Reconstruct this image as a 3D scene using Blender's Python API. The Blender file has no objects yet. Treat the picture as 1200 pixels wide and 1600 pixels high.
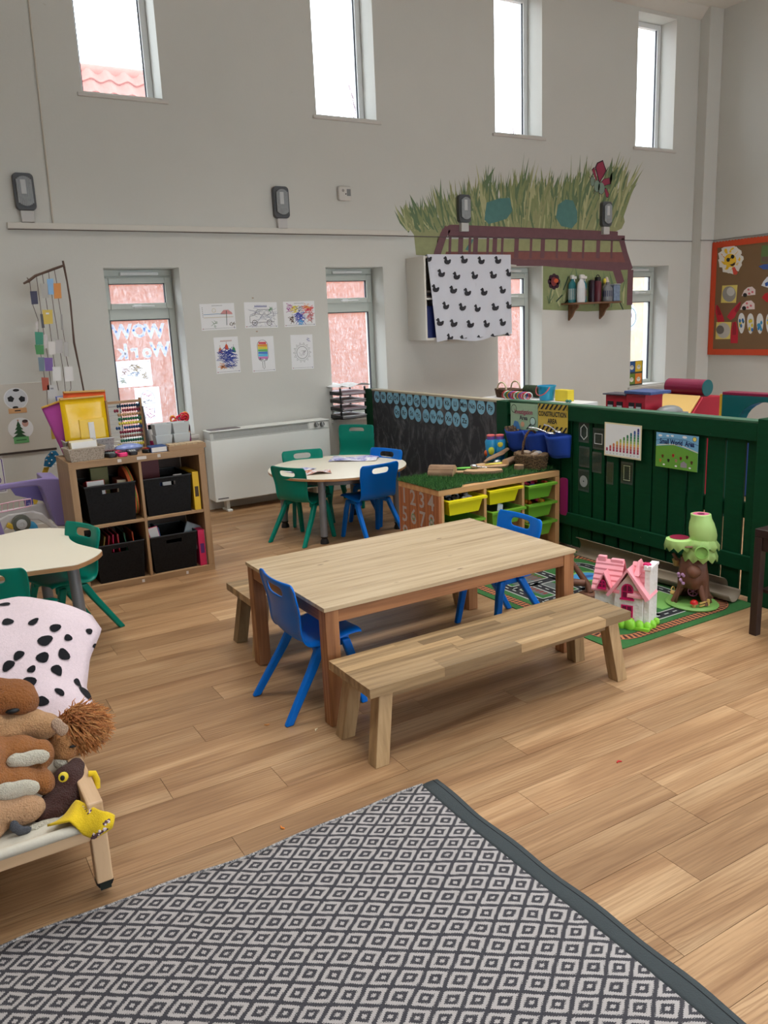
import bpy, bmesh, math, random
from mathutils import Vector, Matrix, Euler
random.seed(7)
SC = bpy.context.scene
COL = SC.collection
R = math.radians
PI = math.pi

# ------------------------------------------------------------------ camera
CAM_H = 1.45
PITCH, ROLL, YAW = R(13.042), R(2.549), R(30.448)
FPX = 1268.9                      # focal length in pixels of the 1200x1600 frame
cam = bpy.data.cameras.new('camera')
cam_ob = bpy.data.objects.new('camera', cam)
COL.objects.link(cam_ob)
_cp, _sp, _cr, _sr = math.cos(PITCH), math.sin(PITCH), math.cos(ROLL), math.sin(ROLL)
_f = Vector((0, _cp, -_sp)); _r = Vector((1, 0, 0)); _d = Vector((0, -_sp, -_cp))
_r2 = _cr * _r + _sr * _d
_d2 = -_sr * _r + _cr * _d
_M = Matrix.Rotation(-YAW, 3, 'Z')
_r2, _d2, _f = _M @ _r2, _M @ _d2, _M @ _f
_rot = Matrix((_r2, -_d2, -_f)).transposed()
cam_ob.matrix_world = Matrix.Translation((0, 0, CAM_H)) @ _rot.to_4x4()
cam.sensor_fit = 'VERTICAL'; cam.sensor_height = 36.0; cam.lens = FPX / 1600 * 36.0
cam.clip_start = 0.05; cam.clip_end = 200
SC.camera = cam_ob

def _ray(px, py): return _r2 * ((px - 600) / FPX) + _d2 * ((py - 800) / FPX) + _f
def atY(px, py, Y):
    d = _ray(px, py); return Vector((0, 0, CAM_H)) + d * (Y / d.y)
def atX(px, py, X):
    d = _ray(px, py); return Vector((0, 0, CAM_H)) + d * (X / d.x)
def atZ(px, py, Z):
    d = _ray(px, py); return Vector((0, 0, CAM_H)) + d * ((Z - CAM_H) / d.z)

# ------------------------------------------------------------------ world, exposure
w = bpy.data.worlds.new('overcast_sky'); SC.world = w; w.use_nodes = True
_bg = w.node_tree.nodes['Background']
_bg.inputs[0].default_value = (0.84, 0.93, 1.0, 1); _bg.inputs[1].default_value = 7.5
SC.view_settings.view_transform = 'Standard'; SC.view_settings.look = 'None'
SC.view_settings.gamma = 1.0; SC.view_settings.use_curve_mapping = False
SC.view_settings.exposure = -0.22

# room: X along the window wall, Y towards it, Z up; the camera stands above the origin
X0, X1, Y0, WY, ZC = -1.6, 8.2, -2.6, 6.45, 4.56
def lamp_area(name, loc, sx, sy, watts, col, rot=(0, 0, 0), spread=R(125)):
    l = bpy.data.lights.new(name, 'AREA'); l.shape = 'RECTANGLE'; l.size = sx; l.size_y = sy
    l.energy = watts; l.color = col; l.spread = spread
    o = bpy.data.objects.new(name, l); COL.objects.link(o); o.location = loc; o.rotation_euler = rot
    return o
def portal(name, loc, sx, sy, rot):
    o = lamp_area(name, loc, sx, sy, 1, (1, 1, 1), rot); o.data.cycles.is_portal = True; o.data.spread = PI
    return o
# glazed openings behind the viewer (x0, x1, z0, z1): unseen windows added to let daylight in
FRONT_WIN = [(1.0, 3.0, .35, 2.3), (3.4, 5.4, .35, 2.3), (5.8, 7.8, .35, 2.3)]
for _i, (_a, _b, _c, _e) in enumerate(FRONT_WIN): portal('daylight_portal', ((_a + _b) / 2, Y0 - .1, (_c + _e) / 2), _b - _a, _e - _c, (R(-90), 0, 0))
LAMP_SPOTS = [(x, y) for y in (-1.0, 1.4) for x in (1.2, 3.4, 5.6)]      # unseen pendants added low over the near half, keeping the upper wall dim
LAMP_Z, LAMP_W = 3.1, 28
FAR_SPOTS = [(x, 4.15) for x in (.4, 2.6, 4.8, 6.9)] + [(6.9, 2.1)]; FAR_W, FAR_SPREAD = 28, R(100)   # unseen downlights added to brighten the far half and right wall

# ------------------------------------------------------------------ materials
def lin(c):
    def g(v):
        v /= 255.0
        return v / 12.92 if v <= 0.04045 else ((v + 0.055) / 1.055) ** 2.4
    return (g(c[0]), g(c[1]), g(c[2]), 1)
_mc = {}
def newmat(name):
    m = bpy.data.materials.new(name); m.use_nodes = True
    nt = m.node_tree
    return m, nt, nt.nodes, nt.links, nt.nodes['Principled BSDF']
def node(nt, typ, **kw):
    n = nt.nodes.new(typ)
    for k, v in kw.items():
        if k.startswith('i_'): n.inputs[k[2:].replace('_', ' ')].default_value = v
        else: setattr(n, k, v)
    return n
def mixc(nt, a, b, fac, mode='MIX'):
    n = nt.nodes.new('ShaderNodeMix'); n.data_type = 'RGBA'; n.blend_type = mode
    for sock, v in ((n.inputs[0], fac), (n.inputs[6], a), (n.inputs[7], b)):
        if hasattr(v, 'is_output'): nt.links.new(v, sock)
        else: sock.default_value = v
    return n.outputs[2]
def mth(nt, op, a, b=None, c=None):
    n = nt.nodes.new('ShaderNodeMath'); n.operation = op
    for i, v in enumerate((a, b, c)):
        if v is None: continue
        if hasattr(v, 'is_output'): nt.links.new(v, n.inputs[i])
        else: n.inputs[i].default_value = v
    return n.outputs[0]
def ramp(nt, fac, stops, interp='LINEAR'):
    n = nt.nodes.new('ShaderNodeValToRGB'); n.color_ramp.interpolation = interp
    e = n.color_ramp.elements
    while len(e) < len(stops): e.new(0.5)
    for el, (p, c) in zip(e, stops):
        el.position = p; el.color = c
    nt.links.new(fac, n.inputs[0])
    return n.outputs[0]
def bump(nt, h, strength, dist=0.01):
    n = nt.nodes.new('ShaderNodeBump'); n.inputs['Strength'].default_value = strength
    n.inputs['Distance'].default_value = dist; nt.links.new(h, n.inputs['Height'])
    return n.outputs[0]
def objco(nt, scale=(1, 1, 1), rnd=False):
    t = nt.nodes.new('ShaderNodeTexCoord'); mp = nt.nodes.new('ShaderNodeMapping')
    mp.inputs['Scale'].default_value = scale
    nt.links.new(t.outputs['Object'], mp.inputs[0])
    if rnd:
        oi = nt.nodes.new('ShaderNodeObjectInfo')
        cb = nt.nodes.new('ShaderNodeCombineXYZ')
        nt.links.new(mth(nt, 'MULTIPLY', oi.outputs['Random'], 37.0), cb.inputs[0])
        nt.links.new(mth(nt, 'MULTIPLY', oi.outputs['Random'], 91.0), cb.inputs[1])
        nt.links.new(cb.outputs[0], mp.inputs['Location'])
        return mp.outputs[0], oi.outputs['Random']
    return mp.outputs[0]
def noise(nt, vec, scale, detail=3, rough=0.55, dist=0.0):
    n = nt.nodes.new('ShaderNodeTexNoise'); n.inputs['Scale'].default_value = scale
    n.inputs['Detail'].default_value = detail; n.inputs['Roughness'].default_value = rough
    n.inputs['Distortion'].default_value = dist
    nt.links.new(vec, n.inputs['Vector'])
    return n.outputs[0]
def scale_rgb(c, k):
    return (min(c[0] * k, 1), min(c[1] * k, 1), min(c[2] * k, 1), 1)
def pm(c, rough=0.5, var=0.06, ns=9.0, metal=0.0, bmp=0.0, bs=60.0, spec=0.4, alpha=None, sheen=0.0):
    """plain painted / moulded / printed surface with a little unevenness"""
    key = (c, rough, var, ns, metal, bmp, bs, spec, alpha, sheen)
    if key in _mc: return _mc[key]
    m, nt, N, L, b = newmat('paint_%d_%d_%d' % tuple(int(v) for v in c))
    lc = lin(c); v = objco(nt)
    n = noise(nt, v, ns, 3)
    L.new(mixc(nt, scale_rgb(lc, 1 - var), scale_rgb(lc, 1 + var), n), b.inputs['Base Color'])
    b.inputs['Roughness'].default_value = rough; b.inputs['Metallic'].default_value = metal
    b.inputs['Specular IOR Level'].default_value = spec
    if sheen: b.inputs['Sheen Weight'].default_value = sheen
    if bmp: L.new(bump(nt, noise(nt, v, bs, 4), bmp), b.inputs['Normal'])
    if alpha is not None: b.inputs['Alpha'].default_value = alpha
    _mc[key] = m
    return m
def wood(name, c1, c2, c3=None, sc=(2.2, 26, 26), rough=0.5, rnd=True, tone=0.18, fig=0.5, bmp=0.08):
    """grain runs along the local X axis"""
    if name in _mc: return _mc[name]
    m, nt, N, L, b = newmat(name)
    v, ro = objco(nt, sc, True)
    n1 = noise(nt, v, 1.0, 5, 0.6, 0.6)
    v2, _ = objco(nt, (sc[0] * 0.35, sc[1] * 0.16, sc[2] * 0.16), True)
    wv = nt.nodes.new('ShaderNodeTexWave'); wv.wave_type = 'BANDS'; wv.bands_direction = 'Y'
    wv.inputs['Scale'].default_value = 1.6; wv.inputs['Distortion'].default_value = 7.0
    wv.inputs['Detail'].default_value = 2.5; wv.inputs['Detail Scale'].default_value = 0.7
    L.new(v2, wv.inputs['Vector'])
    f = mth(nt, 'ADD', mth(nt, 'MULTIPLY', n1, 1 - fig), mth(nt, 'MULTIPLY', wv.outputs['Color'], fig))
    c3 = c3 or c2
    col = ramp(nt, f, [(0.18, lin(c1)), (0.5, lin(c2)), (0.82, lin(c3))])
    hs = nt.nodes.new('ShaderNodeHueSaturation')
    L.new(mth(nt, 'ADD', mth(nt, 'MULTIPLY', ro, tone * 2), 1 - tone), hs.inputs['Value'])
    L.new(col, hs.inputs['Color']); L.new(hs.outputs[0], b.inputs['Base Color'])
    b.inputs['Roughness'].default_value = rough
    if bmp: L.new(bump(nt, n1, bmp, 0.004), b.inputs['Normal'])
    _mc[name] = m
    return m

# ------------------------------------------------------------------ mesh builder
class MB:
    def __init__(s):
        s.v = []; s.f = []; s.fm = []; s.mats = []
    def mi(s, m):
        if m not in s.mats: s.mats.append(m)
        return s.mats.index(m)
    def add(s, vs, fs, m, M=None):
        o = len(s.v); k = s.mi(m)
        for p in vs:
            p = Vector(p)
            s.v.append(M @ p if M is not None else p)
        for f in fs:
            s.f.append([i + o for i in f]); s.fm.append(k)
        return s
    def box(s, x0, x1, y0, y1, z0, z1, m, M=None):
        vs = [(x0, y0, z0), (x1, y0, z0), (x1, y1, z0), (x0, y1, z0), (x0, y0, z1), (x1, y0, z1), (x1, y1, z1), (x0, y1, z1)]
        return s.add(vs, [(0, 3, 2, 1), (4, 5, 6, 7), (0, 1, 5, 4), (1, 2, 6, 5), (2, 3, 7, 6), (3, 0, 4, 7)], m, M)
    def hexa(s, lo, hi, m, M=None):
        """two quads (4 points each, same winding) joined"""
        return s.add(list(lo) + list(hi), [(0, 3, 2, 1), (4, 5, 6, 7), (0, 1, 5, 4), (1, 2, 6, 5), (2, 3, 7, 6), (3, 0, 4, 7)], m, M)
    def tube(s, pts, r, m, seg=8, caps=True, M=None, flatten=None):
        pts = [Vector(p) for p in pts]; n = len(pts)
        rr = r if isinstance(r, (list, tuple)) else [r] * n
        vs = []; up = None
        for i, p in enumerate(pts):
            t = (pts[min(i + 1, n - 1)] - pts[max(i - 1, 0)]).normalized()
            if up is None:
                up = Vector((0, 0, 1)) if abs(t.z) < 0.9 else Vector((1, 0, 0))
            a = t.cross(up).normalized(); bb = a.cross(t).normalized(); up = bb
            for k in range(seg):
                th = 2 * PI * k / seg
                fl = flatten or 1.0
                vs.append(p + (a * math.cos(th) + bb * math.sin(th) * fl) * rr[i])
        fs = [(i * seg + k, i * seg + (k + 1) % seg, (i + 1) * seg + (k + 1) % seg, (i + 1) * seg + k) for i in range(n - 1) for k in range(seg)]
        if caps:
            fs.append(tuple(reversed(range(seg)))); fs.append(tuple((n - 1) * seg + k for k in range(seg)))
        return s.add(vs, fs, m, M)
    def lathe(s, prof, m, seg=16, c=(0, 0, 0), M=None):
        vs = []; fs = []
        for r, z in prof:
            for k in range(seg):
                a = 2 * PI * k / seg
                vs.append((c[0] + r * math.cos(a), c[1] + r * math.sin(a), c[2] + z))
        for i in range(len(prof) - 1):
            for k in range(seg):
                fs.append((i * seg + k, i * seg + (k + 1) % seg, (i + 1) * seg + (k + 1) % seg, (i + 1) * seg + k))
        if prof[0][0] > 1e-6: fs.append(tuple(reversed(range(seg))))
        if prof[-1][0] > 1e-6: fs.append(tuple((len(prof) - 1) * seg + k for k in range(seg)))
        return s.add(vs, fs, m, M)
    def prism(s, poly, z0, z1, m, M=None):
        n = len(poly)
        vs = [(x, y, z0) for x, y in poly] + [(x, y, z1) for x, y in poly]
        fs = [tuple(reversed(range(n))), tuple(range(n, 2 * n))] + [(i, (i + 1) % n, n + (i + 1) % n, n + i) for i in range(n)]
        return s.add(vs, fs, m, M)
    def flat(s, poly, z, m, M=None):
        a = sum(poly[i][0] * poly[(i + 1) % len(poly)][1] - poly[(i + 1) % len(poly)][0] * poly[i][1] for i in range(len(poly)))
        if a < 0: poly = poly[::-1]
        return s.add([(x, y, z) for x, y in poly], [tuple(range(len(poly)))], m, M)
    def disc(s, x, y, rx, ry, z, m, seg=20, M=None, rot=0, a0=0, a1=2 * PI):
        full = abs(a1 - a0 - 2 * PI) < 1e-6
        n = seg if full else seg + 1
        P = []
        for k in range(n):
            a = a0 + (a1 - a0) * k / seg
            u, v = rx * math.cos(a), ry * math.sin(a)
            P.append((x + u * math.cos(rot) - v * math.sin(rot), y + u * math.sin(rot) + v * math.cos(rot)))
        return s.flat(P, z, m, M)
    def line(s, pts, wd, z, m, M=None, closed=False):
        """flat ribbon through 2D points"""
        n = len(pts)
        P = [Vector(p) for p in pts]; L = []; Rr = []
        for i in range(n):
            if closed: t = (P[(i + 1) % n] - P[i - 1])
            else: t = P[min(i + 1, n - 1)] - P[max(i - 1, 0)]
            if t.length < 1e-9: t = Vector((1, 0))
            t.normalize(); q = Vector((-t.y, t.x)) * wd / 2
            L.append(P[i] + q); Rr.append(P[i] - q)
        vs = [(p.x, p.y, z) for p in Rr] + [(p.x, p.y, z) for p in L]
        fs = [(i, (i + 1) % n, n + (i + 1) % n, n + i) for i in range(n if closed else n - 1)]
        return s.add(vs, fs, m, M)
    def ring(s, x, y, r0, r1, z, m, seg=20, M=None):
        vs = []
        for k in range(seg):
            a = 2 * PI * k / seg
            vs += [(x + r0 * math.cos(a), y + r0 * math.sin(a), z), (x + r1 * math.cos(a), y + r1 * math.sin(a), z)]
        fs = [(2 * k, 2 * k + 1, 2 * ((k + 1) % seg) + 1, 2 * ((k + 1) % seg)) for k in range(seg)]
        return s.add(vs, fs, m, M)
    def ell(s, c, rad, m, seg=14, rings=8, M=None, rot=None):
        Q = rot.to_matrix() if rot is not None else Matrix.Identity(3)
        vs = []; c = Vector(c)
        for i in range(1, rings):
            t = PI * i / rings
            for k in range(seg):
                a = 2 * PI * k / seg
                vs.append(c + Q @ Vector((rad[0] * math.sin(t) * math.cos(a), rad[1] * math.sin(t) * math.sin(a), rad[2] * math.cos(t))))
        top = len(vs); vs.append(c + Q @ Vector((0, 0, rad[2]))); vs.append(c + Q @ Vector((0, 0, -rad[2])))
        fs = []
        for i in range(rings - 2):
            for k in range(seg):
                fs.append((i * seg + (k + 1) % seg, i * seg + k, (i + 1) * seg + k, (i + 1) * seg + (k + 1) % seg))
        for k in range(seg):
            fs.append((top, k, (k + 1) % seg)); b = (rings - 2) * seg
            fs.append((top + 1, b + (k + 1) % seg, b + k))
        return s.add(vs, fs, m, M)
    def grid(s, fn, nu, nv, m, skip=None, M=None):
        vs = [fn(i / nu, j / nv) for j in range(nv + 1) for i in range(nu + 1)]
        fs = [(j * (nu + 1) + i, j * (nu + 1) + i + 1, (j + 1) * (nu + 1) + i + 1, (j + 1) * (nu + 1) + i)
              for j in range(nv) for i in range(nu) if not (skip and skip(i, j))]
        return s.add(vs, fs, m, M)
    def text(s, body, size, x, y, z, m, M=None, align='CENTER', mirror=False, bold=0.0, squash=1.0):
        cu = bpy.data.curves.new('lettering', 'FONT'); cu.body = body; cu.size = size; cu.align_x = align
        cu.offset = bold; cu.resolution_u = 2
        o = bpy.data.objects.new('lettering', cu); me = bpy.data.meshes.new_from_object(o)
        k = -1 if mirror else 1
        vs = [(x + k * squash * p.co.x, y + p.co.y, z) for p in me.vertices]
        fs = [tuple(reversed(p.vertices)) if mirror else tuple(p.vertices) for p in me.polygons]
        s.add(vs, fs, m, M)
        bpy.data.objects.remove(o); bpy.data.curves.remove(cu); bpy.data.meshes.remove(me)
        return s
    def mesh(s, name, smooth=None):
        me = bpy.data.meshes.new(name)
        me.from_pydata([tuple(p) for p in s.v], [], s.f)
        for m in s.mats: me.materials.append(m)
        me.polygons.foreach_set('material_index', s.fm)
        if smooth:
            me.polygons.foreach_set('use_smooth', [True] * len(me.polygons))
            me.set_sharp_from_angle(angle=R(smooth))
        me.update()
        return me
    def build(s, name, parent=None, loc=(0, 0, 0), rot=(0, 0, 0), smooth=35, bevel=0, bseg=2, subs=0, solid=0, remesh=0, offset=-1):
        o = bpy.data.objects.new(name, s.mesh(name, smooth)); COL.objects.link(o)
        if parent: o.parent = parent
        o.location = loc; o.rotation_euler = rot
        if solid:
            md = o.modifiers.new('solid', 'SOLIDIFY'); md.thickness = solid; md.offset = offset
        if remesh:
            md = o.modifiers.new('remesh', 'REMESH'); md.mode = 'VOXEL'; md.voxel_size = remesh; md.use_smooth_shade = True
            md = o.modifiers.new('smooth', 'SMOOTH'); md.iterations = 4; md.factor = 0.5
        if bevel:
            md = o.modifiers.new('bevel', 'BEVEL'); md.width = bevel; md.segments = bseg; md.limit_method = 'ANGLE'; md.angle_limit = R(35)
            md.harden_normals = False
        if subs:
            md = o.modifiers.new('subs', 'SUBSURF'); md.levels = subs; md.render_levels = subs
        return o

def tag(o, label=None, cat=None, group=None, kind=None):
    if label: o['label'] = label
    if cat: o['category'] = cat
    if group: o['group'] = group
    if kind: o['kind'] = kind
    return o
def thing(name, label, cat, loc=(0, 0, 0), rz=0.0, group=None, rot=None):
    o = bpy.data.objects.new(name, None); COL.objects.link(o); o.empty_display_size = 0.05
    o.location = loc; o.rotation_euler = rot if rot else (0, 0, rz)
    return tag(o, label, cat, group)
def copy_tree(o, parent=None):
    c = o.copy(); COL.objects.link(c); c.parent = parent
    for ch in list(o.children): copy_tree(ch, c)
    return c
def place(o, loc, rz):
    o.location = loc; o.rotation_euler = (0, 0, rz)
    return o
def inst(src, name, parent, loc, rot=(0, 0, 0), scale=(1, 1, 1)):
    """another piece that shares the mesh of src (a mesh)"""
    o = bpy.data.objects.new(name, src); COL.objects.link(o); o.parent = parent
    o.location = loc; o.rotation_euler = rot; o.scale = scale
    return o
ON_BACK = (R(90), 0, 0)            # local x right, y up, z out of the window wall
ON_SIDE = (R(90), 0, R(-90))       # same on surfaces that face -X (fence, right wall)
def rrect(x0, y0, x1, y1, r, n=4):
    P = []
    for cx, cy, a in ((x1 - r, y1 - r, 0), (x0 + r, y1 - r, 90), (x0 + r, y0 + r, 180), (x1 - r, y0 + r, 270)):
        for k in range(n + 1):
            t = R(a + 90 * k / n); P.append((cx + r * math.cos(t), cy + r * math.sin(t)))
    return P
WHITE_PAPER = pm((236, 236, 238), 0.7, 0.03)
BLACK = pm((22, 22, 24), 0.5)
INK = pm((40, 38, 42), 0.7)
# ================================================================== THE SETTING
# ---- floor: strips along X, each plank an object
FLOOR_SUB = pm((110, 82, 56), 0.7)
def plank_mat():
    m, nt, N, L, b = newmat('oak_vinyl_plank')
    v, ro = objco(nt, (1.1, 9, 9), True); tone_ = noise(nt, v, 1.0, 3, .5, .8)
    base = ramp(nt, tone_, [(.28, lin((136, 100, 68))), (.5, lin((166, 129, 92))), (.74, lin((186, 152, 114)))])
    v2, _ = objco(nt, (2.6, 120, 120), True); st = noise(nt, v2, 1.0, 6, .65, .3)
    streak = ramp(nt, st, [(.40, (1, 1, 1, 1)), (.56, (0, 0, 0, 1))])
    c1 = mixc(nt, base, lin((112, 78, 50)), mth(nt, 'MULTIPLY', streak, .42))
    v3, _ = objco(nt, (1.5, 11, 11), True)
    wv = nt.nodes.new('ShaderNodeTexWave'); wv.wave_type = 'RINGS'; wv.rings_direction = 'Z'; wv.inputs['Scale'].default_value = 2.2; wv.inputs['Distortion'].default_value = 5.0; wv.inputs['Detail'].default_value = 2; wv.inputs['Detail Scale'].default_value = 1.2
    L.new(v3, wv.inputs['Vector'])
    ringm = mth(nt, 'MULTIPLY', ramp(nt, wv.outputs['Color'], [(.0, (1, 1, 1, 1)), (.30, (0, 0, 0, 1))]), ramp(nt, noise(nt, v, .55, 1), [(.52, (0, 0, 0, 1)), (.62, (1, 1, 1, 1))]))
    c2 = mixc(nt, c1, lin((118, 82, 52)), mth(nt, 'MULTIPLY', ringm, .5))
    hs = nt.nodes.new('ShaderNodeHueSaturation'); L.new(mth(nt, 'ADD', mth(nt, 'MULTIPLY', ro, .26), .87), hs.inputs['Value']); L.new(c2, hs.inputs['Color'])
    L.new(hs.outputs[0], b.inputs['Base Color']); b.inputs['Roughness'].default_value = .45; b.inputs['Specular IOR Level'].default_value = .35
    L.new(bump(nt, st, .05, .003), b.inputs['Normal'])
    return m
PLANK = plank_mat()
mb = MB(); mb.box(X0, X1, Y0, WY, -0.06, -0.0035, FLOOR_SUB)
floor = tag(mb.build('floor', smooth=0), 'oak effect vinyl plank floor of the whole room', 'floor', kind='structure')
PW, PL = 0.1478, 1.007
mb = MB(); g = 0.0007
mb.box(g, PL - g, g, PW - g, -0.0035, 0.0, PLANK); plank_me = mb.mesh('plank', None)
known = {-1: 1.362, -2: .9, 0: 1.606, 2: 1.875, 3: 1.485, 4: 2.122, 5: 1.657, 6: 2.28, 7: .9, 8: .565, 9: 1.35, 10: .775, 12: .952, 13: .55}
spots = []
for k in range(-26, 36):
    ya = 1.188 + k * PW
    if ya + PW < Y0 or ya > WY: continue
    st = known.get(k, random.uniform(0, PL))
    n0 = math.floor((X0 - st) / PL)
    for j in range(n0, 12):
        xa = st + j * PL
        if xa > X1: break
        spots.append((xa, ya))
def plank_in_view(xa, ya):
    d = Vector((xa + .5, ya + .07, -CAM_H)); z = d.dot(_f)
    if z < 0.5: return False
    u, v = 600 + FPX * d.dot(_r2) / z, 800 + FPX * d.dot(_d2) / z
    return -350 < u < 1550 and 600 < v < 1800 and xa < 4.2
vis = sorted([s for s in spots if plank_in_view(*s)], key=lambda s: s[0] ** 2 + s[1] ** 2)[:300]
vs_ = set(vis)
rest = MB()
for xa, ya in spots:
    a, b = max(xa, X0), min(xa + PL, X1); c, d = max(ya, Y0), min(ya + PW, WY)
    if b - a < .01 or d - c < .01: continue
    if (xa, ya) in vs_ and a == xa and b == xa + PL and c == ya and d == ya + PW:
        inst(plank_me, 'plank', floor, (xa, ya, 0))
    elif (xa, ya) in vs_:
        m2 = MB(); m2.box(g, b - a - g, g, d - c - g, -.0035, 0, PLANK); m2.build('plank', floor, (a, c, 0), smooth=0)
    else: rest.box(a + g, b - g, c + g, d - g, -0.0035, 0.0, PLANK)
o = rest.build('plank_field', floor, smooth=0); o['kind'] = 'stuff'

# ---- walls
def wall_mat():
    m, nt, N, L, b = newmat('cream_wall_paint')
    v = objco(nt); n = noise(nt, v, 1.3, 4); n2 = noise(nt, v, 14, 3)
    c = mixc(nt, lin((204, 203, 197)), lin((213, 212, 206)), n)
    sp = ramp(nt, n2, [(0.20, (1, 1, 1, 1)), (0.235, (0, 0, 0, 1))])
    c2 = mixc(nt, c, lin((176, 166, 152)), mth(nt, 'MULTIPLY', sp, 0.5))
    L.new(c2, b.inputs['Base Color']); b.inputs['Roughness'].default_value = 0.75
    b.inputs['Specular IOR Level'].default_value = 0.25
    L.new(bump(nt, noise(nt, v, 45, 3), 0.06, 0.01), b.inputs['Normal'])
    return m
WALL = wall_mat()
TRIM = pm((212, 207, 198), 0.5, 0.03)
WT = 0.34
WX = [1.468, 3.318, 5.182, 7.044]; WW = 0.573
LOZ, LOT, UPZ, UPT = 0.64, 1.945, 3.14, 4.421
xs = [X0]
for x in WX: xs += [x, x + WW]
xs.append(X1 + .3)
mb = MB()
for i in range(len(xs) - 1):
    if i % 2 == 0: mb.box(xs[i], xs[i + 1], WY, WY + WT, 0, ZC, WALL)
    else:
        for z0, z1 in ((0, LOZ), (LOT, UPZ), (UPT, ZC)): mb.box(xs[i], xs[i + 1], WY, WY + WT, z0, z1, WALL)
tag(mb.build('wall_back', smooth=0), 'cream painted window wall with two rows of windows', 'wall', kind='structure')
mb = MB(); mb.box(X1, X1 + .3, Y0, WY, 0, ZC, WALL)
tag(mb.build('wall_right', smooth=0), 'cream painted wall behind the orange noticeboard', 'wall', kind='structure')
mb = MB(); mb.box(X0 - .3, X0, Y0, WY + WT, 0, ZC, WALL)
tag(mb.build('wall_left', smooth=0), 'cream painted side wall out of view', 'wall', kind='structure')
mb = MB(); _xs = [X0 - .3] + [v for w_ in FRONT_WIN for v in w_[:2]] + [X1 + .3]
for i in range(len(_xs) - 1):
    if i % 2 == 0: mb.box(_xs[i], _xs[i + 1], Y0 - .3, Y0, 0, ZC, WALL)
    else: mb.box(_xs[i], _xs[i + 1], Y0 - .3, Y0, 0, FRONT_WIN[0][2], WALL); mb.box(_xs[i], _xs[i + 1], Y0 - .3, Y0, FRONT_WIN[0][3], ZC, WALL)
tag(mb.build('wall_front', smooth=0), 'cream painted wall behind the viewer', 'wall', kind='structure')
mb = MB(); mb.box(X0 - .3, X1 + .3, Y0 - .3, WY + WT, ZC, ZC + .2, pm((225, 222, 214), .8, .03))
tag(mb.build('ceiling', smooth=0), 'off white ceiling above the tall room', 'ceiling', kind='structure')
# boxed column in the corner, coving, trunking, skirting
mb = MB(); mb.box(7.985, X1, 6.325, WY, 0, ZC, WALL)
tag(mb.build('trim_1', smooth=0, bevel=.004), 'boxed cream column in the room corner', 'column', kind='structure')
mb = MB()
cv = [(0, 0), (0, -.10), (.02, -.09), (.055, -.05), (.09, -.015), (.10, 0)]
mb.prism([(p[0], p[1]) for p in cv], X0, 7.985, TRIM, Matrix(((0, 0, 1, 0), (-1, 0, 0, WY), (0, 1, 0, ZC), (0, 0, 0, 1))))
tag(mb.build('trim_2', smooth=30), 'cream ceiling coving above the upper windows', 'coving', kind='structure')
mb = MB()
mb.box(.85, 4.15, WY - .028, WY, 2.208, 2.250, TRIM)
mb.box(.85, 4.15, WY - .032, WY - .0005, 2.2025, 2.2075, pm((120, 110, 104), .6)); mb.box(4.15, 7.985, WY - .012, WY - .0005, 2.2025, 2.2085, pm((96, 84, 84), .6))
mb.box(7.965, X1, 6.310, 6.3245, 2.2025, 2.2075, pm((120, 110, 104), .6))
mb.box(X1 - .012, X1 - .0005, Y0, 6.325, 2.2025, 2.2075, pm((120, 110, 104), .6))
tag(mb.build('trim_3', smooth=0, bevel=.003), 'thin cream cable trunking running along the walls', 'trunking', kind='structure')
mb = MB(); mb.tube([(1.155, WY - .008, 2.25), (1.18, WY - .008, 3.7), (1.185, WY - .008, ZC - .1)], .006, pm((205, 197, 184), .5), 6)
tag(mb.build('wall_cable', smooth=40), 'thin painted cable rising from the trunking end beside first window', 'cable')
for nm_, a in (('baseboard_back', (X0, 7.985, WY - .016, WY, 0, .10)), ('baseboard_right', (X1 - .016, X1, Y0, 6.325, 0, .10))):
    mb = MB(); mb.box(*a, TRIM); tag(mb.build(nm_, smooth=0, bevel=.004), 'painted skirting board at the foot of the ' + ('window wall' if 'back' in nm_ else 'right wall'), 'skirting', kind='structure')

# ---- windows
CHROME_W = pm((190, 190, 190), .3, metal=.8)
UPVC = pm((226, 228, 228), 0.35, 0.02)
UPVC_G = pm((196, 202, 196), 0.4, 0.02)
SEAL = pm((40, 46, 60), 0.5)
SILL = pm((206, 202, 196), 0.5, 0.03)
def glass_mat(name, haze, col=(235, 240, 245), streak=False):
    m, nt, N, L, b = newmat(name); out = nt.nodes['Material Output']
    tr = node(nt, 'ShaderNodeBsdfTransparent'); gl = node(nt, 'ShaderNodeBsdfGlossy'); gl.inputs['Roughness'].default_value = .03
    df = node(nt, 'ShaderNodeBsdfTranslucent'); df.inputs[0].default_value = lin(col)
    mx = node(nt, 'ShaderNodeMixShader'); mx2 = node(nt, 'ShaderNodeMixShader')
    lw = node(nt, 'ShaderNodeLayerWeight'); lw.inputs[0].default_value = .15
    L.new(mth(nt, 'MULTIPLY', lw.outputs['Fresnel'], .5), mx.inputs[0]); L.new(tr.outputs[0], mx.inputs[1]); L.new(gl.outputs[0], mx.inputs[2])
    if streak:
        v = objco(nt, (9, 9, 3)); n = noise(nt, v, 6, 5, .7, 1.5)
        f = ramp(nt, n, [(.42, (haze * .5,) * 3 + (1,)), (.60, (haze * 1.7,) * 3 + (1,)), (.72, (min(haze * 3, 1),) * 3 + (1,))])
        L.new(f, mx2.inputs[0])
    else: mx2.inputs[0].default_value = haze
    L.new(mx.outputs[0], mx2.inputs[1]); L.new(df.outputs[0], mx2.inputs[2]); L.new(mx2.outputs[0], out.inputs[0])
    nt.nodes.remove(b)
    return m
GLASS = glass_mat('clear_glass', .04)
DIRTY = glass_mat('streaked_glass', .10, streak=True)
FY = WY + .205                     # front of the frames
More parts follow.
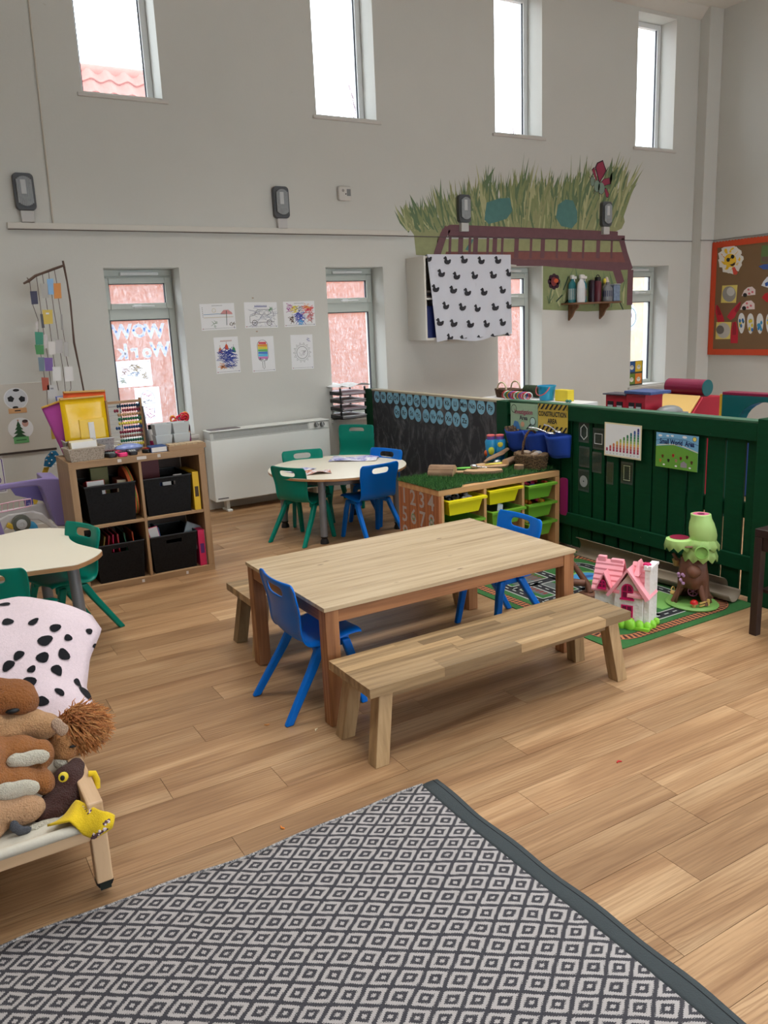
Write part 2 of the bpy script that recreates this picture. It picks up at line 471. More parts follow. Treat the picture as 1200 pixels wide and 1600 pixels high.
NTH = ['first', 'second', 'third', 'fourth']
for i, x in enumerate(WX):
    xr = x + WW
    # upper, fixed
    w_ = thing('window_%d' % (i + 1), NTH[i] + ' tall upper window from the left, bright sky outside', 'window', (x, FY, UPZ)); w_['kind'] = 'structure'
    mb = MB(); H_ = UPT - UPZ; t = .05
    mb.box(0, t, 0, .06, 0, H_, UPVC); mb.box(WW - t, WW, 0, .06, 0, H_, UPVC)
    mb.box(t, WW - t, 0, .06, 0, t, UPVC); mb.box(t, WW - t, 0, .06, H_ - t, H_, UPVC)
    mb.build('window_frame', w_, smooth=0, bevel=.006)
    mb = MB(); e = .008
    mb.box(t, t + e, .018, .03, t, H_ - t, SEAL); mb.box(WW - t - e, WW - t, .018, .03, t, H_ - t, SEAL)
    mb.build('glazing_seal', w_, smooth=0)
    mb = MB(); mb.box(t, WW - t, .028, .034, t, H_ - t, GLASS); mb.build('pane', w_, smooth=0)
    mb = MB(); mb.box(-.04, WW + .04, -.205 - .022, -.205 + .0, -.028, 0, SILL); mb.box(.001, WW - .001, -.205, 0, -.0, .012, SILL)
    mb.build('window_sill', w_, smooth=0, bevel=.006)
    # lower, with a top-hung vent
    w_ = thing('window_%d' % (i + 5), NTH[i] + ' lower window from the left with small opening top pane', 'window', (x, FY, LOZ)); w_['kind'] = 'structure'
    mb = MB(); H_ = LOT - LOZ; t = .052; tz0, tz1 = .925, 1.035
    mb.box(0, t, 0, .06, 0, H_ - .05, UPVC_G); mb.box(WW - t, WW, 0, .06, 0, H_ - .05, UPVC_G)
    mb.box(t, WW - t, 0, .06, 0, t, UPVC_G); mb.box(t, WW - t, 0, .06, tz0, tz1, UPVC_G)
    mb.box(0, WW, 0, .06, H_ - .05, H_, UPVC_G); mb.box(t, WW - t, 0, .06, H_ - .075, H_ - .05, UPVC_G)
    mb.build('window_frame', w_, smooth=0, bevel=.005)
    mb = MB(); a = .018; zc0, zc1 = tz1 - .03, H_ - .06
    mb.box(a, a + .05, -.018, .02, zc0, zc1, UPVC_G); mb.box(WW - a - .05, WW - a, -.018, .02, zc0, zc1, UPVC_G)
    mb.box(a + .05, WW - a - .05, -.018, .02, zc0, zc0 + .045, UPVC_G); mb.box(a + .05, WW - a - .05, -.018, .02, zc1 - .045, zc1, UPVC_G)
    sash = mb.build('vent_sash', w_, smooth=0, bevel=.005)
    mb = MB(); e = .006
    for x0_, x1_, z0_, z1_ in ((a + .05, WW - a - .05, zc0 + .045, zc1 - .045), (t, WW - t, t, tz0)):
        mb.box(x0_, x0_ + e, -.002, .02, z0_, z1_, SEAL); mb.box(x1_ - e, x1_, -.002, .02, z0_, z1_, SEAL)
        mb.box(x0_, x1_, -.002, .02, z1_ - e, z1_, SEAL)
    mb.build('glazing_seal', w_, smooth=0)
    mb = MB(); mb.box(a + .05, WW - a - .05, .004, .010, zc0 + .045, zc1 - .045, DIRTY); mb.build('pane', w_, smooth=0)
    mb = MB(); mb.box(t, WW - t, .022, .028, t, tz0, DIRTY); mb.build('pane', w_, smooth=0)
    mb = MB(); mb.box(.16, .46, -.03, 0, H_ - .045, H_ - .02, UPVC); mb.build('trickle_vent', w_, smooth=0, bevel=.008)
    mb = MB(); mb.box(.24, .30, -.034, -.018, zc0 + .008, zc0 + .034, UPVC); mb.box(.22, .40, -.046, -.034, zc0 + .014, zc0 + .026, UPVC)
    mb.build('handle', w_, smooth=0, bevel=.004)
    mb = MB(); mb.box(-.03, WW + .03, -.205 - .03, -.205, -.03, 0, SILL); mb.box(.001, WW - .001, -.205, 0, -.0, .012, SILL)
    mb.build('window_sill', w_, smooth=0, bevel=.008)

for i, (a, b_, c, e) in enumerate(FRONT_WIN):
    w_ = thing('window_%d' % (i + 9), NTH[i] + ' wide unseen window added for daylight behind the viewer', 'window', (a, Y0 - .2, c)); w_['kind'] = 'structure'
    mb = MB(); t = .06; W_, H_ = b_ - a, e - c
    mb.box(0, t, 0, .06, 0, H_, UPVC); mb.box(W_ - t, W_, 0, .06, 0, H_, UPVC); mb.box(t, W_ - t, 0, .06, 0, t, UPVC); mb.box(t, W_ - t, 0, .06, H_ - t, H_, UPVC); mb.box(W_ / 2 - t / 2, W_ / 2 + t / 2, 0, .06, t, H_ - t, UPVC)
    mb.build('window_frame', w_, smooth=0)
    for x_ in (t, W_ / 2 + t / 2): mb = MB(); mb.box(x_, x_ + W_ / 2 - 1.5 * t, .028, .034, t, H_ - t, GLASS); mb.build('pane', w_, smooth=0)
# ---- outside: a brick neighbour with a pantiled roof, ground, twigs
def brick_mat():
    m, nt, N, L, b = newmat('orange_brick')
    t = nt.nodes.new('ShaderNodeTexCoord'); mp = nt.nodes.new('ShaderNodeMapping'); mp.inputs['Rotation'].default_value = (R(90), 0, 0)
    L.new(t.outputs['Object'], mp.inputs[0])
    br = nt.nodes.new('ShaderNodeTexBrick'); L.new(mp.outputs[0], br.inputs['Vector'])
    br.inputs['Color1'].default_value = lin((120, 58, 36)); br.inputs['Color2'].default_value = lin((128, 64, 40)); br.inputs['Mortar'].default_value = lin((124, 82, 62))
    br.inputs['Scale'].default_value = 4.4; br.inputs['Mortar Size'].default_value = .012
    L.new(br.outputs[0], b.inputs['Base Color']); b.inputs['Roughness'].default_value = .9
    return m
TILE = pm((150, 88, 78), .8, .3, 9)
o = thing('neighbour_house', 'orange brick neighbouring house with red pantile roof seen through the windows', 'building', (0, 14.0, 0))
mb = MB(); mb.box(-3.5, 13.6, 0, .3, -.3, 2.95, brick_mat()); mb.build('brick_wall', o, smooth=0)
RP = math.atan2(3.2, 2.6)
mb = MB(); mb.hexa([(-1.0, -.2, 2.90), (6.0, -.2, 2.90), (6.0, 2.4, 6.10), (-1.0, 2.4, 6.10)], [(-1.0, -.2, 2.93), (6.0, -.2, 2.93), (6.0, 2.4, 6.13), (-1.0, 2.4, 6.13)], pm((120, 70, 60), .9)); mb.build('roof_deck', o, smooth=0)
mb = MB()
def tilefn(u, v):
    return Vector((u * .32, v * .42, .036 * math.cos(2 * PI * u) + .042 * (1 - v) + .05))
mb.grid(tilefn, 8, 1, TILE); mb.add([tilefn(i / 8, 0) for i in range(9)] + [tilefn(i / 8, 0) - Vector((0, 0, .03)) for i in range(9)], [(i, i + 9, i + 10, i + 1) for i in range(8)], TILE)
tile_me = mb.mesh('pantile', 50)
for r_ in range(5, 12):
    for c_ in range(0, 18):
        d_ = r_ * .345 - .05; inst(tile_me, 'pantile', o, (c_ * .32, -.2 + d_ * math.cos(RP), 2.93 + d_ * math.sin(RP)), (RP, 0, 0))
mb = MB(); mb.tube([(-1.0, 2.4, 6.10), (6.0, 2.4, 6.10)], .13, TILE, 10); mb.build('ridge', o, smooth=40)
mb = MB(); mb.box(13.7, 22, .8, 1.1, -.3, 3.2, pm((150, 126, 98), .9, .2, 4)); 
tag(mb.build('far_outhouse', loc=(0, 14.0, 0), smooth=0), 'tan outhouse wall seen through the last lower window', 'building')
mb = MB(); mb.box(-8, 26, WY + WT, 34, -.35, -.3, pm((150, 145, 135), .9)); 
tag(mb.build('yard_ground', smooth=0), 'grey paved yard outside the windows', 'ground', kind='structure')
TW = pm((120, 104, 110), .9)
for j, (tx, ty, lab) in enumerate(((11.6, 20.0, 'bare twiggy tree tops seen low in the second upper window'), (17.6, 21.0, 'bare twiggy tree tops seen low in the third upper window'))):
    mb = MB(); rg = random.Random(j)
    mb.tube([(0, 0, -.3), (0, 0, 6.4)], [.12, .06], TW, 6)
    for k in range(46):
        a = rg.uniform(0, 2 * PI); l = rg.uniform(.6, 1.6); e = rg.uniform(.5, 1.4); z0 = rg.uniform(5.0, 6.9)
        p = Vector((0, 0, z0)); q = p + Vector((math.cos(a) * math.cos(e), math.sin(a) * math.cos(e), math.sin(e))) * l
        mb.tube([p, (p + q) / 2 + Vector((rg.uniform(-.08, .08), 0, .04)), q], [.018, .012, .004], TW, 4)
    tag(mb.build('bare_tree', loc=(tx, ty, 0), smooth=40), lab, 'tree')

# ---- unseen lamps added to light the room
for j, (lx, ly) in enumerate(LAMP_SPOTS):
    t_ = thing('added_pendant', 'added unseen square pendant light panel, %s of the %s row above the viewer' % (('left', 'middle', 'right')[j % 3], ('near', 'far')[j // 3]), 'ceiling light', (lx, ly, LAMP_Z), group='added pendant light panels')
    mb = MB(); mb.box(-.62, .62, -.62, .62, .01, .06, UPVC); mb.build('housing', t_, smooth=0, bevel=.01)
    mb = MB()
    for x_ in (-.5, .5): mb.tube([(x_, 0, .06), (x_, 0, ZC - LAMP_Z)], .004, CHROME_W, 6)
    mb.build('suspension_wire', t_, smooth=40)
    l = lamp_area('pendant_fill', (0, 0, 0), 1.2, 1.2, LAMP_W, (.92, .97, 1.0)); l.parent = t_
for j, (lx, ly) in enumerate(FAR_SPOTS):
    t_ = thing('added_downlight', 'added unseen square louvred ceiling light, %s of the row near the window wall' % ('first', 'second', 'third', 'fourth', 'separate one right')[j], 'ceiling light', (lx, ly, ZC), group='added ceiling downlight panels')
    mb = MB(); mb.box(-.5, .5, -.5, .5, -.05, -.0005, UPVC); mb.build('housing', t_, smooth=0, bevel=.01)
    l = lamp_area('downlight_fill', (0, 0, -.055), .9, .9, FAR_W, (.99, .985, .95), spread=FAR_SPREAD); l.parent = t_
# ================================================================== CHAIRS
GREEN_PL = pm((0, 126, 108), 0.36, 0.04, spec=.25)
BLUE_PL = pm((0, 104, 200), 0.36, 0.04, spec=.25)
def chair_shell(mat):
    """one-piece moulded seat and back with a hand slot; faces +Y"""
    prof = [(.165, .292, .150), (.155, .305, .156), (.09, .300, .158), (.02, .287, .156), (-.04, .278, .152), (-.078, .290, .148),
            (-.095, .325, .146), (-.102, .370, .146), (-.108, .415, .150), (-.116, .452, .157), (-.121, .470, .160), (-.128, .509, .161), (-.131, .520, .158), (-.134, .535, .146)]
    xs_ = [-1, -.90, -.62, -.42, -.14, .14, .42, .62, .90, 1]
    def fn(i, j):
        y, z, hw = prof[j]; u = xs_[i]
        back = min(max((j - 4) / 4.0, 0), 1)
        cv = u * u
        yy = y + back * (.028 * cv) - (.014 if abs(u) > .95 else 0) * back
        zz = z + (1 - back) * (.012 * cv) - (1 - back) * (.016 if abs(u) > .95 else 0)
        return (u * hw, yy, zz)
    mb = MB(); nu, nv = len(xs_) - 1, len(prof) - 1
    vs = [fn(i, j) for j in range(nv + 1) for i in range(nu + 1)]
    fs = []
    for j in range(nv):
        for i in range(nu):
            if j == 10 and 3 <= i <= 5: continue
            a = j * (nu + 1) + i
            fs.append((a, a + 1, a + nu + 2, a + nu + 1))
    mb.add(vs, fs, mat)
    return mb
def chair_leg(mat, rear, sx):
    mb = MB()
    if rear: top, mid, foot, w_, d_ = (.128 * sx, -.005, .272), (.138 * sx, -.05, .19), (.158 * sx, -.172, .0), .030, .040
    else: top, mid, foot, w_, d_ = (.125 * sx, .100, .275), (.133 * sx, .122, .20), (.150 * sx, .158, .0), .030, .036
    lo = []; 
    rings_ = []
    for p, k in ((top, 1.0), (mid, .95), (foot, .82)):
        a, b = w_ * k / 2, d_ * k / 2
        rings_.append([(p[0] - a, p[1] - b, p[2]), (p[0] + a, p[1] - b, p[2]), (p[0] + a, p[1] + b, p[2]), (p[0] - a, p[1] + b, p[2])])
    vs = sum(rings_, []); fs = [(0, 1, 2, 3), (11, 10, 9, 8)]
    for r_ in range(2):
        for k in range(4):
            fs.append((r_ * 4 + k, (r_ + 1) * 4 + k, (r_ + 1) * 4 + (k + 1) % 4, r_ * 4 + (k + 1) % 4))
    mb.add(vs, fs, mat)
    return mb
def make_chair(label, mat, group):
    t = thing('school_chair', label, 'chair', group=group)
    s = chair_shell(mat).build('seat_shell', t, smooth=60, solid=.009, subs=2, offset=0)
    for sx in (-1, 1):
        for rear in (0, 1): chair_leg(mat, rear, sx).build('leg', t, smooth=60, bevel=.007, bseg=3)
        mb = MB(); mb.box(.108 * sx - .012, .108 * sx + .012, -.03, .125, .244, .284, mat); mb.build('side_rail', t, smooth=60, bevel=.009, bseg=3)
    return t
gc = make_chair('x', GREEN_PL, None); bc = make_chair('x', BLUE_PL, None)
used = set()
def chair(proto, x, y, th, label, group, z=0.0):
    c = proto if proto.name not in used else copy_tree(proto)
    if proto.name not in used: used.add(proto.name)
    place(c, (x, y, z), R(th - 90)); tag(c, label, 'chair', group)
    return c
G1 = 'moulded chairs around the round table'; G2 = 'moulded chairs at the long wooden table'; G3 = 'moulded chairs at the petal table'
chair(gc, 2.305, 5.05, 23, 'green plastic chair at front left of the round table, back towards us', G1)
chair(gc, 2.585, 5.53, 257, 'green plastic chair on far side of the round table against the heater', G1)
for k in range(3):
    chair(gc, 3.15, 5.84, 217, ('lowest', 'middle', 'top')[k] + ' green plastic chair of the stack below the paper trays', 'stack of green chairs in the corner', z=.055 * k)
chair(gc, .60, 4.17, 200, 'green plastic chair tucked into scooped edge of petal table beside cube shelf', G3)
chair(gc, .28, 3.72, 58, 'green plastic chair at left frame edge behind dotted blanket', G3)
chair(bc, 2.715, 4.78, 95, 'blue plastic chair at front right of the round table, back towards us', G1)
chair(bc, 3.0, 5.18, 198, 'blue plastic chair behind the round table by the chalkboard', G1)
chair(bc, 1.245, 2.757, 0, 'blue plastic chair pushed under near left end of the wooden table', G2)
chair(bc, 2.36, 2.93, 180, 'blue plastic chair at far end of the wooden table by toy trays', G2)

# ================================================================== TABLES AND BENCHES
def pine_top():
    m, nt, N, L, b = newmat('worn_pine_top')
    v, ro = objco(nt, (1.6, 34, 34), True); n1 = noise(nt, v, 1.0, 6, .62, .5)
    c = ramp(nt, n1, [(.30, lin((152, 128, 96))), (.5, lin((180, 157, 124))), (.72, lin((194, 173, 142)))])
    vo = nt.nodes.new('ShaderNodeTexVoronoi'); vo.inputs['Scale'].default_value = 1.0; L.new(objco(nt, (5.0, 14, 14), True)[0], vo.inputs['Vector'])
    kn = ramp(nt, vo.outputs['Distance'], [(.05, (1, 1, 1, 1)), (.10, (0, 0, 0, 1))])
    L.new(mixc(nt, c, lin((96, 72, 50)), mth(nt, 'MULTIPLY', kn, .8)), b.inputs['Base Color']); b.inputs['Roughness'].default_value = .5; L.new(bump(nt, n1, .04, .003), b.inputs['Normal'])
    return m
PINE_TOP = pine_top()
PINE_RED = wood('red_pine', (108, 64, 34), (154, 102, 62), (174, 124, 82), sc=(2.0, 50, 50), rough=.5, tone=.06, fig=.25, bmp=.04)
ACACIA = wood('bench_acacia', (108, 82, 54), (150, 122, 86), (174, 147, 110), sc=(2.4, 40, 40), rough=.5, tone=.36, fig=.12, bmp=.03)
t = thing('activity_table', 'low wooden table with pale worn top and reddish legs', 'table', (1.195, 2.487, 0))
TWx, TDy = 1.217, .757
mb = MB(); nb = 5
for k in range(nb):
    b = MB(); b.box(0, TWx, TDy * k / nb + .0003, TDy * (k + 1) / nb - .0003, .452, .468, PINE_TOP); b.build('tabletop_board', t, smooth=0, bevel=.0015)
UPR = (0, R(90), 0)
def post(w_, d_, h, m, name, parent, loc, bevel=.003):
    """vertical post whose grain runs up: built along X, then stood up"""
    b = MB(); b.box(-h, 0, -d_ / 2, d_ / 2, -w_ / 2, w_ / 2, m)
    return b.build(name, parent, loc, UPR, smooth=0, bevel=bevel)
for x in (.033, TWx - .033):
    for y in (.033, TDy - .033): post(.056, .056, .452, PINE_RED, 'leg', t, (x, y, 0))
for y in (.020, TDy - .020):
    b = MB(); b.box(.061, TWx - .061, y - .011, y + .011, .402, .452, PINE_RED); b.build('apron', t, smooth=0, bevel=.002)
for x in (.020, TWx - .020):
    b = MB(); b.box(.061, TDy - .061, -.011, .011, .402, .452, PINE_RED); b.build('apron', t, (x, 0, 0), (0, 0, R(90)), smooth=0, bevel=.002)
def bench(label, loc, rz=0, rows=7, seed=1):
    t = thing('wooden_bench', label, 'bench', loc, rz, 'low wooden benches')
    L_, D_ = 1.205, .295; rg = random.Random(seed)
    for k in range(rows):
        y0, y1 = D_ * k / rows + .0003, D_ * (k + 1) / rows - .0003
        x = 0; 
        while x < L_ - .001:
            l = rg.uniform(.22, .55); e = min(L_, x + l)
            if L_ - e < .12: e = L_
            dz = rg.uniform(-.0006, .0006)
            b = MB(); b.box(x + .0002, e - .0002, y0, y1, .257, .29 + dz, ACACIA); b.build('stave', t, smooth=0); x = e
    for x, lean in ((.075, -1), (L_ - .075, 1)):
        for y, ly in ((.05, -1), (D_ - .05, 1)):
            b = MB(); w_ = .027
            tx, ty, bx_, by_ = x, y, x + lean * .040, y + ly * .022
            lo = [(0, by_ - w_, bx_ - w_), (0, by_ + w_, bx_ - w_), (0, by_ + w_, bx_ + w_), (0, by_ - w_, bx_ + w_)]
            hi = [(-.257, ty - w_, tx - w_), (-.257, ty + w_, tx - w_), (-.257, ty + w_, tx + w_), (-.257, ty - w_, tx + w_)]
            b.hexa(lo, hi, ACACIA, Matrix(((1, 0, 0, 0), (0, 1, 0, 0), (0, 0, 1, 0), (0, 0, 0, 1))))
            # built with the grain along local X, stood up by a turn about Y
            for i, p in enumerate(b.v): b.v[i] = Vector((p.x, p.y, p.z))
            b.build('leg', t, (0, 0, 0), UPR, smooth=0, bevel=.003)
    for y in (.05, D_ - .05):
        b = MB(); b.box(.10, L_ - .10, y - .012, y + .012, .222, .2565, ACACIA); b.build('rail', t, smooth=0, bevel=.002)
    return t
bench('low slatted wooden bench in front of the wooden table, nearest to us', (1.178, 2.146, 0), seed=3)
bench('low slatted wooden bench on far side of the wooden table, mostly hidden', (1.205, 3.255, 0), seed=8)
mb = MB(); mb.ell((0, 0, .012), (.014, .012, .012), BLACK)
tag(mb.build('black_bead', loc=(1.262, 2.462, 0)), 'tiny black ball on floor between table leg and bench', 'ball')

LAM = pm((222, 214, 196), .38, .03, 3)
EDGE = wood('birch_ply_edge', (150, 108, 70), (176, 132, 90), sc=(3, 30, 120), rough=.5, tone=.05, fig=.1)
STEEL = pm((128, 132, 138), .38, .04, metal=.35)
t = thing('round_table', 'round grey white table with grey tube legs by the heater', 'table', (2.665, 5.17, 0))
b = MB(); b.lathe([(0, .442), (.497, .442), (.5, .445), (.5, .458)], EDGE, 48); b.lathe([(.5, .458), (.4985, .4615), (0, .4615)], LAM, 48); b.build('tabletop', t, smooth=40)
b = MB(); b.ring(0, 0, .34, .36, .441, STEEL, 40); b.lathe([(.36, .39), (.36, .441)], STEEL, 40); b.build('under_frame', t, smooth=40)
for a in (47, 137, 227, 317):
    lx, ly = .43 * math.cos(R(a)), .43 * math.sin(R(a))
    b = MB(); b.tube([(lx * .98, ly * .98, .441), (lx, ly, .05)], .025, STEEL, 16); lg = b.build('leg', t, smooth=40)
    b = MB(); b.lathe([(.024, .055), (.026, .045), (.02, .035), (.028, .02), (.030, 0)][::-1], BLACK, 14, (lx, ly, 0)); b.build('rubber_foot', lg, smooth=40)
t = thing('petal_table', 'scooped petal shaped pale table at left edge beside cube shelf', 'table', (.25, 4.15, 0))
P = []
for q in range(4):
    ph = 5 + 90 * q
    for k in range(-8, 9):           # scoop
        P.append((.40 + .135 * (abs(k) / 8) ** 2.2, R(ph + k * 3.9)))
    for k in range(-3, 4): P.append((.55 - .006 * (k / 3) ** 2, R(ph + 45 + k * 3.9)))
poly = [(r_ * math.cos(a), r_ * math.sin(a)) for r_, a in P]
b = MB(); b.prism(poly, .438, .4575, EDGE); b.prism([(x * .998, y * .998) for x, y in poly], .4575, .4605, LAM); b.build('tabletop', t, smooth=30)
for q in range(4):
    a = R(-40 + 90 * q); lx, ly = .45 * math.cos(a), .45 * math.sin(a)
    b = MB(); b.tube([(lx * .97, ly * .97, .438), (lx, ly, .045)], .027, STEEL, 16); lg = b.build('leg', t, smooth=40)
    b = MB(); b.lathe([(.031, 0), (.028, .02), (.024, .05)], BLACK, 14, (lx, ly, 0)); b.build('rubber_foot', lg, smooth=40)

# papers on the round table
def crumpled(name, label, cat, loc, sx, sy, rz, mat_fn, seed, lift=.012):
    rg = random.Random(seed); mb = MB(); n = 10
    ph = [rg.uniform(0, 6) for _ in range(4)]
    def fn(u, v):
        return Vector(((u - .5) * sx, (v - .5) * sy, .002 + lift * (.5 + .5 * math.sin(ph[0] + u * 7 + v * 3)) * (.3 + .7 * abs(math.sin(ph[1] + v * 5)))))
    mb.grid(fn, n, n, mat_fn)
    o = mb.build(name, loc=loc, rot=(0, 0, rz), smooth=60, solid=.0006, offset=1)
    return tag(o, label, cat)
def print_mat(name, cols, sc):
    m, nt, N, L, b_ = newmat(name)
    n = noise(nt, objco(nt), sc, 4, .7, 1.0)
    L.new(ramp(nt, n, [(.30 + .4 * i / max(len(cols) - 1, 1), lin(c)) for i, c in enumerate(cols)]), b_.inputs['Base Color'])
    b_.inputs['Roughness'].default_value = .6
    return m
PAPER_BLUE = print_mat('blue_white_print', [(70, 80, 160), (150, 150, 205), (232, 230, 238), (240, 240, 242)], 14)
PAPER_RED = print_mat('red_blue_print', [(60, 70, 130), (226, 222, 226), (190, 120, 90), (150, 90, 70)], 16)
crumpled('picture_sheet', 'blue and white printed sheets lying at the back of the round table', 'paper', (2.90, 5.34, .4618), .36, .20, R(-40), PAPER_BLUE, 2)
crumpled('folded_leaflet', 'brown and blue folded leaflet on the round table near green chair', 'paper', (2.42, 5.02, .4618), .20, .13, R(-20), PAPER_RED, 5, .02)
crumpled('white_sheet', 'white sheet with blue print behind the leaflet on round table', 'paper', (2.38, 5.20, .4618), .20, .13, R(15), PAPER_BLUE, 7, .006)
# ================================================================== CUBE SHELF AND WHAT IS IN AND ON IT
OAK = wood('oak_effect_shelf', (132, 100, 68), (160, 126, 90), (174, 140, 103), sc=(1.6, 30, 30), rough=.5, tone=.04, fig=.12, bmp=.02)
KX, KY, KW, KD, KH = .765, 4.745, .785, .39, .768
t = thing('cube_shelf', 'oak effect four cube shelf unit with black baskets under first window', 'shelf', (KX, KY, 0))
for z in (0, KH - .038):
    b = MB(); b.box(0, KW, 0, KD, z, z + .038, OAK); b.build('top_panel' if z else 'bottom_panel', t, smooth=0, bevel=.0015)
for x in (.019, KW - .019): post(.038, KD, KH - .076, OAK, 'side_panel', t, (x, KD / 2, .038), .0015)
post(.016, KD - .004, KH - .076, OAK, 'divider', t, (KW / 2, KD / 2, .038), .001)
ZM = KH / 2
for x0, x1 in ((.0385, KW / 2 - .0085), (KW / 2 + .0085, KW - .0385)):
    b = MB(); b.box(x0, x1, .002, KD - .002, ZM - .008, ZM + .008, OAK); b.build('shelf_board', t, smooth=0, bevel=.001)
b = MB(); b.box(.04, KW - .04, KD - .006, KD - .002, .04, KH - .04, pm((96, 82, 76), .7)); b.build('back_panel', t, smooth=0)  # dark sheet added for the shade behind the open cubes
LAB = pm((214, 206, 200), .6)
for x, z, w_ in ((.27, .751, .022), (.38, .752, .055), (.50, .753, .018), (.33, .018, .016), (.60, .016, .014)):
    b = MB(); b.box(x, x + w_, -.0008, -.0001, z - .009, z + .009, LAB); b.build('sticker', t, smooth=0)

def weave_mat(name, c1, c2, sc=70, rough=.5):
    m, nt, N, L, b_ = newmat(name)
    v = objco(nt)
    ck = nt.nodes.new('ShaderNodeTexVoronoi'); ck.inputs['Scale'].default_value = sc; L.new(v, ck.inputs['Vector'])
    L.new(ramp(nt, ck.outputs['Distance'], [(.25, lin(c2)), (.55, lin(c1))]), b_.inputs['Base Color'])
    b_.inputs['Roughness'].default_value = rough; b_.inputs['Specular IOR Level'].default_value = .2
    L.new(bump(nt, ck.outputs['Distance'], -.6, .004), b_.inputs['Normal'])
    return m
BLK_WEAVE = weave_mat('black_weave_plastic', (17, 17, 19), (6, 6, 7), 75, .5)
GREY_WEAVE = weave_mat('grey_weave_plastic', (176, 174, 172), (140, 138, 138), 110, .5)
TAUPE_WEAVE = weave_mat('taupe_weave_plastic', (186, 174, 160), (150, 138, 126), 120, .5)
def open_box(w_, d_, h, taper, mat, slot=None, th=.005, rim=.006):
    """tapered open box centred in x, front at y=0; slot=(x0,x1,z0,z1) in the front"""
    mb = MB(); a, c = w_ / 2 - taper, w_ / 2
    def fp(u, v): 
        return (-a + 2 * a * u + (-(c - a) + 2 * (c - a) * u) * v, taper * (1 - v), h * v)
    if slot:
        us = [0, slot[0], slot[1], 1]; vs_ = [0, slot[2], slot[3], 1]
        for i in range(3):
            for j in range(3):
                if i == 1 and j == 1: continue
                mb.add([fp(us[i], vs_[j]), fp(us[i + 1], vs_[j]), fp(us[i + 1], vs_[j + 1]), fp(us[i], vs_[j + 1])], [(0, 1, 2, 3)], mat)
    else: mb.add([fp(0, 0), fp(1, 0), fp(1, 1), fp(0, 1)], [(0, 1, 2, 3)], mat)
    A = [(-a, taper, 0), (a, taper, 0), (a, d_ - taper, 0), (-a, d_ - taper, 0)]; B = [(-c, 0, h), (c, 0, h), (c, d_, h), (-c, d_, h)]
    for i in (1, 2, 3):
        j = (i + 1) % 4; mb.add([A[i], A[j], B[j], B[i]], [(0, 1, 2, 3)], mat)
    mb.add(A, [(3, 2, 1, 0)], mat)
    return mb, B
def make_basket(name, label, loc, w_, d_, h, mat, rimmat, group=None, taper=.015, slot=(.33, .67, .78, .88), rz=0):
    t = thing(name, label, 'basket', loc, rz, group)
    mb, B = open_box(w_, d_, h, taper, mat, slot); mb.build('body', t, smooth=0, solid=.004)
    r_ = MB(); P = [Vector(p) for p in B]; r_.tube(P + [P[0], P[1]], .005, rimmat, 6, False); r_.build('rim', t, smooth=60)
    return t
RIMB = pm((24, 24, 27), .4)
BG = 'black woven baskets in the cube shelf'
ZU, ZL = ZM + .0085, .0385
make_basket('storage_basket', 'black basket in upper left cube of the shelf', (KX + .215, KY + .012, ZU), .285, .33, .225, BLK_WEAVE, RIMB, BG)
make_basket('storage_basket', 'black basket in upper right cube of the shelf', (KX + .548, KY + .012, ZU), .285, .33, .225, BLK_WEAVE, RIMB, BG)
make_basket('storage_basket', 'black basket in lower left cube of the shelf', (KX + .228, KY + .012, ZL), .285, .33, .225, BLK_WEAVE, RIMB, BG)
make_basket('storage_basket', 'black basket in lower right cube of the shelf', (KX + .55, KY + .012, ZL), .285, .33, .225, BLK_WEAVE, RIMB, BG)
def carton(name, label, loc, w_, d_, h, mats, rot=(0, 0, 0), cat='box', group=None, words=None, wcol=None, wsize=.02):
    """small printed carton: front face (at -y) carries bands, mats = (body, face, band)"""
    mb = MB(); mb.box(0, w_, 0, d_, 0, h, mats[0])
    if len(mats) > 1: mb.box(.003, w_ - .003, -.0006, 0, .003, h - .003, mats[1])
    if len(mats) > 2: mb.box(w_ * .2, w_ * .8, -.0011, -.0006, h * .35, h * .62, mats[2])
    if words:
        M = Matrix.Translation((w_ / 2, -.0014, h / 2)) @ Matrix.Rotation(R(90), 4, 'X')
        mb.text(words, wsize, 0, -wsize / 3, 0, wcol or INK, M)
    return tag(mb.build(name, loc=loc, rot=rot, smooth=0, bevel=.001), label, cat, group)
RED = pm((176, 40, 44), .5); WHT = pm((226, 224, 222), .6); NAVY = pm((36, 66, 120), .5); YEL = pm((226, 184, 40), .5); PINKB = pm((214, 44, 96), .5); OLV = pm((120, 116, 66), .5)
DKRED = pm((120, 28, 34), .5); CRM = pm((226, 216, 186), .6); SKY = pm((120, 180, 210), .5); DGRN = pm((34, 84, 60), .5); ORG = pm((216, 104, 60), .45)
carton('card_game', 'red and white card box at front of upper left basket', (KX + .095, KY + .04, ZU + .15), .10, .12, .105, (RED, WHT), (R(-14), 0, 0))
carton('picture_box', 'green flowery box standing at the back of upper left basket', (KX + .15, KY + .20, ZU + .012), .10, .05, .29, (pm((110, 120, 70), .6, .4, 40), OLV))
carton('brown_cream_box', 'brown and cream small box at right of upper left basket', (KX + .262, KY + .10, ZU + .08), .06, .12, .155, (pm((110, 50, 34), .5), CRM, RED), (0, R(4), 0))
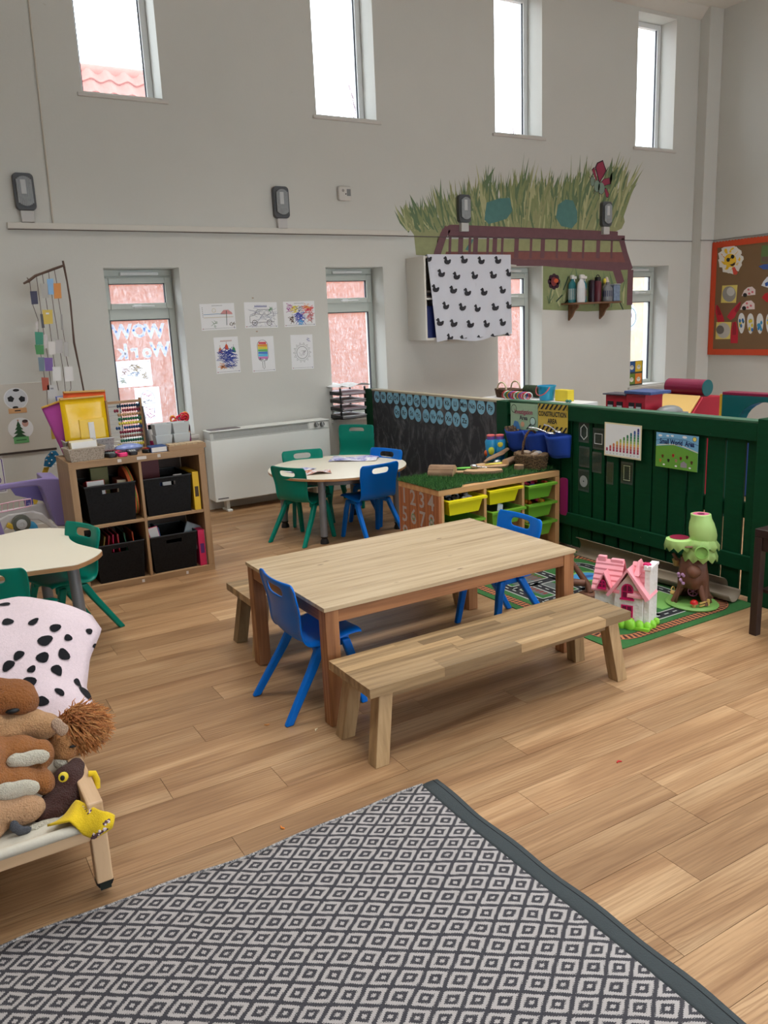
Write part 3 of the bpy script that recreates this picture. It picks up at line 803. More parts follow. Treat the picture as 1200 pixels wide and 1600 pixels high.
# hoop drum standing on edge beside the upper left basket
t = thing('hand_drum', 'orange and green rimmed tambourine drum standing beside upper left basket', 'drum', (KX + .352, KY + .17, ZU + .150), rot=(0, R(84), 0))
b = MB(); b.lathe([(.148, -.018), (.150, -.012), (.150, .014)], ORG, 40); b.lathe([(.1475, -.016), (.1475, .014)], pm((180, 120, 80), .6), 40); b.build('rim', t, smooth=40)
b = MB(); b.lathe([(.1505, .0), (.152, .004), (.1505, .008)], pm((120, 150, 70), .5), 40); b.build('green_band', t, smooth=40)
b = MB(); b.lathe([(0, -.0185), (.147, -.0185)], ORG, 40); b.build('skin', t, smooth=40)
carton('blue_book', 'dark blue book lying in front of upper right basket opening', (KX + .45, KY + .05, ZU + .06), .10, .012, .165, (NAVY, pm((40, 80, 140), .4)), (R(-25), 0, 0), 'book')
carton('white_card_pack', 'white card pack in upper right basket left of the other', (KX + .525, KY + .03, ZU + .12), .05, .03, .105, (WHT, WHT), (R(-20), 0, R(-8)), 'card pack')
carton('white_card_pack', 'white card pack in upper right basket nearest the yellow box', (KX + .60, KY + .05, ZU + .12), .05, .03, .11, (WHT, WHT), (R(-18), 0, R(-8)), 'card pack')
carton('jigsaw_box', 'tall yellow jigsaw box beside upper right basket', (KX + .700, KY + .015, ZU), .038, .24, .235, (YEL, YEL, pm((60, 40, 20), .5)))
carton('folder_box', 'maroon box file with letters standing at back of upper right cube', (KX + .42, KY + .22, ZU + .0), .14, .04, .318, (DKRED, pm((96, 26, 34), .5)), words='CR', wcol=pm((200, 170, 170), .5), wsize=.05)
for i, (x, c, rz, lab) in enumerate(((.11, (150, 120, 50), 12, 'olive plastic wallet leaning at left in lower left basket'), (.15, (180, 40, 50), 8, 'red plastic wallet in lower left basket beside the olive one'), (.19, (214, 40, 90), 4, 'pink plastic wallet in the middle of lower left basket'), (.24, (190, 50, 60), -2, 'crimson plastic wallet right of the pink one in lower left basket'), (.29, (40, 100, 70), -5, 'green plastic wallet in lower left basket'), (.33, (210, 80, 40), -3, 'orange plastic wallet at right of lower left basket'))):
    b = MB(); b.box(0, .006, 0, .22, 0, .235, pm(c, .35)); b.box(-.001, .007, -.001, .221, .21, .236, pm(tuple(int(v * .8) for v in c), .35))
    tag(b.build('plastic_wallet', loc=(KX + x, KY + .07, ZL + .035), rot=(0, R(rz), 0), smooth=0), lab, 'wallet', 'plastic wallets in the lower left basket')
carton('book_red_blue', 'pink and blue picture book leaning in lower right basket', (KX + .435, KY + .03, ZL + .09), .06, .02, .19, (PINKB, WHT, NAVY), (R(-10), R(-8), 0), 'book')
carton('blue_folder', 'thin blue folder behind the picture book in lower right basket', (KX + .49, KY + .06, ZL + .09), .012, .16, .18, (pm((60, 110, 160), .4),), (0, R(-8), 0), 'folder')
carton('grey_magazine', 'grey blue magazine slanting out of lower right basket', (KX + .60, KY + .05, ZL + .15), .11, .012, .15, (pm((110, 116, 124), .4), pm((140, 150, 156), .4, .4, 25), SKY), (R(-20), R(28), 0), 'magazine')
carton('game_box', 'pink puzzle box standing beside lower right basket', (KX + .700, KY + .015, ZL), .040, .24, .225, (PINKB, pm((206, 36, 86), .5), pm((90, 40, 110), .5)))
b = MB(); b.box(0, .012, 0, .2, 0, .22, WHT); tag(b.build('white_folder', loc=(KX + .742, KY + .03, ZL), smooth=0), 'thin white folder beside the pink puzzle box', 'folder')
# ---- on top of the shelf
ZT = KH + .0005
make_basket('small_basket', 'small taupe basket of cards at front left on cube shelf', (KX + .115, KY + .015, ZT), .205, .13, .072, TAUPE_WEAVE, pm((178, 166, 152), .5), None, .012, None, R(6))
carton('card_set', 'cream edged card set standing in small taupe basket', (KX + .045, KY + .065, ZT + .012), .145, .03, .095, (CRM, WHT), (R(-12), 0, R(6)), 'cards')
carton('card_set', 'brown edged cards behind the cream set in small taupe basket', (KX + .04, KY + .105, ZT + .012), .14, .02, .10, (pm((170, 140, 100), .6), CRM), (R(-10), 0, R(6)), 'cards')
make_basket('large_basket', 'large pale grey basket holding plastic folders on cube shelf', (KX + .165, KY + .165, ZT), .275, .19, .098, GREY_WEAVE, pm((190, 190, 190), .5), None, .012, None)
def plastic_folder(name, label, loc, w_, h, c, rot, pocket=False, rough=.18):
    mb = MB(); m = pm(c, rough, .10, 14, bmp=.25, bs=9)
    def fn(u, v):
        return Vector(((u - .5) * w_, -.012 * math.sin(PI * u) * math.sin(PI * min(v * 1.2, 1)), v * h))
    mb.grid(fn, 8, 8, m)
    t = thing(name, label, 'folder', loc, rot=rot)
    mb.build('body', t, smooth=60, solid=.012)
    b = MB(); b.box(-w_ / 2, w_ / 2, -.006, .016, h - .012, h, pm((196, 150, 70), .3)); b.build('zip', t, smooth=0, bevel=.003)
    if pocket:
        b = MB(); b.box(-.04, w_ / 2 - .02, -.018, -.013, .02, h * .6, pm((232, 190, 30), .15, .1, 14)); b.build('pocket', t, smooth=0, bevel=.003)
        b = MB(); b.box(.01, .042, -.0225, -.0185, .045, h * .54, WHT); b.build('label', t, smooth=0)
    return t
plastic_folder('zip_folder', 'bright yellow zip folder with white label in large grey basket', (KX + .165, KY + .225, ZT + .02), .25, .325, (238, 192, 16), (R(-3), 0, R(3)), True)
plastic_folder('zip_folder', 'orange zip folder behind the yellow one in grey basket', (KX + .185, KY + .29, ZT + .02), .24, .355, (232, 96, 50), (R(-4), R(2), R(3)))
plastic_folder('zip_folder', 'purple pink zip folder leaning out left of the yellow one', (KX + .085, KY + .27, ZT + .03), .12, .30, (170, 70, 150), (R(-4), R(-17), R(-10)))
carton('blue_bottle_box', 'blue and white packet poking up behind purple folder', (KX + .05, KY + .33, ZT + .02), .05, .03, .33, (pm((60, 90, 190), .3), WHT), (0, R(-2), 0))
# abacus
t = thing('abacus', 'wooden abacus with coloured bead rows on the cube shelf', 'abacus', (KX + .30, KY + .265, ZT), rz=R(4))
for x in (.0, .205): post(.012, .03, .30, OAK, 'frame_post', t, (x, 0, .01), .002)
b = MB(); b.box(-.006, .211, -.012, .012, .285, .300, OAK); b.box(-.015, .22, -.035, .035, 0, .01, OAK); b.build('frame_rail', t, smooth=0, bevel=.002)
cols = [(24, 60, 92), (130, 34, 60), (190, 150, 110), (24, 104, 70), (222, 204, 80), (30, 70, 120), (130, 34, 60), (150, 100, 90), (30, 100, 80), (214, 200, 80)]
bead = {}
for r_, c in enumerate(cols):
    z = .268 - r_ * .026
    b = MB(); b.tube([(0, 0, z), (.205, 0, z)], .0016, pm((180, 180, 180), .3, metal=.8), 6); rod = b.build('rod', t, smooth=60)
    if c not in bead:
        b = MB(); b.ell((0, 0, 0), (.0072, .0105, .0105), pm(c, .3), 10, 6); bead[c] = b.mesh('bead', 60)
    x = .198
    for k in range(10):
        inst(bead[c], 'bead', rod, (x - k * .0145 - (.02 if k > 7 and r_ in (1, 5, 9) else 0), 0, z))
b = MB(); b.box(0, .004, 0, .16, 0, .26, pm((110, 112, 120), .4)); tag(b.build('grey_board', loc=(KX + .525, KY + .24, ZT), rot=(0, R(-4), 0), smooth=0), 'thin grey board standing right of the abacus', 'board')
# phones, remotes and a sparkly bag in front of the abacus
def remote(label, loc, rz, c, keys, l=.12):
    t = thing('toy_phone', label, 'toy phone', loc, rz, 'toy phones on the cube shelf')
    b = MB(); b.prism(rrect(-.025, 0, .025, l, .014), 0, .022, pm(c, .35)); b.build('body', t, smooth=30, bevel=.004)
    b = MB()
    for i in range(3):
        for j in range(4): b.box(-.017 + i * .0125, -.009 + i * .0125, .02 + j * .014, .03 + j * .014, .0215, .0255, pm(keys, .4))
    b.build('keypad', t, smooth=0); return t
remote('black toy phone leftmost in the pile on cube shelf', (KX + .255, KY + .02, ZT), R(8), (26, 26, 30), (120, 130, 130))
remote('bright pink toy phone at front of the pile on cube shelf', (KX + .312, KY + .012, ZT), R(3), (236, 46, 120), (60, 40, 50), .11)
remote('black toy phone with silver keys beside the pink one', (KX + .37, KY + .025, ZT), R(-6), (28, 28, 32), (190, 194, 196))
remote('green and black toy phone lying on the back of the pile', (KX + .30, KY + .12, ZT), R(70), (26, 70, 50), (30, 30, 30))
remote('red toy phone lying at left back of the pile', (KX + .325, KY + .165, ZT + .0), R(85), (190, 40, 60), (120, 30, 40))
remote('black and red toy phone right of the pile by the white box', (KX + .445, KY + .055, ZT), R(-40), (24, 26, 28), (170, 50, 40))
b = MB(); b.ell((0, 0, .026), (.085, .05, .026), pm((130, 146, 196), .15, .35, 40), 18, 8); tag(b.build('sparkly_pouch', loc=(KX + .385, KY + .19, ZT)), 'shiny blue patterned pouch lying in front of the abacus', 'pouch')
carton('white_blue_box', 'white box with blue lid between phones and number tray', (KX + .475, KY + .03, ZT), .095, .10, .033, (NAVY, WHT))
t = thing('number_tray', 'shallow wooden sorting tray at right front corner of cube shelf', 'tray', (KX + .575, KY + .01, ZT))
b = MB(); b.box(0, .225, 0, .10, 0, .028, OAK); b.build('base', t, smooth=0, bevel=.001)
for k in range(6):
    b = MB(); b.box(.008 + k * .035, .040 + k * .035, .012, .088, .028, .036, PINE_TOP); b.build('tile', t, smooth=0, bevel=.001)
POT = pm((200, 206, 208), .4, .03)
for x, z, lab in ((.588, 0, 'lower left'), (.698, 0, 'lower right'), (.588, 1, 'upper left'), (.698, 1, 'upper right')):
    b, _ = open_box(.104, .09, .085, .01, POT); 
    for i, p in enumerate(b.v): b.v[i] = Vector((p.x, p.y, .085 - p.z)) if False else p
    tag(b.build('white_pot', loc=(KX + x, KY + .13, ZT + z * .066), smooth=0, solid=.003, bevel=.004), lab + ' white plastic pot of the two stacks on cube shelf', 'pot', 'white pots on the cube shelf')
t = thing('craft_jar', 'jar of dark toys topped with red and pink pipe cleaner loops', 'jar', (KX + .757, KY + .255, ZT)); t.scale = (1, 1, 1.12)
b = MB(); b.lathe([(.03, 0), (.034, .01), (.034, .10), (.03, .11)], pm((70, 40, 60), .2, .6, 40), 14); b.build('jar_body', t, smooth=40)
rg = random.Random(3)
for k in range(12):
    a = rg.uniform(0, 6.28); c = Vector((rg.uniform(-.075, .02), rg.uniform(-.02, .02), rg.uniform(.12, .165)))
    b = MB(); pts = [c + Vector((.016 * math.cos(q), .006 * math.sin(a), .016 * math.sin(q))) for q in [i * PI / 5 for i in range(11)]]
    b.tube(pts, .0045, pm(rg.choice([(216, 40, 70), (230, 70, 120), (226, 150, 60), (196, 40, 50)]), .7), 6, False); b.build('loop', t, smooth=60)
t = thing('hand_gel_bottle', 'white and pink bottle with black cap behind grey board', 'bottle', (KX + .553, KY + .30, ZT))
b = MB(); b.lathe([(.02, 0), (.022, .01), (.022, .04)], pm((170, 40, 100), .3), 12); b.lathe([(.022, .04), (.022, .09), (.012, .11)], WHT, 12); b.build('bottle_body', t, smooth=40)
b = MB(); b.lathe([(.013, .11), (.014, .135), (0, .138)], BLACK, 12); b.build('cap', t, smooth=40)
t = thing('small_figure', 'small dark haired doll standing right of white pots', 'doll', (KX + .752, KY + .18, ZT))
b = MB(); b.lathe([(.012, 0), (.018, .02), (.012, .06), (.008, .07)], pm((120, 40, 90), .5), 10); b.build('dress', t, smooth=40)
b = MB(); b.ell((0, 0, .083), (.014, .014, .016), pm((190, 140, 110), .6)); b.build('head', t); b = MB(); b.ell((0, .003, .088), (.0155, .015, .014), BLACK); b.build('hair', t)

# ================================================================== STORAGE HEATER
HEAT = pm((240, 243, 239), .45, .03, 2)
t = thing('storage_heater', 'wide white storage heater with grille and two dials below the drawings', 'heater', (2.10, 6.25, 0))
HW, HZ0, HZ1 = 1.065, .095, .672
b = MB(); b.box(0, HW, 0, .165, HZ0, HZ1 - .075, HEAT); b.build('casing', t, smooth=0, bevel=.006)
b = MB(); b.hexa([(0, .0, HZ1 - .0745), (HW, .0, HZ1 - .0745), (HW, .165, HZ1 - .0745), (0, .165, HZ1 - .0745)], [(0, .018, HZ1 - .008), (HW, .018, HZ1 - .008), (HW, .165, HZ1 - .008), (0, .165, HZ1 - .008)], pm((196, 198, 194), .45)); b.build('grille_panel', t, smooth=0, bevel=.003)
b = MB(); b.box(-.006, HW + .006, .006, .168, HZ1 - .0078, HZ1, HEAT); b.build('lid', t, smooth=0, bevel=.003)
def mesh_mat():
    m, nt, N, L, b_ = newmat('perforated_grille'); v = objco(nt)
    vo = nt.nodes.new('ShaderNodeTexVoronoi'); vo.inputs['Scale'].default_value = 95; vo.inputs['Randomness'].default_value = 0; L.new(v, vo.inputs['Vector'])
    L.new(ramp(nt, vo.outputs['Distance'], [(.28, lin((58, 58, 58))), (.42, lin((190, 192, 188)))]), b_.inputs['Base Color']); return m
tilt = math.atan2(.018, .0665)
b = MB(); b.box(.03, HW - .20, -.001, 0, 0, .052, mesh_mat()); b.build('grille_mesh', t, (0, .003, HZ1 - .066), (-tilt, 0, 0), smooth=0)
b = MB(); b.box(HW - .185, HW - .015, -.002, 0, .002, .056, pm((222, 222, 218), .4)); b.build('control_plate', t, (0, .003, HZ1 - .066), (-tilt, 0, 0), smooth=0)
for x in (HW - .125, HW - .07):
    b = MB(); b.lathe([(.021, 0), (.019, .012), (0, .013)], pm((96, 98, 98), .4), 18); b.box(-.003, .003, -.017, .017, .013, .018, pm((205, 205, 205), .4)); b.build('dial', t, (x, -.004, HZ1 - .036), (R(90) - tilt, 0, 0), smooth=40)
for x in (.12, HW - .12):
    b = MB(); b.box(x - .02, x + .02, .01, .15, 0, .018, HEAT); b.box(x - .014, x + .014, .05, .12, .018, HZ0, HEAT); b.build('foot', t, smooth=0, bevel=.004)
b = MB(); b.box(.02, .11, -.0012, 0, .115, .125, pm((120, 120, 122), .5)); b.build('nameplate', t, smooth=0)
b = MB(); b.prism(rrect(0, 0, .26, .11, .01), 0, .004, pm((120, 110, 116), .4)); tag(b.build('dark_tray', loc=(2.12, 6.28, HZ1 + .0005), rot=(0, 0, R(3)), smooth=0), 'flat dark tray lying on left end of the heater', 'tray')
# ================================================================== CHALKBOARD PARTITION AND GREEN FENCE  (plane X = 3.55, faces -X)
FX = 3.55
def paint_wood(name, c, c2, rough=.4):
    m, nt, N, L, b_ = newmat(name); v = objco(nt, (6, 6, 30)); n = noise(nt, v, 2.0, 4, .6)
    base = mixc(nt, lin(c), lin(c2), n)
    wv = objco(nt); chip = ramp(nt, noise(nt, wv, 30, 4, .7), [(.735, (0, 0, 0, 1)), (.76, (1, 1, 1, 1))])
    L.new(mixc(nt, base, lin((150, 160, 140)), mth(nt, 'MULTIPLY', chip, .6)), b_.inputs['Base Color'])
    b_.inputs['Roughness'].default_value = .6; b_.inputs['Specular IOR Level'].default_value = .2
    L.new(bump(nt, n, .12, .004), b_.inputs['Normal']); return m
FGREEN = paint_wood('green_fence_paint', (0, 52, 28), (2, 66, 38))
def chalk_mat():
    m, nt, N, L, b_ = newmat('smeared_blackboard'); v = objco(nt, (3.4, 1.5, 1))
    n = noise(nt, v, 2.6, 8, .70, 1.6); n2 = noise(nt, objco(nt), 1.8, 3)
    f = mth(nt, 'MULTIPLY', ramp(nt, n, [(.48, (0, 0, 0, 1)), (.74, (1, 1, 1, 1))]), ramp(nt, n2, [(.3, (.25,) * 3 + (1,)), (.7, (1, 1, 1, 1))]))
    L.new(mixc(nt, lin((44, 46, 52)), lin((136, 134, 136)), f), b_.inputs['Base Color']); b_.inputs['Roughness'].default_value = .85; return m
t = thing('chalkboard_partition', 'low smeared chalkboard panel with green posts beside round table', 'chalkboard', (FX, 0, 0))
b = MB(); b.box(-.86, .86, 0, .84, 0, .018, chalk_mat()); b.build('board', t, (0, 5.262, .05), ON_SIDE, smooth=0)
b = MB(); b.box(-.022, .06, 6.122, 6.235, 0, .905, FGREEN); b.build('post', t, smooth=0, bevel=.003)
b = MB(); b.box(-.035, .06, 4.285, 4.400, 0, .905, FGREEN); b.build('post', t, smooth=0, bevel=.003)
b = MB(); b.box(-.022, .045, 4.40, 6.122, .891, .907, pm((170, 160, 140), .6)); b.build('top_strip', t, smooth=0, bevel=.002)
b = MB(); b.box(.001, .05, 4.40, 6.122, .0, .05, FGREEN); b.build('kick_board', t, smooth=0)
OVAL = pm((124, 178, 204), .5, .03); 
import string
Yr1 = [6.038, 5.933, 5.827, 5.726, 5.62, 5.52, 5.419, 5.313, 5.21, 5.11, 5.003, 4.902, 4.798, 4.694, 4.591, 4.484]
Zr1 = [.847, .849, .849, .85, .849, .85, .846, .846, .852, .85, .852, .85, .851, .848, .848, .851]
Yr2 = [5.721, 5.612, 5.5, 5.408, 5.294, 5.194, 5.101, 4.989, 4.89, 4.789]; Zr2 = [.738, .737, .741, .731, .734, .736, .736, .736, .736, .735]
for k, (y, z) in enumerate(list(zip(Yr1, Zr1)) + list(zip(Yr2, Zr2))):
    L_ = string.ascii_uppercase[k]
    b = MB(); b.prism([(.046 * math.cos(a), .053 * math.sin(a)) for a in [i * 2 * PI / 24 for i in range(24)]], 0, .0012, OVAL)
    b.text(L_ + L_.lower(), .052, 0, -.018, .0016, INK, bold=.0012)
    tag(b.build('letter_card', loc=(FX - .0185, y, z), rot=ON_SIDE, smooth=0), 'pale blue oval letter card %s on the chalkboard' % (L_ + L_.lower()), 'letter card', 'alphabet cards on the chalkboard')

t = thing('green_fence', 'green painted pallet board fence around the play corner', 'fence', (FX, 0, 0))
edges = [4.285, 4.165, 4.045, 3.925, 3.805, 3.70]
bl = [(edges[i + 1] + .006, edges[i] - .006) for i in range(5)]
bl += [(3.651 - .01, 3.70 - .004), (3.535, 3.637), (3.433, 3.519), (3.323, 3.413), (3.207, 3.303), (3.078, 3.193), (2.967, 3.068), (2.848, 2.954), (2.734, 2.832), (2.615, 2.718), (2.499, 2.603), (2.436 - .05, 2.483)]
for y0, y1 in bl:
    b = MB(); b.box(0, .016, y0, y1, .02, .88, FGREEN); b.build('board', t, smooth=0, bevel=.002)
b = MB(); b.box(-.022, -.0005, 2.42, 4.284, .818, .905, FGREEN); b.build('top_rail', t, smooth=0, bevel=.003)
b = MB(); b.box(-.022, -.0005, 2.42, 4.284, .158, .236, FGREEN); b.build('bottom_rail', t, smooth=0, bevel=.003)
b = MB(); b.box(-.022, .05, 2.42, 4.284, .9055, .917, pm((60, 100, 76), .6, .2, 20)); b.build('cap_strip', t, smooth=0, bevel=.002)
b = MB(); b.box(.0165, .05, 2.42, 4.284, .80, .9, FGREEN); b.build('back_rail', t, smooth=0)
b = MB(); b.box(.0165, .04, 2.42, 4.284, .42, .50, FGREEN); b.build('back_rail', t, smooth=0)
b = MB(); b.box(-.030, .07, 2.26, 2.4195, 0, .93, FGREEN); b.build('end_post', t, smooth=0, bevel=.004)

def sheet(name, label, cat, w_, h, loc, rot, mat=WHITE_PAPER, group=None, curl=0.0):
    """a flat sheet; local frame: x right, y up, z out; origin at its centre"""
    mb = MB()
    if curl:
        mb.grid(lambda u, v: Vector(((u - .5) * w_, (v - .5) * h, .0012 + curl * (math.sin(PI * u) * .3 + (1 - v) ** 2 * .7))), 8, 6, mat)
    else: mb.box(-w_ / 2, w_ / 2, -h / 2, h / 2, 0, .0008, mat)
    mb.tagargs = (name, label, cat, loc, rot, group); mb.z = .0012
    return mb
def post_up(mb):
    name, label, cat, loc, rot, group = mb.tagargs
    return tag(mb.build(name, loc=loc, rot=rot, smooth=0), label, cat, group)
FP = FX - .0228
# Small World Area
s = sheet('small_world_sign', 'green and blue Small World Area poster on the fence', 'poster', .275, .188, (FP, 2.893, .717), ON_SIDE, pm((120, 176, 214), .35))
s.flat([(-.1375, -.094), (.1375, -.094), (.1375, .005), (.06, .022), (-.02, .034), (-.1375, .018)], .0011, pm((104, 160, 62), .4, .08, 30))
s.line([(-.13, .024), (-.05, .036), (.03, .036), (.1, .018), (.1375, .008)], .004, .0014, pm((232, 226, 190), .5))
s.line([(-.1375, .05), (-.08, .064), (0, .068), (.06, .066), (.1375, .046)], .0022, .0013, pm((40, 70, 120), .5))
for x, y, r_ in ((-.11, .078, .009), (-.06, .080, .007), (-.03, .082, .007), (.05, .082, .010)): s.disc(x, y, r_ * 1.5, r_ * .7, .0013, WHITE_PAPER, 14)
s.disc(.113, .077, .011, .011, .0013, pm((236, 214, 110), .5)); s.ring(.113, .077, .011, .013, .0014, INK)
s.text('Small World  Area', .038, 0, .036, .0016, pm((24, 40, 96), .5), bold=.0012, squash=.78)
for x, y, c in ((-.09, -.03, (120, 70, 40)), (-.05, -.05, (50, 40, 40)), (-.105, -.055, (196, 150, 60)), (-.02, -.02, (200, 60, 60)), (.03, -.03, (150, 60, 60)), (.07, -.02, (90, 60, 40)), (.10, -.045, (90, 60, 40)), (0, -.045, (180, 140, 110))):
    s.disc(x, y, .009, .006, .0013, pm(c, .5), 10); s.flat([(x - .006, y - .012), (x + .006, y - .012), (x + .005, y), (x - .005, y)], .0013, pm(c, .5))
s.flat([(.03, -.08), (.07, -.08), (.07, -.058), (.05, -.046), (.03, -.058)], .0013, pm((150, 140, 150), .5))
for x in (-.08, .0, .09): s.disc(x, -.078, .008, .005, .0013, WHITE_PAPER, 10)
post_up(s)
# staircase number chart
s = sheet('number_chart', 'white chart of ten rainbow columns in rising steps on the fence', 'poster', .278, .196, (FP, 3.272, .738), ON_SIDE, pm((226, 214, 176), .5))
s.box(-.131, .131, -.09, .09, .0008, .0011, WHITE_PAPER)
NC = [(170, 40, 80), (190, 70, 70), (214, 120, 70), (222, 180, 80), (160, 180, 80), (90, 150, 80), (50, 130, 90), (50, 120, 130), (60, 90, 160), (60, 60, 130)]
for k in range(10):
    x = -.117 + k * .0258
    for j in range(k + 1): s.flat([(x - .007, -.068 + j * .0142), (x + .007, -.068 + j * .0142), (x + .007, -.0545 + j * .0142), (x - .007, -.0545 + j * .0142)], .0013, pm(NC[j], .5))
    s.disc(x, -.068 + (k + 1) * .0142, .007, .006, .0014, pm(NC[k], .5), 12)
    s.text(str(k + 1), .013, x, -.084, .0014, INK)
post_up(s)
# construction area
s = sheet('construction_sign', 'yellow CONSTRUCTION AREA sign with black stripes on the fence', 'sign', .272, .172, (FP, 3.851, .825), (R(90), R(-1), R(-90)), pm((206, 176, 70), .4), curl=.004)
for yb, yt in ((.052, .086), (-.086, -.052)):
    for k in range(8):
        x = -.15 + k * .04
        P = [(x, yb), (x + .018, yb), (x + .018 + .03, yt), (x + .03, yt)]
        P = [(min(max(px, -.136), .136), py) for px, py in P]
        if P[1][0] - P[0][0] > .004 or P[2][0] - P[3][0] > .004: s.flat(P, .0062, BLACK)
s.text('CONSTRUCTION', .043, 0, .010, .0064, INK, bold=.0012, squash=.76); s.text('AREA', .043, 0, -.034, .0064, INK, bold=.0012, squash=.8)
post_up(s)
s = sheet('investigation_sign', 'faded Investigation Area poster with magnifying glasses next to construction sign', 'poster', .272, .174, (FP, 4.125, .814), (R(90), R(-1), R(-90)), pm((150, 180, 150), .4, .2, 12), curl=.004)
s.text('Investigation', .042, 0, .018, .0064, pm((150, 60, 90), .5), bold=.001, squash=.85); s.text('Area', .04, 0, -.02, .0064, pm((50, 40, 60), .5), bold=.001)
s.ring(-.095, .05, .024, .028, .0066, INK); s.ring(.09, -.025, .024, .028, .0066, INK); s.disc(.09, -.025, .024, .024, .0063, pm((180, 210, 200), .3))
s.line([(.07, -.045), (.03, -.08)], .009, .0066, INK); s.flat([(-.12, -.085), (-.03, -.085), (-.055, -.035), (-.09, -.03)], .0063, pm((70, 130, 190), .4)); s.disc(-.01, -.05, .018, .018, .0063, pm((200, 150, 120), .5))
post_up(s)
# small laminated cards
CARD = pm((52, 62, 56), .12, .3, 60)
cards = [(3.60, .757, .085, .127, 'hexagon'), (3.48, .727, .092, .128, 'wide frame'), (3.595, .605, .088, .128, 'plain'), (3.49, .583, .076, .126, 'mottled'), (3.598, .458, .09, .138, 'disc'), (3.384, .532, .055, .134, 'slim'), (3.254, .55, .09, .130, 'stitched frame')]
for y, z, w_, h, kind in cards:
    s = sheet('laminated_card', {'hexagon': 'dark laminated card with white hexagon outline on fence', 'wide frame': 'dark laminated card with white square frame on fence', 'plain': 'plain dark laminated card below the hexagon card', 'mottled': 'mottled dark laminated card below the square frame card', 'disc': 'dark laminated card with pale grey disc, lowest on the fence', 'slim': 'slim torn dark laminated card below number chart', 'stitched frame': 'dark laminated card with dotted pale rectangle below number chart'}[kind], 'card', w_, h, (FX - .0009 if z < .81 else FP, y, z), ON_SIDE, pm((64, 74, 70), .15, .25, 50), 'laminated cards on the green fence')
    s.box(-w_ / 2 + .005, w_ / 2 - .005, -h / 2 + .012, h / 2 - .012, .0008, .0010, CARD)
    CH = pm((200, 206, 206), .5, .2, 60)
    if kind == 'hexagon': s.line([(.030 * math.cos(R(a)), .046 * math.sin(R(a))) for a in range(30, 390, 60)], .006, .0013, CH, closed=True)
    if kind == 'wide frame': s.line([(-.03, -.03), (.03, -.03), (.03, .03), (-.03, .03)], .006, .0013, CH, closed=True)
    if kind == 'disc': s.disc(0, -.005, .033, .036, .0013, pm((150, 152, 152), .5, .15, 30)); s.disc(0, -.005, .005, .005, .0016, CARD, 10)
    if kind == 'stitched frame':
        for k in range(9):
            for sx in (-1, 1): s.disc(sx * .022, -.04 + k * .01, .003, .004, .0013, pm((196, 204, 170), .5), 6)
        for k in range(5):
            for sy in (-1, 1): s.disc(-.02 + k * .01, sy * .042, .004, .003, .0013, pm((196, 204, 170), .5), 6)
    post_up(s)
# blue hanging pouches with twigs and metal spoons
t = thing('hanging_pouches', 'blue fabric hanging organiser with three bulging pockets on green fence', 'organiser', (FX - .024, 0, 0))
PB = pm((26, 66, 160), .75, .1, 10, bmp=.1, bs=40)
b = MB(); b.box(-.002, 0, 3.69, 4.27, .60, .735, PB); b.build('backing', t, smooth=0)
for yc in (4.17, 3.99, 3.78):
    b = MB()
    def fn(u, v):
        a = PI * u
        return Vector((-.003 - (.05 + .045 * v) * math.sin(a), yc + .092 * math.cos(a) * (1 + .1 * v), .592 + .135 * v + .006 * math.sin(9 * u)))
    b.grid(fn, 14, 6, PB); b.add([fn(i / 14, 0) for i in range(15)], [tuple(range(15))], PB)
    b.build('pocket', t, smooth=60, solid=.002)
rg = random.Random(5); TWIG = wood('twig_bark', (84, 64, 50), (120, 96, 76), sc=(8, 30, 30), rough=.9, fig=.1)
t = thing('twig_bundle', 'bundle of short twigs in leftmost blue pocket', 'twigs', (FX - .07, 4.19, .64))
for k in range(16):
    b = MB(); x, y = rg.uniform(-.03, .03), rg.uniform(-.055, .055)
    b.tube([(x * .5, y * .6, 0), (x, y, .085 + rg.uniform(0, .03))], .008, TWIG, 7); b.build('twig', t, smooth=40)
CHROME = pm((200, 202, 206), .2, .03, metal=.9)
for k, (y, rz, lab) in enumerate(((3.80, .3, 'silver serving spoon lying across the right blue pocket'), (3.75, -.2, 'silver ladle bowl sticking out of right blue pocket'))):
    b = MB(); b.ell((0, 0, 0), (.034, .02, .008), CHROME, 14, 6); b.tube([(.03, 0, .002), (.10, .0, .012), (.15, 0, .008)], [.005, .004, .006], CHROME, 8)
    tag(b.build('spoon', loc=(FX - .09 + .02 * k, y, .742 + .012 * k), rot=(0, R(-8), R(95) + rz), smooth=50), lab, 'spoon')

# ================================================================== PAPER TRAYS on the second window sill
t = thing('letter_tray_stack', 'stack of black letter trays full of paper on window sill', 'letter tray', (3.29, 6.235, .655))
BP = pm((26, 26, 30), .35)
for k in range(4):
    z = k * .068
    b = MB(); b.box(0, .255, 0, .33, z, z + .004, BP); b.box(0, .004, 0, .33, z, z + .03, BP); b.box(.251, .255, 0, .33, z, z + .03, BP)
    for sx in (0, .243):
        for y in (.02, .29): b.box(sx, sx + .012, y, y + .014, z + .004, z + .066, BP)
    b.box(0, .255, .326, .33, z, z + .03, BP)
    b.build('tray', t, smooth=0)
rgp = random.Random(4)
for k in range(4):
    b = MB()
    for j in range(3): b.box(.008 + rgp.uniform(0, .01), .245, .004 - .02 * rgp.random(), .31, .006 + j * .009, .012 + j * .009, pm(rgp.choice([(226, 226, 230), (210, 206, 212), (196, 170, 180)]), .6))
    tag(b.build('paper_pile', loc=(3.29, 6.235, .655 + k * .068), smooth=0), 'pile of papers in the %s letter tray on the sill' % ('bottom', 'second', 'third', 'top')[k], 'papers', 'papers in the letter trays')
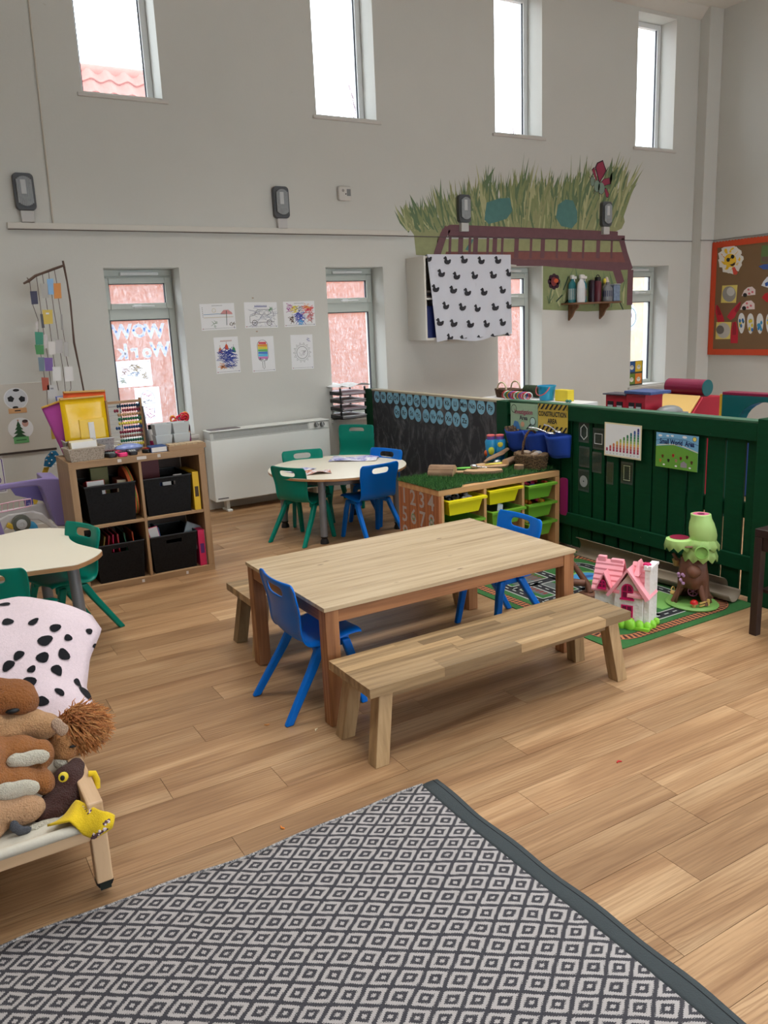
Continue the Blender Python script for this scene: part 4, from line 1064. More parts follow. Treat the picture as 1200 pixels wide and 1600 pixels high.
crumpled('loose_sheets', 'loose curling white sheets on top of the letter trays', 'paper', (3.42, 6.35, .655 + .272), .30, .27, R(6), WHITE_PAPER, 9, .035)
# fence backing: second layer of boards behind the far half of the fence
fence = bpy.data.objects['green_fence']
for k in range(9):
    b = MB(); b.box(.051, .063, 2.80 + k * .165, 2.80 + k * .165 + .158, .02, .85, FGREEN); b.build('back_board', fence, smooth=0)

# ================================================================== TRAY UNIT (in front of the fence)
UX0, UX1, UY0, UY1, UH = 2.595, 3.525, 3.785, 4.225, .50
PINE = wood('pine_unit', (170, 118, 70), (204, 154, 102), (216, 170, 120), sc=(1.6, 24, 24), rough=.5, tone=.05, fig=.2, bmp=.03)
STAIN = wood('stained_side', (126, 70, 40), (164, 98, 58), (180, 116, 72), sc=(2.5, 36, 36), rough=.55, tone=.05, fig=.25, bmp=.04)
t = thing('tray_unit', 'pine tray storage unit topped with artificial turf by green fence', 'storage unit', (UX0, UY0, 0))
UW, UD = UX1 - UX0, UY1 - UY0
b = MB(); b.box(.0, UW, 0, UD, UH - .036, UH, PINE); b.build('top_board', t, smooth=0, bevel=.003)
b = MB(); b.box(.0385, UW - .0385, .01, UD - .01, .01, .034, PINE); b.build('bottom_board', t, smooth=0)
for k in range(5): post(.018, UD / 5 - .001, UH - .037, STAIN, 'side_plank', t, (.009, UD / 5 * (k + .5), 0), .001)
post(.018, .04, UH - .037, PINE, 'front_stile', t, (.0275, .02, 0), .002)
post(.036, UD, UH - .037, PINE, 'side_panel', t, (UW - .018, UD / 2, 0), .002)
CX = [.0385, .330, .352, .625, .647, UW - .0385]
for x in (.341, .636): post(.020, UD - .01, UH - .072, PINE, 'divider', t, (x, UD / 2, .0345), .002)
# numbers on the side
NUMW = pm((172, 160, 156), .5, .1, 40)
for k, ch in enumerate('123456789'):
    r_, c = divmod(k, 4)
    b = MB(); b.text(ch, .135, 0, -.045, .0, NUMW, bold=.002); b.ring(0, .0, .014, .02, .0004, pm((90, 150, 110), .5)) if ch in '689' else None
    b.build('number', t, (-.0006, .375 - c * .098, .415 - r_ * .118), ON_SIDE, smooth=0)
YT, GT = pm((236, 222, 30), .35, .03), pm((120, 176, 56), .35, .03)
def make_tray(label, loc, mat, cat='tray', w_=.262, d_=.38, h=.095):
    t = thing('toy_tray', label, cat, loc, group='plastic trays in the pine unit')
    mb, B = open_box(w_, d_, h, .022, mat); mb.build('body', t, smooth=0, solid=.003)
    r_ = MB(); hw = w_ / 2
    r_.box(-hw - .014, hw + .014, -.022, 0, h - .006, h, mat); r_.box(-hw - .014, hw + .014, d_, d_ + .012, h - .006, h, mat)
    r_.box(-hw - .014, -hw, 0, d_, h - .006, h, mat); r_.box(hw, hw + .014, 0, d_, h - .006, h, mat)
    r_.box(-hw - .014, hw + .014, -.022, -.019, h - .016, h - .006, mat)
    r_.build('rim', t, smooth=0, bevel=.002); return t
cx = [(CX[0] + CX[1]) / 2, (CX[2] + CX[3]) / 2, (CX[4] + CX[5]) / 2]
W2 = [.262, .244, .218]
def runners(xc, w_, z):
    for s_ in (-1, 1):
        pass
trays = [(0, .338, YT, 'yellow tray at upper left of pine unit', .02), (0, .20, GT, 'green tray under the left yellow tray', 0), (1, .352, YT, 'yellow tray in the middle column of pine unit', 0), (1, .225, GT, 'green tray in the middle column of pine unit', .025),
         (2, .342, GT, 'top green tray in right column of pine unit', .012), (2, .222, GT, 'middle green tray in right column of pine unit', .012), (2, .100, GT, 'bottom green tray in right column of pine unit', .012)]
TRAYPOS = []
for c, z, m, lab, out in trays:
    w_ = {0: .255, 1: .236, 2: .208}[c]
    make_tray(lab, (UX0 + cx[c], UY0 + .004 - out, z), m, w_=w_)
    TRAYPOS.append((UX0 + cx[c], UY0 + .004 - out, z, w_))
# toy pieces in the trays
def pieces(pos, n, cols, kind, label, cat, group, seed, h=.082):
    rg = random.Random(seed); x, y, z, w_ = pos; cache = {}
    for k in range(n):
        c = rg.choice(cols); r_ = rg.uniform(.012, .02)
        if c not in cache:
            b = MB()
            if kind == 'ball': b.ell((0, 0, 0), (.016, .016, .016), pm(c, .4), 10, 6)
            elif kind == 'cup': b.lathe([(.010, 0), (.017, .028), (.015, .028), (.008, .004)], pm(c, .4), 10)
            else: b.prism(rrect(-.02, -.012, .02, .012, .005, 2), -.008, .008, pm(c, .4))
            cache[c] = b.mesh('piece', 40)
        o = bpy.data.objects.new('toy_piece', cache[c]); COL.objects.link(o)
        NAMES_ = {(220, 220, 222): 'white', (40, 40, 44): 'black', (150, 150, 156): 'grey', (200, 50, 90): 'pink', (60, 70, 150): 'blue', (214, 90, 60): 'orange', (120, 60, 120): 'purple', (226, 60, 50): 'red', (236, 140, 40): 'orange', (240, 190, 60): 'yellow', (190, 40, 80): 'crimson', (60, 80, 150): 'blue', (120, 124, 130): 'grey', (226, 200, 90): 'yellow', (60, 60, 70): 'dark grey'}
        o.location = (x + rg.uniform(-.40, .40) * w_, y + .03 + rg.uniform(0, .16), z + h + rg.uniform(-.006, .012)); o.rotation_euler = (rg.uniform(-.6, .6), rg.uniform(-.6, .6), rg.uniform(0, 3))
        tag(o, NAMES_[c] + ' ' + label, cat, group)
def filler(pos, c, h):
    x, y, z, w_ = pos; b = MB(); b.grid(lambda u, v: Vector(((u - .5) * (w_ - .035), .02 + v * .33, .006 * math.sin(9 * u + 3) * math.cos(7 * v))), 8, 8, pm(c, .8, .5, 30))
    return b, (x, y, z + h)
for i, c, lab in ((0, (70, 70, 74), 'jumble of black and white toys filling left yellow tray'), (3, (80, 100, 70), 'jumble of toys filling middle column green tray'), (4, (100, 50, 60), 'jumble of toys filling top right green tray'), (5, (180, 80, 50), 'jumble of orange toys filling middle right green tray'), (6, (86, 96, 104), 'jumble of toys filling bottom right green tray')):
    b, l = filler(TRAYPOS[i], c, .066); tag(b.build('toy_jumble', loc=l, smooth=60), lab, 'toys', kind='stuff')
pieces(TRAYPOS[0], 14, [(220, 220, 222), (40, 40, 44), (150, 150, 156)], 'block', 'toy block among the toys in left yellow tray', 'block', 'blocks in the left yellow tray', 1)
pieces(TRAYPOS[4], 12, [(200, 50, 90), (60, 70, 150), (214, 90, 60), (120, 60, 120)], 'block', 'toy block in top right green tray', 'block', 'blocks in top right green tray', 2)
pieces(TRAYPOS[5], 14, [(226, 60, 50), (236, 140, 40), (240, 190, 60), (190, 40, 80)], 'ball', 'round toy bead in middle right green tray', 'bead', 'beads in middle right green tray', 3)
pieces(TRAYPOS[6], 10, [(60, 80, 150), (120, 124, 130), (226, 200, 90), (60, 60, 70)], 'block', 'toy piece in bottom right green tray', 'block', 'pieces in bottom right green tray', 4)
b = MB(); b.box(-.022, .022, -.002, .002, 0, .075, pm((206, 212, 214), .3)); tag(b.build('white_scraper', loc=(TRAYPOS[3][0] - .03, TRAYPOS[3][1] + .04, TRAYPOS[3][2] + .055), rot=(R(-20), R(24), 0), smooth=0, bevel=.002), 'white plastic scraper sticking out of middle green tray', 'scraper')
# artificial turf
rg = random.Random(11); b = MB(); TG = [pm((56, 108, 48), .8), pm((84, 134, 66), .8), pm((40, 86, 40), .8)]
def turf_ok(x, y):
    if y > UY1 + .0: return False
    front = UY0 - .012 if x < UX0 + .17 else UY0 + .02 + (.035 if x < UX0 + .30 else 0.02) + .012 * math.sin(x * 40)
    return y > front
n_ = 0
while n_ < 14000:
    x, y = rg.uniform(UX0 - .014, UX1), rg.uniform(UY0 - .012, UY1)
    if not turf_ok(x, y): continue
    n_ += 1
    a = rg.uniform(0, 6.28); l = rg.uniform(.014, .028); w_ = .0017; dx, dy = math.cos(a), math.sin(a)
    ln = rg.uniform(.003, .014); b2 = rg.uniform(0, 6.28); z = UH + .004
    b.add([(x - dx * w_, y - dy * w_, z), (x + dx * w_, y + dy * w_, z), (x + ln * math.cos(b2), y + ln * math.sin(b2), z + l)], [(0, 1, 2)], TG[n_ % 3])
poly = [(UX0 - .004, UY0 - .004), (UX0 + .16, UY0 - .004), (UX0 + .2, UY0 + .045), (UX0 + .3, UY0 + .045), (UX0 + .34, UY0 + .03), (UX1, UY0 + .03), (UX1, UY1), (UX0 - .004, UY1)]
b.prism(poly, UH + .0005, UH + .005, pm((36, 70, 34), .9))
tag(b.build('artificial_turf', smooth=0), 'green artificial turf mat covering the pine unit top', 'turf', kind='stuff')
ZF = UH + .014
BARK = wood('log_bark', (104, 78, 58), (140, 110, 84), (160, 130, 104), sc=(6, 18, 18), rough=.9, tone=.08, fig=.1, bmp=.5)
CUT = wood('log_cut', (170, 132, 94), (196, 160, 120), sc=(12, 12, 12), rough=.8, tone=.06, fig=.2, bmp=.1)
def log(name, label, loc, r_, l, rz, half=False, rx=0):
    t = thing(name, label, 'log', loc, rot=(rx, 0, rz))
    b = MB(); n = 20; rg = random.Random(name + label)
    a1 = PI if half else 2 * PI
    prof = [r_ * (1 + rg.uniform(-.05, .05)) for _ in range(n + 1)]
    if not half: prof[n] = prof[0]
    def fn(u, v):
        k = int(round(u * n)); a = a1 * u; return Vector(((v - .5) * l, prof[k] * math.cos(a), prof[k] * math.sin(a) + (0 if half else r_)))
    b.grid(fn, n, 4, BARK); b.build('bark', t, smooth=60)
    for s_ in (0, 1):
        b = MB(); P = [fn(i / n, s_) for i in range(n + (1 if half else 0))]; b.add(P, [tuple(range(len(P)))], CUT); b.build('cut_end', t, smooth=0)
    return t
log('half_log', 'thick half log lying on left part of the turf', (2.865, 4.13, ZF - .002), .062, .16, R(-50), True)
log('small_log', 'short round log lying beside wicker basket on turf', (3.375, 4.09, ZF), .026, .14, R(25))
def slab(label, pts, z, h, loc):
    t = thing('wood_slab', label, 'wood slab', loc, group='bark edged wood slabs on the turf')
    b = MB(); b.prism(pts, 0, h, BARK); b.build('bark_edge', t, smooth=30, bevel=.003); b = MB(); b.prism([(x * .97, y * .97) for x, y in pts], h, h + .0012, CUT); b.build('face', t, smooth=0); return t
def blob(rx, ry, seed, rot=0, n=18):
    rg = random.Random(seed); P = []
    for k in range(n):
        a = 2 * PI * k / n; q = 1 + rg.uniform(-.07, .07); x, y = rx * q * math.cos(a), ry * q * math.sin(a)
        P.append((x * math.cos(rot) - y * math.sin(rot), x * math.sin(rot) + y * math.cos(rot)))
    return P
slab('long flat wood slab at front of the turf', blob(.125, .055, 1, R(-35)), 0, .020, (3.075, 3.99, ZF))
slab('round wood slab under the yellow tongs at back of turf', blob(.115, .075, 2, R(-35)), 0, .016, (3.235, 4.12, ZF))
slab('small thin wood slab beside the half log', blob(.06, .03, 3, R(-40)), 0, .012, (2.975, 4.075, ZF))
slab('tiny round wood slice in front of wicker basket', blob(.03, .03, 4), 0, .030, (3.312, 3.925, ZF))
# driftwood
b = MB(); b.tube([(-.12, 0, 0), (-.05, .01, .012), (.05, 0, .03), (.12, -.005, .055)], [.008, .02, .026, .016], BARK, 9, flatten=.5); tag(b.build('driftwood', loc=(3.335, 4.185, ZF + .032), rot=(0, 0, R(12)), smooth=60), 'grey driftwood piece leaning across round slab on turf', 'driftwood')
def tongs(label, loc, rz, c):
    t = thing('plastic_tongs', label, 'tongs', loc, rz)
    for s_ in (-1, 1):
        b = MB(); b.tube([(-.08, 0, .004), (0, s_ * .014, .004), (.07, s_ * .006, .004)], [.006, .006, .008], pm(c, .4), 8, flatten=.5); b.build('arm', t, smooth=60)
    return t
tongs('bright green plastic tongs on the small wood slab', (3.02, 4.10, ZF + .022), R(-30), (110, 200, 70))
tongs('yellow plastic tongs on the round wood slab', (3.27, 4.10, ZF + .019), R(-10), (220, 206, 70))
t = thing('silver_scoop', 'small silver scoop lying on the green tongs', 'scoop', (3.05, 4.05, ZF + .030), R(-60))
b = MB(); b.ell((0, 0, .010), (.024, .019, .013), CHROME, 12, 8); b.build('bowl', t, smooth=60); b = MB(); b.tube([(.02, 0, .008), (.09, 0, .004)], [.004, .005], CHROME, 8); b.build('handle', t, smooth=60)
b = MB(); b.ell((0, 0, .018), (.028, .022, .018), pm((190, 192, 196), .2, .1, 30, metal=.6), 12, 8); tag(b.build('foil_ball', loc=(3.33, 4.165, ZF - .002)), 'silver ball beside the short round log', 'ball')
# toy binoculars standing on end
t = thing('toy_binoculars', 'blue yellow and pink toy binoculars standing against the chalkboard', 'binoculars', (3.40, 4.27, ZF), R(-35)); t.scale = (1.0, 1.0, 1.2)
TB = pm((40, 140, 190), .35); 
for s_ in (-1, 1):
    b = MB(); b.lathe([(.024, .0), (.030, .01), (.036, .06), (.040, .115), (.034, .125)], TB, 18, (s_ * .030, 0, 0)); br_ = b.build('barrel', t, smooth=40)
    b = MB(); b.lathe([(.026, .125), (.027, .142)], pm((110, 80, 160), .4), 16, (s_ * .03, 0, 0)); b.lathe([(.027, .142), (.029, .150), (.022, .152), (0, .148)], pm((224, 110, 110), .4), 16, (s_ * .03, 0, 0)); b.build('eyepiece', br_, smooth=40)
b = MB(); b.ell((-.03, -.034, .065), (.020, .008, .024), pm((196, 206, 60), .4)); b.ell((.03, -.036, .10), (.018, .006, .016), pm((220, 206, 70), .4)); b.build('lens_cap', t)
b = MB(); b.ell((-.062, -.01, .05), (.014, .014, .018), pm((206, 90, 40), .4)); b.build('focus_knob', t)
b = MB(); b.box(-.05, .05, -.03, .03, -.002, .012, pm((24, 80, 90), .4)); b.build('foot', t, smooth=0, bevel=.004)
# wicker basket with a tall twisted handle
def wicker_mat(name, c1, c2):
    m, nt, N, L, b_ = newmat(name); v = objco(nt)
    wv = nt.nodes.new('ShaderNodeTexWave'); wv.bands_direction = 'Z'; wv.inputs['Scale'].default_value = 38; wv.inputs['Distortion'].default_value = 9; wv.inputs['Detail'].default_value = 3; wv.inputs['Detail Scale'].default_value = 3
    L.new(v, wv.inputs['Vector']); L.new(mixc(nt, lin(c1), lin(c2), wv.outputs['Color']), b_.inputs['Base Color']); b_.inputs['Roughness'].default_value = .8
    L.new(bump(nt, wv.outputs['Fac'] if 'Fac' in wv.outputs else wv.outputs[0], .9, .01), b_.inputs['Normal']); return m
WICK = wicker_mat('wicker', (70, 52, 36), (166, 132, 92)); WICK2 = wicker_mat('dark_wicker', (60, 38, 26), (130, 92, 62))
def wicker_basket(label, loc, rx, ry, h, rz, handle, mat, group=None):
    t = thing('wicker_basket', label, 'basket', loc, rz, group)
    n = 28; b = MB(); rg = random.Random(label)
    rows = 9
    for j in range(rows):                                   # woven strands
        z = h * (j + .5) / rows; k_ = .86 + .14 * j / rows
        pts = [(rx * k_ * math.cos(2 * PI * i / n) * (1 + (.03 if (i + j) % 2 else -.03)), ry * k_ * math.sin(2 * PI * i / n) * (1 + (.03 if (i + j) % 2 else -.03)), z + rg.uniform(-.0015, .0015)) for i in range(n + 2)]
        b.tube(pts, h / rows * .62, mat, 5, False)
    b.lathe([(0, .002), (.84, .002), (.84, .003)], mat, 20, M=Matrix.Diagonal((rx, ry, 1, 1)))
    b.lathe([(.84, .003), (.95, h)], mat, 24, M=Matrix.Diagonal((rx, ry, 1, 1)))
    b.build('woven_body', t, smooth=60)
    if handle == 'hoop':
        b = MB()
        for q in range(2):
            pts = []
            for i in range(21):
                a = PI * i / 20; tw = i * 1.1 + q * PI
                pts.append((rx * .8 * math.cos(a) + .004 * math.cos(tw), .004 * math.sin(tw), h * .8 + .165 * math.sin(a)))
            b.tube(pts, .0055, WICK2, 6)
        b.build('handle', t, smooth=60)
    else:
        for s_ in (-1, 1):
            b = MB(); b.tube([(s_ * rx * .9 + .0 , .05 * math.cos(PI * i / 10), h + .05 * math.sin(PI * i / 10)) for i in range(11)], .006, pm((206, 190, 160), .7), 6); b.build('handle', t, smooth=60)
    return t
wicker_basket('brown wicker basket with tall hoop handle at right end of turf', (3.425, 3.94, ZF - .004), .090, .125, .095, R(90) if False else 0, 'hoop', WICK)
for k in range(4):
    b = MB(); b.ell((0, 0, 0), (.03, .022, .014), pm(((150, 130, 110), (120, 100, 80), (180, 160, 140), (190, 190, 190))[k], .6, .2, 20))
    tag(b.build('pebble', loc=(3.43 + (-.03, .03, -.01, .02)[k], 3.925 + (-.05, .02, .05, -.02)[k], ZF + .092), rot=(0, 0, k)), 'smooth %s pebble lying in the hoop handled wicker basket' % ('tan', 'brown', 'pale', 'grey')[k], 'pebble', 'pebbles in the wicker basket')
b = MB(); b.prism(rrect(-.03, -.12, .03, .12, .015), 0, .010, pm((150, 30, 100), .4)); tag(b.build('pink_clipboard', loc=(3.5365, 3.752, .335), rot=(R(90), 0, R(-90)), smooth=20), 'magenta plastic board between pine unit and fence', 'board')
# ================================================================== PLAY MAT AND TOYS
MX0, MX1, MY0, MY1 = 2.55, 3.525, 2.372, 3.66
t = thing('road_play_mat', 'green road and railway play mat on floor beside fence', 'play mat', (0, 0, 0))
MG = pm((44, 96, 44), .9, .2, 60); ASPH = pm((34, 34, 38), .9); RWHT = pm((176, 178, 172), .9); TRK = pm((176, 110, 70), .9); SLP = pm((60, 34, 28), .9)
b = MB(); b.prism(rrect(MX0, MY0, MX1, MY1, .05), .0005, .0045, MG); b.build('mat_body', t, smooth=0)
def off(d): return rrect(MX0 + d, MY0 + d, MX1 - d, MY1 - d, .14, 8)
b = MB(); z = .0048
b.line(off(.07), .060, z, SLP, closed=True)
P = off(.07)
# sleepers and rails
for s_ in (-.018, .018):
    b.line(off(.07 + s_), .004, z + .0004, TRK, closed=True)
def walk(P, step):
    P = [Vector(p) for p in P] + [Vector(P[0])]; d = 0; out = []
    for i in range(len(P) - 1):
        seg = (P[i + 1] - P[i]); L_ = seg.length
        while d < L_ and L_ > 1e-6:
            out.append((P[i] + seg * (d / L_), seg.normalized())); d += step
        d -= L_
    return out
for p, dr in walk(P, .026):
    n = Vector((-dr.y, dr.x)); b.flat([tuple(p + n * .024 - dr * .006), tuple(p - n * .024 - dr * .006), tuple(p - n * .024 + dr * .006), tuple(p + n * .024 + dr * .006)], z + .0003, TRK)
b.build('railway_print', t, smooth=0)
b = MB()
def road(pts, closed=False, wd=.055):
    b.line(pts, wd + .014, z + .0006, RWHT, closed=closed); b.line(pts, wd, z + .0009, ASPH, closed=closed)
    for p, dr in walk(pts, .06) if closed else walk(pts, .06)[: int(sum((Vector(pts[i + 1]) - Vector(pts[i])).length for i in range(len(pts) - 1)) / .06)]:
        n = Vector((-dr.y, dr.x)) * .004; b.flat([tuple(p + n), tuple(p - n), tuple(p - n + dr * .028), tuple(p + n + dr * .028)], z + .0012, RWHT)
road(off(.175), True)
road([(3.02, 2.55), (3.02, 2.85), (3.05, 3.15), (3.05, 3.48)]); road([(2.74, 3.05), (3.34, 3.05)]); road([(2.74, 2.78), (3.0, 2.80)]); road([(3.04, 2.80), (3.34, 2.84)]); road([(2.74, 3.30), (3.04, 3.30)]); road([(2.88, 3.05), (2.88, 3.30)])
b.build('road_print', t, smooth=0)
b = MB(); GREYB = pm((86, 92, 90), .9, .3, 80); REDB = pm((120, 50, 46), .9); LAKE = pm((60, 130, 180), .8); DLAKE = pm((36, 80, 140), .8); LG = pm((110, 160, 80), .9)
b.flat([(2.79, 2.62), (2.96, 2.62), (2.96, 2.98), (2.79, 2.98)], z + .0003, GREYB); b.flat([(2.79, 3.12), (2.98, 3.12), (2.98, 3.42), (2.79, 3.42)], z + .0003, GREYB)
for k in range(5):
    y = 3.13 + k * .03; b.flat([(2.81, y), (2.84, y), (2.84, y + .018), (2.81, y + .018)], z + .0005, REDB); b.flat([(2.92, y + .2), (3.0, y + .2), (3.0, y + .21), (2.92, y + .21)], z + .0005, REDB)
    y = 2.64 + k * .065; b.flat([(2.81, y), (2.90, y), (2.90, y + .02), (2.81, y + .02)], z + .0005, REDB)
b.disc(3.20, 3.22, .10, .085, z + .0003, LG, 24); b.disc(3.20, 3.22, .08, .065, z + .0005, LAKE, 24); b.disc(3.21, 3.21, .035, .02, z + .0007, DLAKE, 16)
b.flat([(3.11, 2.60), (3.34, 2.60), (3.34, 2.95), (3.11, 2.95)], z + .0003, LG)
b.build('town_print', t, smooth=0)

# ---- pink roofed castle house
t = thing('toy_house', 'white stone toy house with pink roofs and magenta windows on play mat', 'toy house', (2.745, 2.70, .006), R(-65.4))
def stone_mat():
    m, nt, N, L, b_ = newmat('white_stone_plastic'); v = objco(nt)
    vo = nt.nodes.new('ShaderNodeTexVoronoi'); vo.inputs['Scale'].default_value = 55; L.new(v, vo.inputs['Vector'])
    b_.inputs['Base Color'].default_value = lin((226, 222, 218)); b_.inputs['Roughness'].default_value = .45
    L.new(bump(nt, vo.outputs['Distance'], .6, .004), b_.inputs['Normal']); return m
STONE = stone_mat(); PKR = pm((240, 160, 170), .4, .03); MAG = pm((200, 24, 96), .4); MAGD = pm((110, 20, 60), .4); BUSH = pm((140, 206, 60), .4)
b = MB()
b.box(.0, .115, .0, .12, .012, .165, STONE)                                  # left wing
b.prism([(.10, .012), (.235, .012), (.235, .165), (.1675, .262), (.10, .165)], -.115, .012, STONE, Matrix(((1, 0, 0, 0), (0, 0, -1, 0), (0, 1, 0, 0), (0, 0, 0, 1))))   # gabled centre
b.box(.238, .264, -.004, .116, .012, .285, STONE); b.box(.20, .2375, .0, .11, .012, .165, STONE)                            # tower
b.build('walls', t, smooth=0, bevel=.002)
b = MB(); b.box(.234, .268, -.008, .12, .285, .298, pm((232, 228, 226), .45))
for k in range(2): b.box(.234 + k * .020, .248 + k * .020, -.008, .003, .298, .306, pm((232, 228, 226), .45))
b.build('parapet', t, smooth=0, bevel=.001)
def slope(x0, x1, ya, za, yb, zb, n, th=.008):
    """shingled roof plane rising from (ya,za) to (yb,zb)"""
    rows = []
    for k in range(n):
        u0, u1 = k / n, (k + 1) / n
        rows.append(((ya + (yb - ya) * u0, za + (zb - za) * u0), (ya + (yb - ya) * u1, za + (zb - za) * u1)))
    for k, ((y0, z0), (y1, z1)) in enumerate(rows):
        b = MB(); b.hexa([(x0, y0 - .003, z0 - .002), (x1, y0 - .003, z0 - .002), (x1, y1, z1 - .002), (x0, y1, z1 - .002)], [(x0, y0 - .003, z0 + th), (x1, y0 - .003, z0 + th), (x1, y1, z1 + .003), (x0, y1, z1 + .003)], PKR)
        b.build('roof_tile_row', t, smooth=0, bevel=.0012)
slope(-.012, .125, -.015, .158, .055, .295, 6); slope(-.012, .125, .125, .165, .06, .295, 3); slope(.165, .240, -.022, .150, .055, .300, 7); slope(.165, .240, .125, .165, .06, .300, 3)
b = MB(); b.box(-.004, .036, .045, .07, .285, .312, PKR); b.box(.06, .12, .045, .07, .285, .303, PKR); b.build('roof_ridge', t, smooth=0, bevel=.003)
# main gable bargeboards and side roof
for s_ in (-1, 1):
    b = MB(); ang = math.atan2(.262 - .15, .085)
    A = (.1675 + s_ * .088, .142); Bp = (.1675, .275); wd_ = .014 if s_ < 0 else .022; nx, nz = wd_ * math.sin(ang) * s_, wd_ * math.cos(ang)
    quad = [(A[0], A[1]), (A[0] + nx, A[1] + nz), (Bp[0], Bp[1] + .016), (Bp[0], Bp[1])]
    b.hexa([(x, -.042, z) for x, z in quad], [(x, .10, z) for x, z in quad], PKR); b.build('gable_roof', t, smooth=0, bevel=.0015)
b = MB(); b.hexa([(.19, -.02, .255), (.215, -.02, .255), (.215, .1, .255), (.19, .1, .255)], [(.198, .02, .318), (.204, .02, .318), (.204, .06, .318), (.198, .06, .318)], PKR); b.build('gable_peak', t, smooth=0, bevel=.002)
# dormer
for s_ in (-1, 1):
    b = MB(); quad = [(.052 + s_ * .034, .172), (.052 + s_ * .040, .176), (.052, .258), (.052, .246)]
    b.hexa([(x, -.030, z) for x, z in quad], [(x, .045, z) for x, z in quad], PKR); b.build('dormer_roof', t, smooth=0)
def arch_win(x, z, w_, h, y, arch=True, name='window'):
    P = [(x - w_ / 2, z), (x + w_ / 2, z)] + ([(x + w_ / 2 * math.cos(a), z + h - w_ / 2 + w_ / 2 * math.sin(a)) for a in [PI * i / 10 for i in range(11)]] if arch else [(x + w_ / 2, z + h), (x - w_ / 2, z + h)])
    M = Matrix(((1, 0, 0, 0), (0, 0, -1, 0), (0, 1, 0, 0), (0, 0, 0, 1)))
    b = MB(); b.prism(P, -y, -y + .005, MAG, M); f_ = b.build(name, t, smooth=0)
    b = MB(); b.prism([(x + (px - x) * .78, z + h * .08 + (pz - z) * .84) for px, pz in P], -y + .005, -y + .0056, MAGD, M); b.build('pane', f_, smooth=0)
    b = MB(); b.box(x - .0022, x + .0022, y - .0075, y - .0055, z + .004, z + h - .004, MAG); b.box(x - w_ * .4, x + w_ * .4, y - .0075, y - .0055, z + h * .45, z + h * .45 + .004, MAG); b.box(x - w_ * .6, x + w_ * .6, y - .012, y, z - .006, z, MAG); b.build('glazing_bar', f_, smooth=0)
arch_win(.163, .138, .056, .072, -.0125); arch_win(.163, .045, .056, .06, -.0125, False, 'door'); arch_win(.045, .178, .034, .038, -.022)
b = MB(); b.prism([(.02, .035), (.08, .035), (.08, .085), (.066, .098), (.034, .098), (.02, .085)], -.0006, .0006, pm((120, 116, 110), .6), Matrix(((1, 0, 0, 0), (0, 0, -1, 0), (0, 1, 0, 0), (0, 0, 0, 1)))); b.build('archway', t, smooth=0)
b = MB()
for x, y, r_ in ((.02, -.018, .028), (.06, -.024, .034), (.11, -.034, .036), (.145, -.036, .028), (.185, -.034, .034), (.225, -.022, .028), (.26, -.012, .024), (.272, .03, .022), (.274, .08, .02)): b.ell((x, y, r_ * .55), (r_ * .8, r_ * .7, r_), BUSH, 12, 8)
b.box(-.01, .275, -.045, .125, 0, .012, BUSH); b.build('bush_base', t, smooth=50)
b = MB()
for a in range(5): b.ell((.235 + .010 * math.cos(a * 1.256), .04 + .010 * math.sin(a * 1.256), .300), (.010, .008, .008), MAG, 8, 6)
b.build('flower', t)

# ---- tree house toy
t = thing('tree_house_toy', 'toy tree house with pale green leaf canopy on brown trunk', 'toy', (3.285, 2.565, .006))
TBR = pm((112, 72, 54), .5, .08, 20); LEAF = pm((176, 212, 128), .45, .05); GRS = pm((120, 166, 84), .5)
b = MB(); b.lathe([(0, 0), (.115, 0), (.12, .008), (.11, .018), (0, .018)], GRS, 28, M=Matrix.Diagonal((1.0, 1.12, 1, 1))); b.build('grass_base', t, smooth=40)
VD = (-.64, -.50)                # towards the viewer
def arch_trunk():
    b = MB(); n = 24
    rings = [(.018, .088), (.06, .078), (.10, .070), (.15, .070), (.19, .064), (.25, .058)]
    vs = []; 
    for z, r_ in rings:
        for k in range(n):
            a = 2 * PI * k / n; q = 1 + .10 * math.sin(5 * a + z * 8)
            vs.append((r_ * q * math.cos(a), r_ * q * math.sin(a), z))
    fs = []
    for j in range(len(rings) - 1):
        for k in range(n):
            a = 2 * PI * (k + .5) / n; d = math.cos(a) * -.78 + math.sin(a) * -.62
            if j < 2 and d > .55: continue                        # doorway
            fs.append((j * n + k, j * n + (k + 1) % n, (j + 1) * n + (k + 1) % n, (j + 1) * n + k))
    b.add(vs, fs, TBR); return b
arch_trunk().build('trunk', t, smooth=60, solid=.008)
for a, l in ((70, .11), (150, .10), (-20, .11), (-100, .10), (215, .0)):
    if l:
        b = MB(); c_, s_ = math.cos(R(a)), math.sin(R(a)); b.tube([(.05 * c_, .05 * s_, .11), (.08 * c_, .08 * s_, .05), (l * c_, l * s_, .018)], [.018, .014, .010], TBR, 8); b.build('root', t, smooth=60)
b = MB(); b.ell((-.048, -.040, .19), (.036, .036, .034), TBR); b.build('balcony', t)
b = MB(); b.tube([(-.03, .04, .2), (-.035, .075, .225), (-.04, .095, .252)], [.012, .010, .007], TBR, 8); b.lathe([(.018, .19), (.024, .218), (.026, .222), (0, .222)], pm((150, 116, 66), .5), 12, (-.03, .075, 0)); b.build('branch_stump', t, smooth=60)
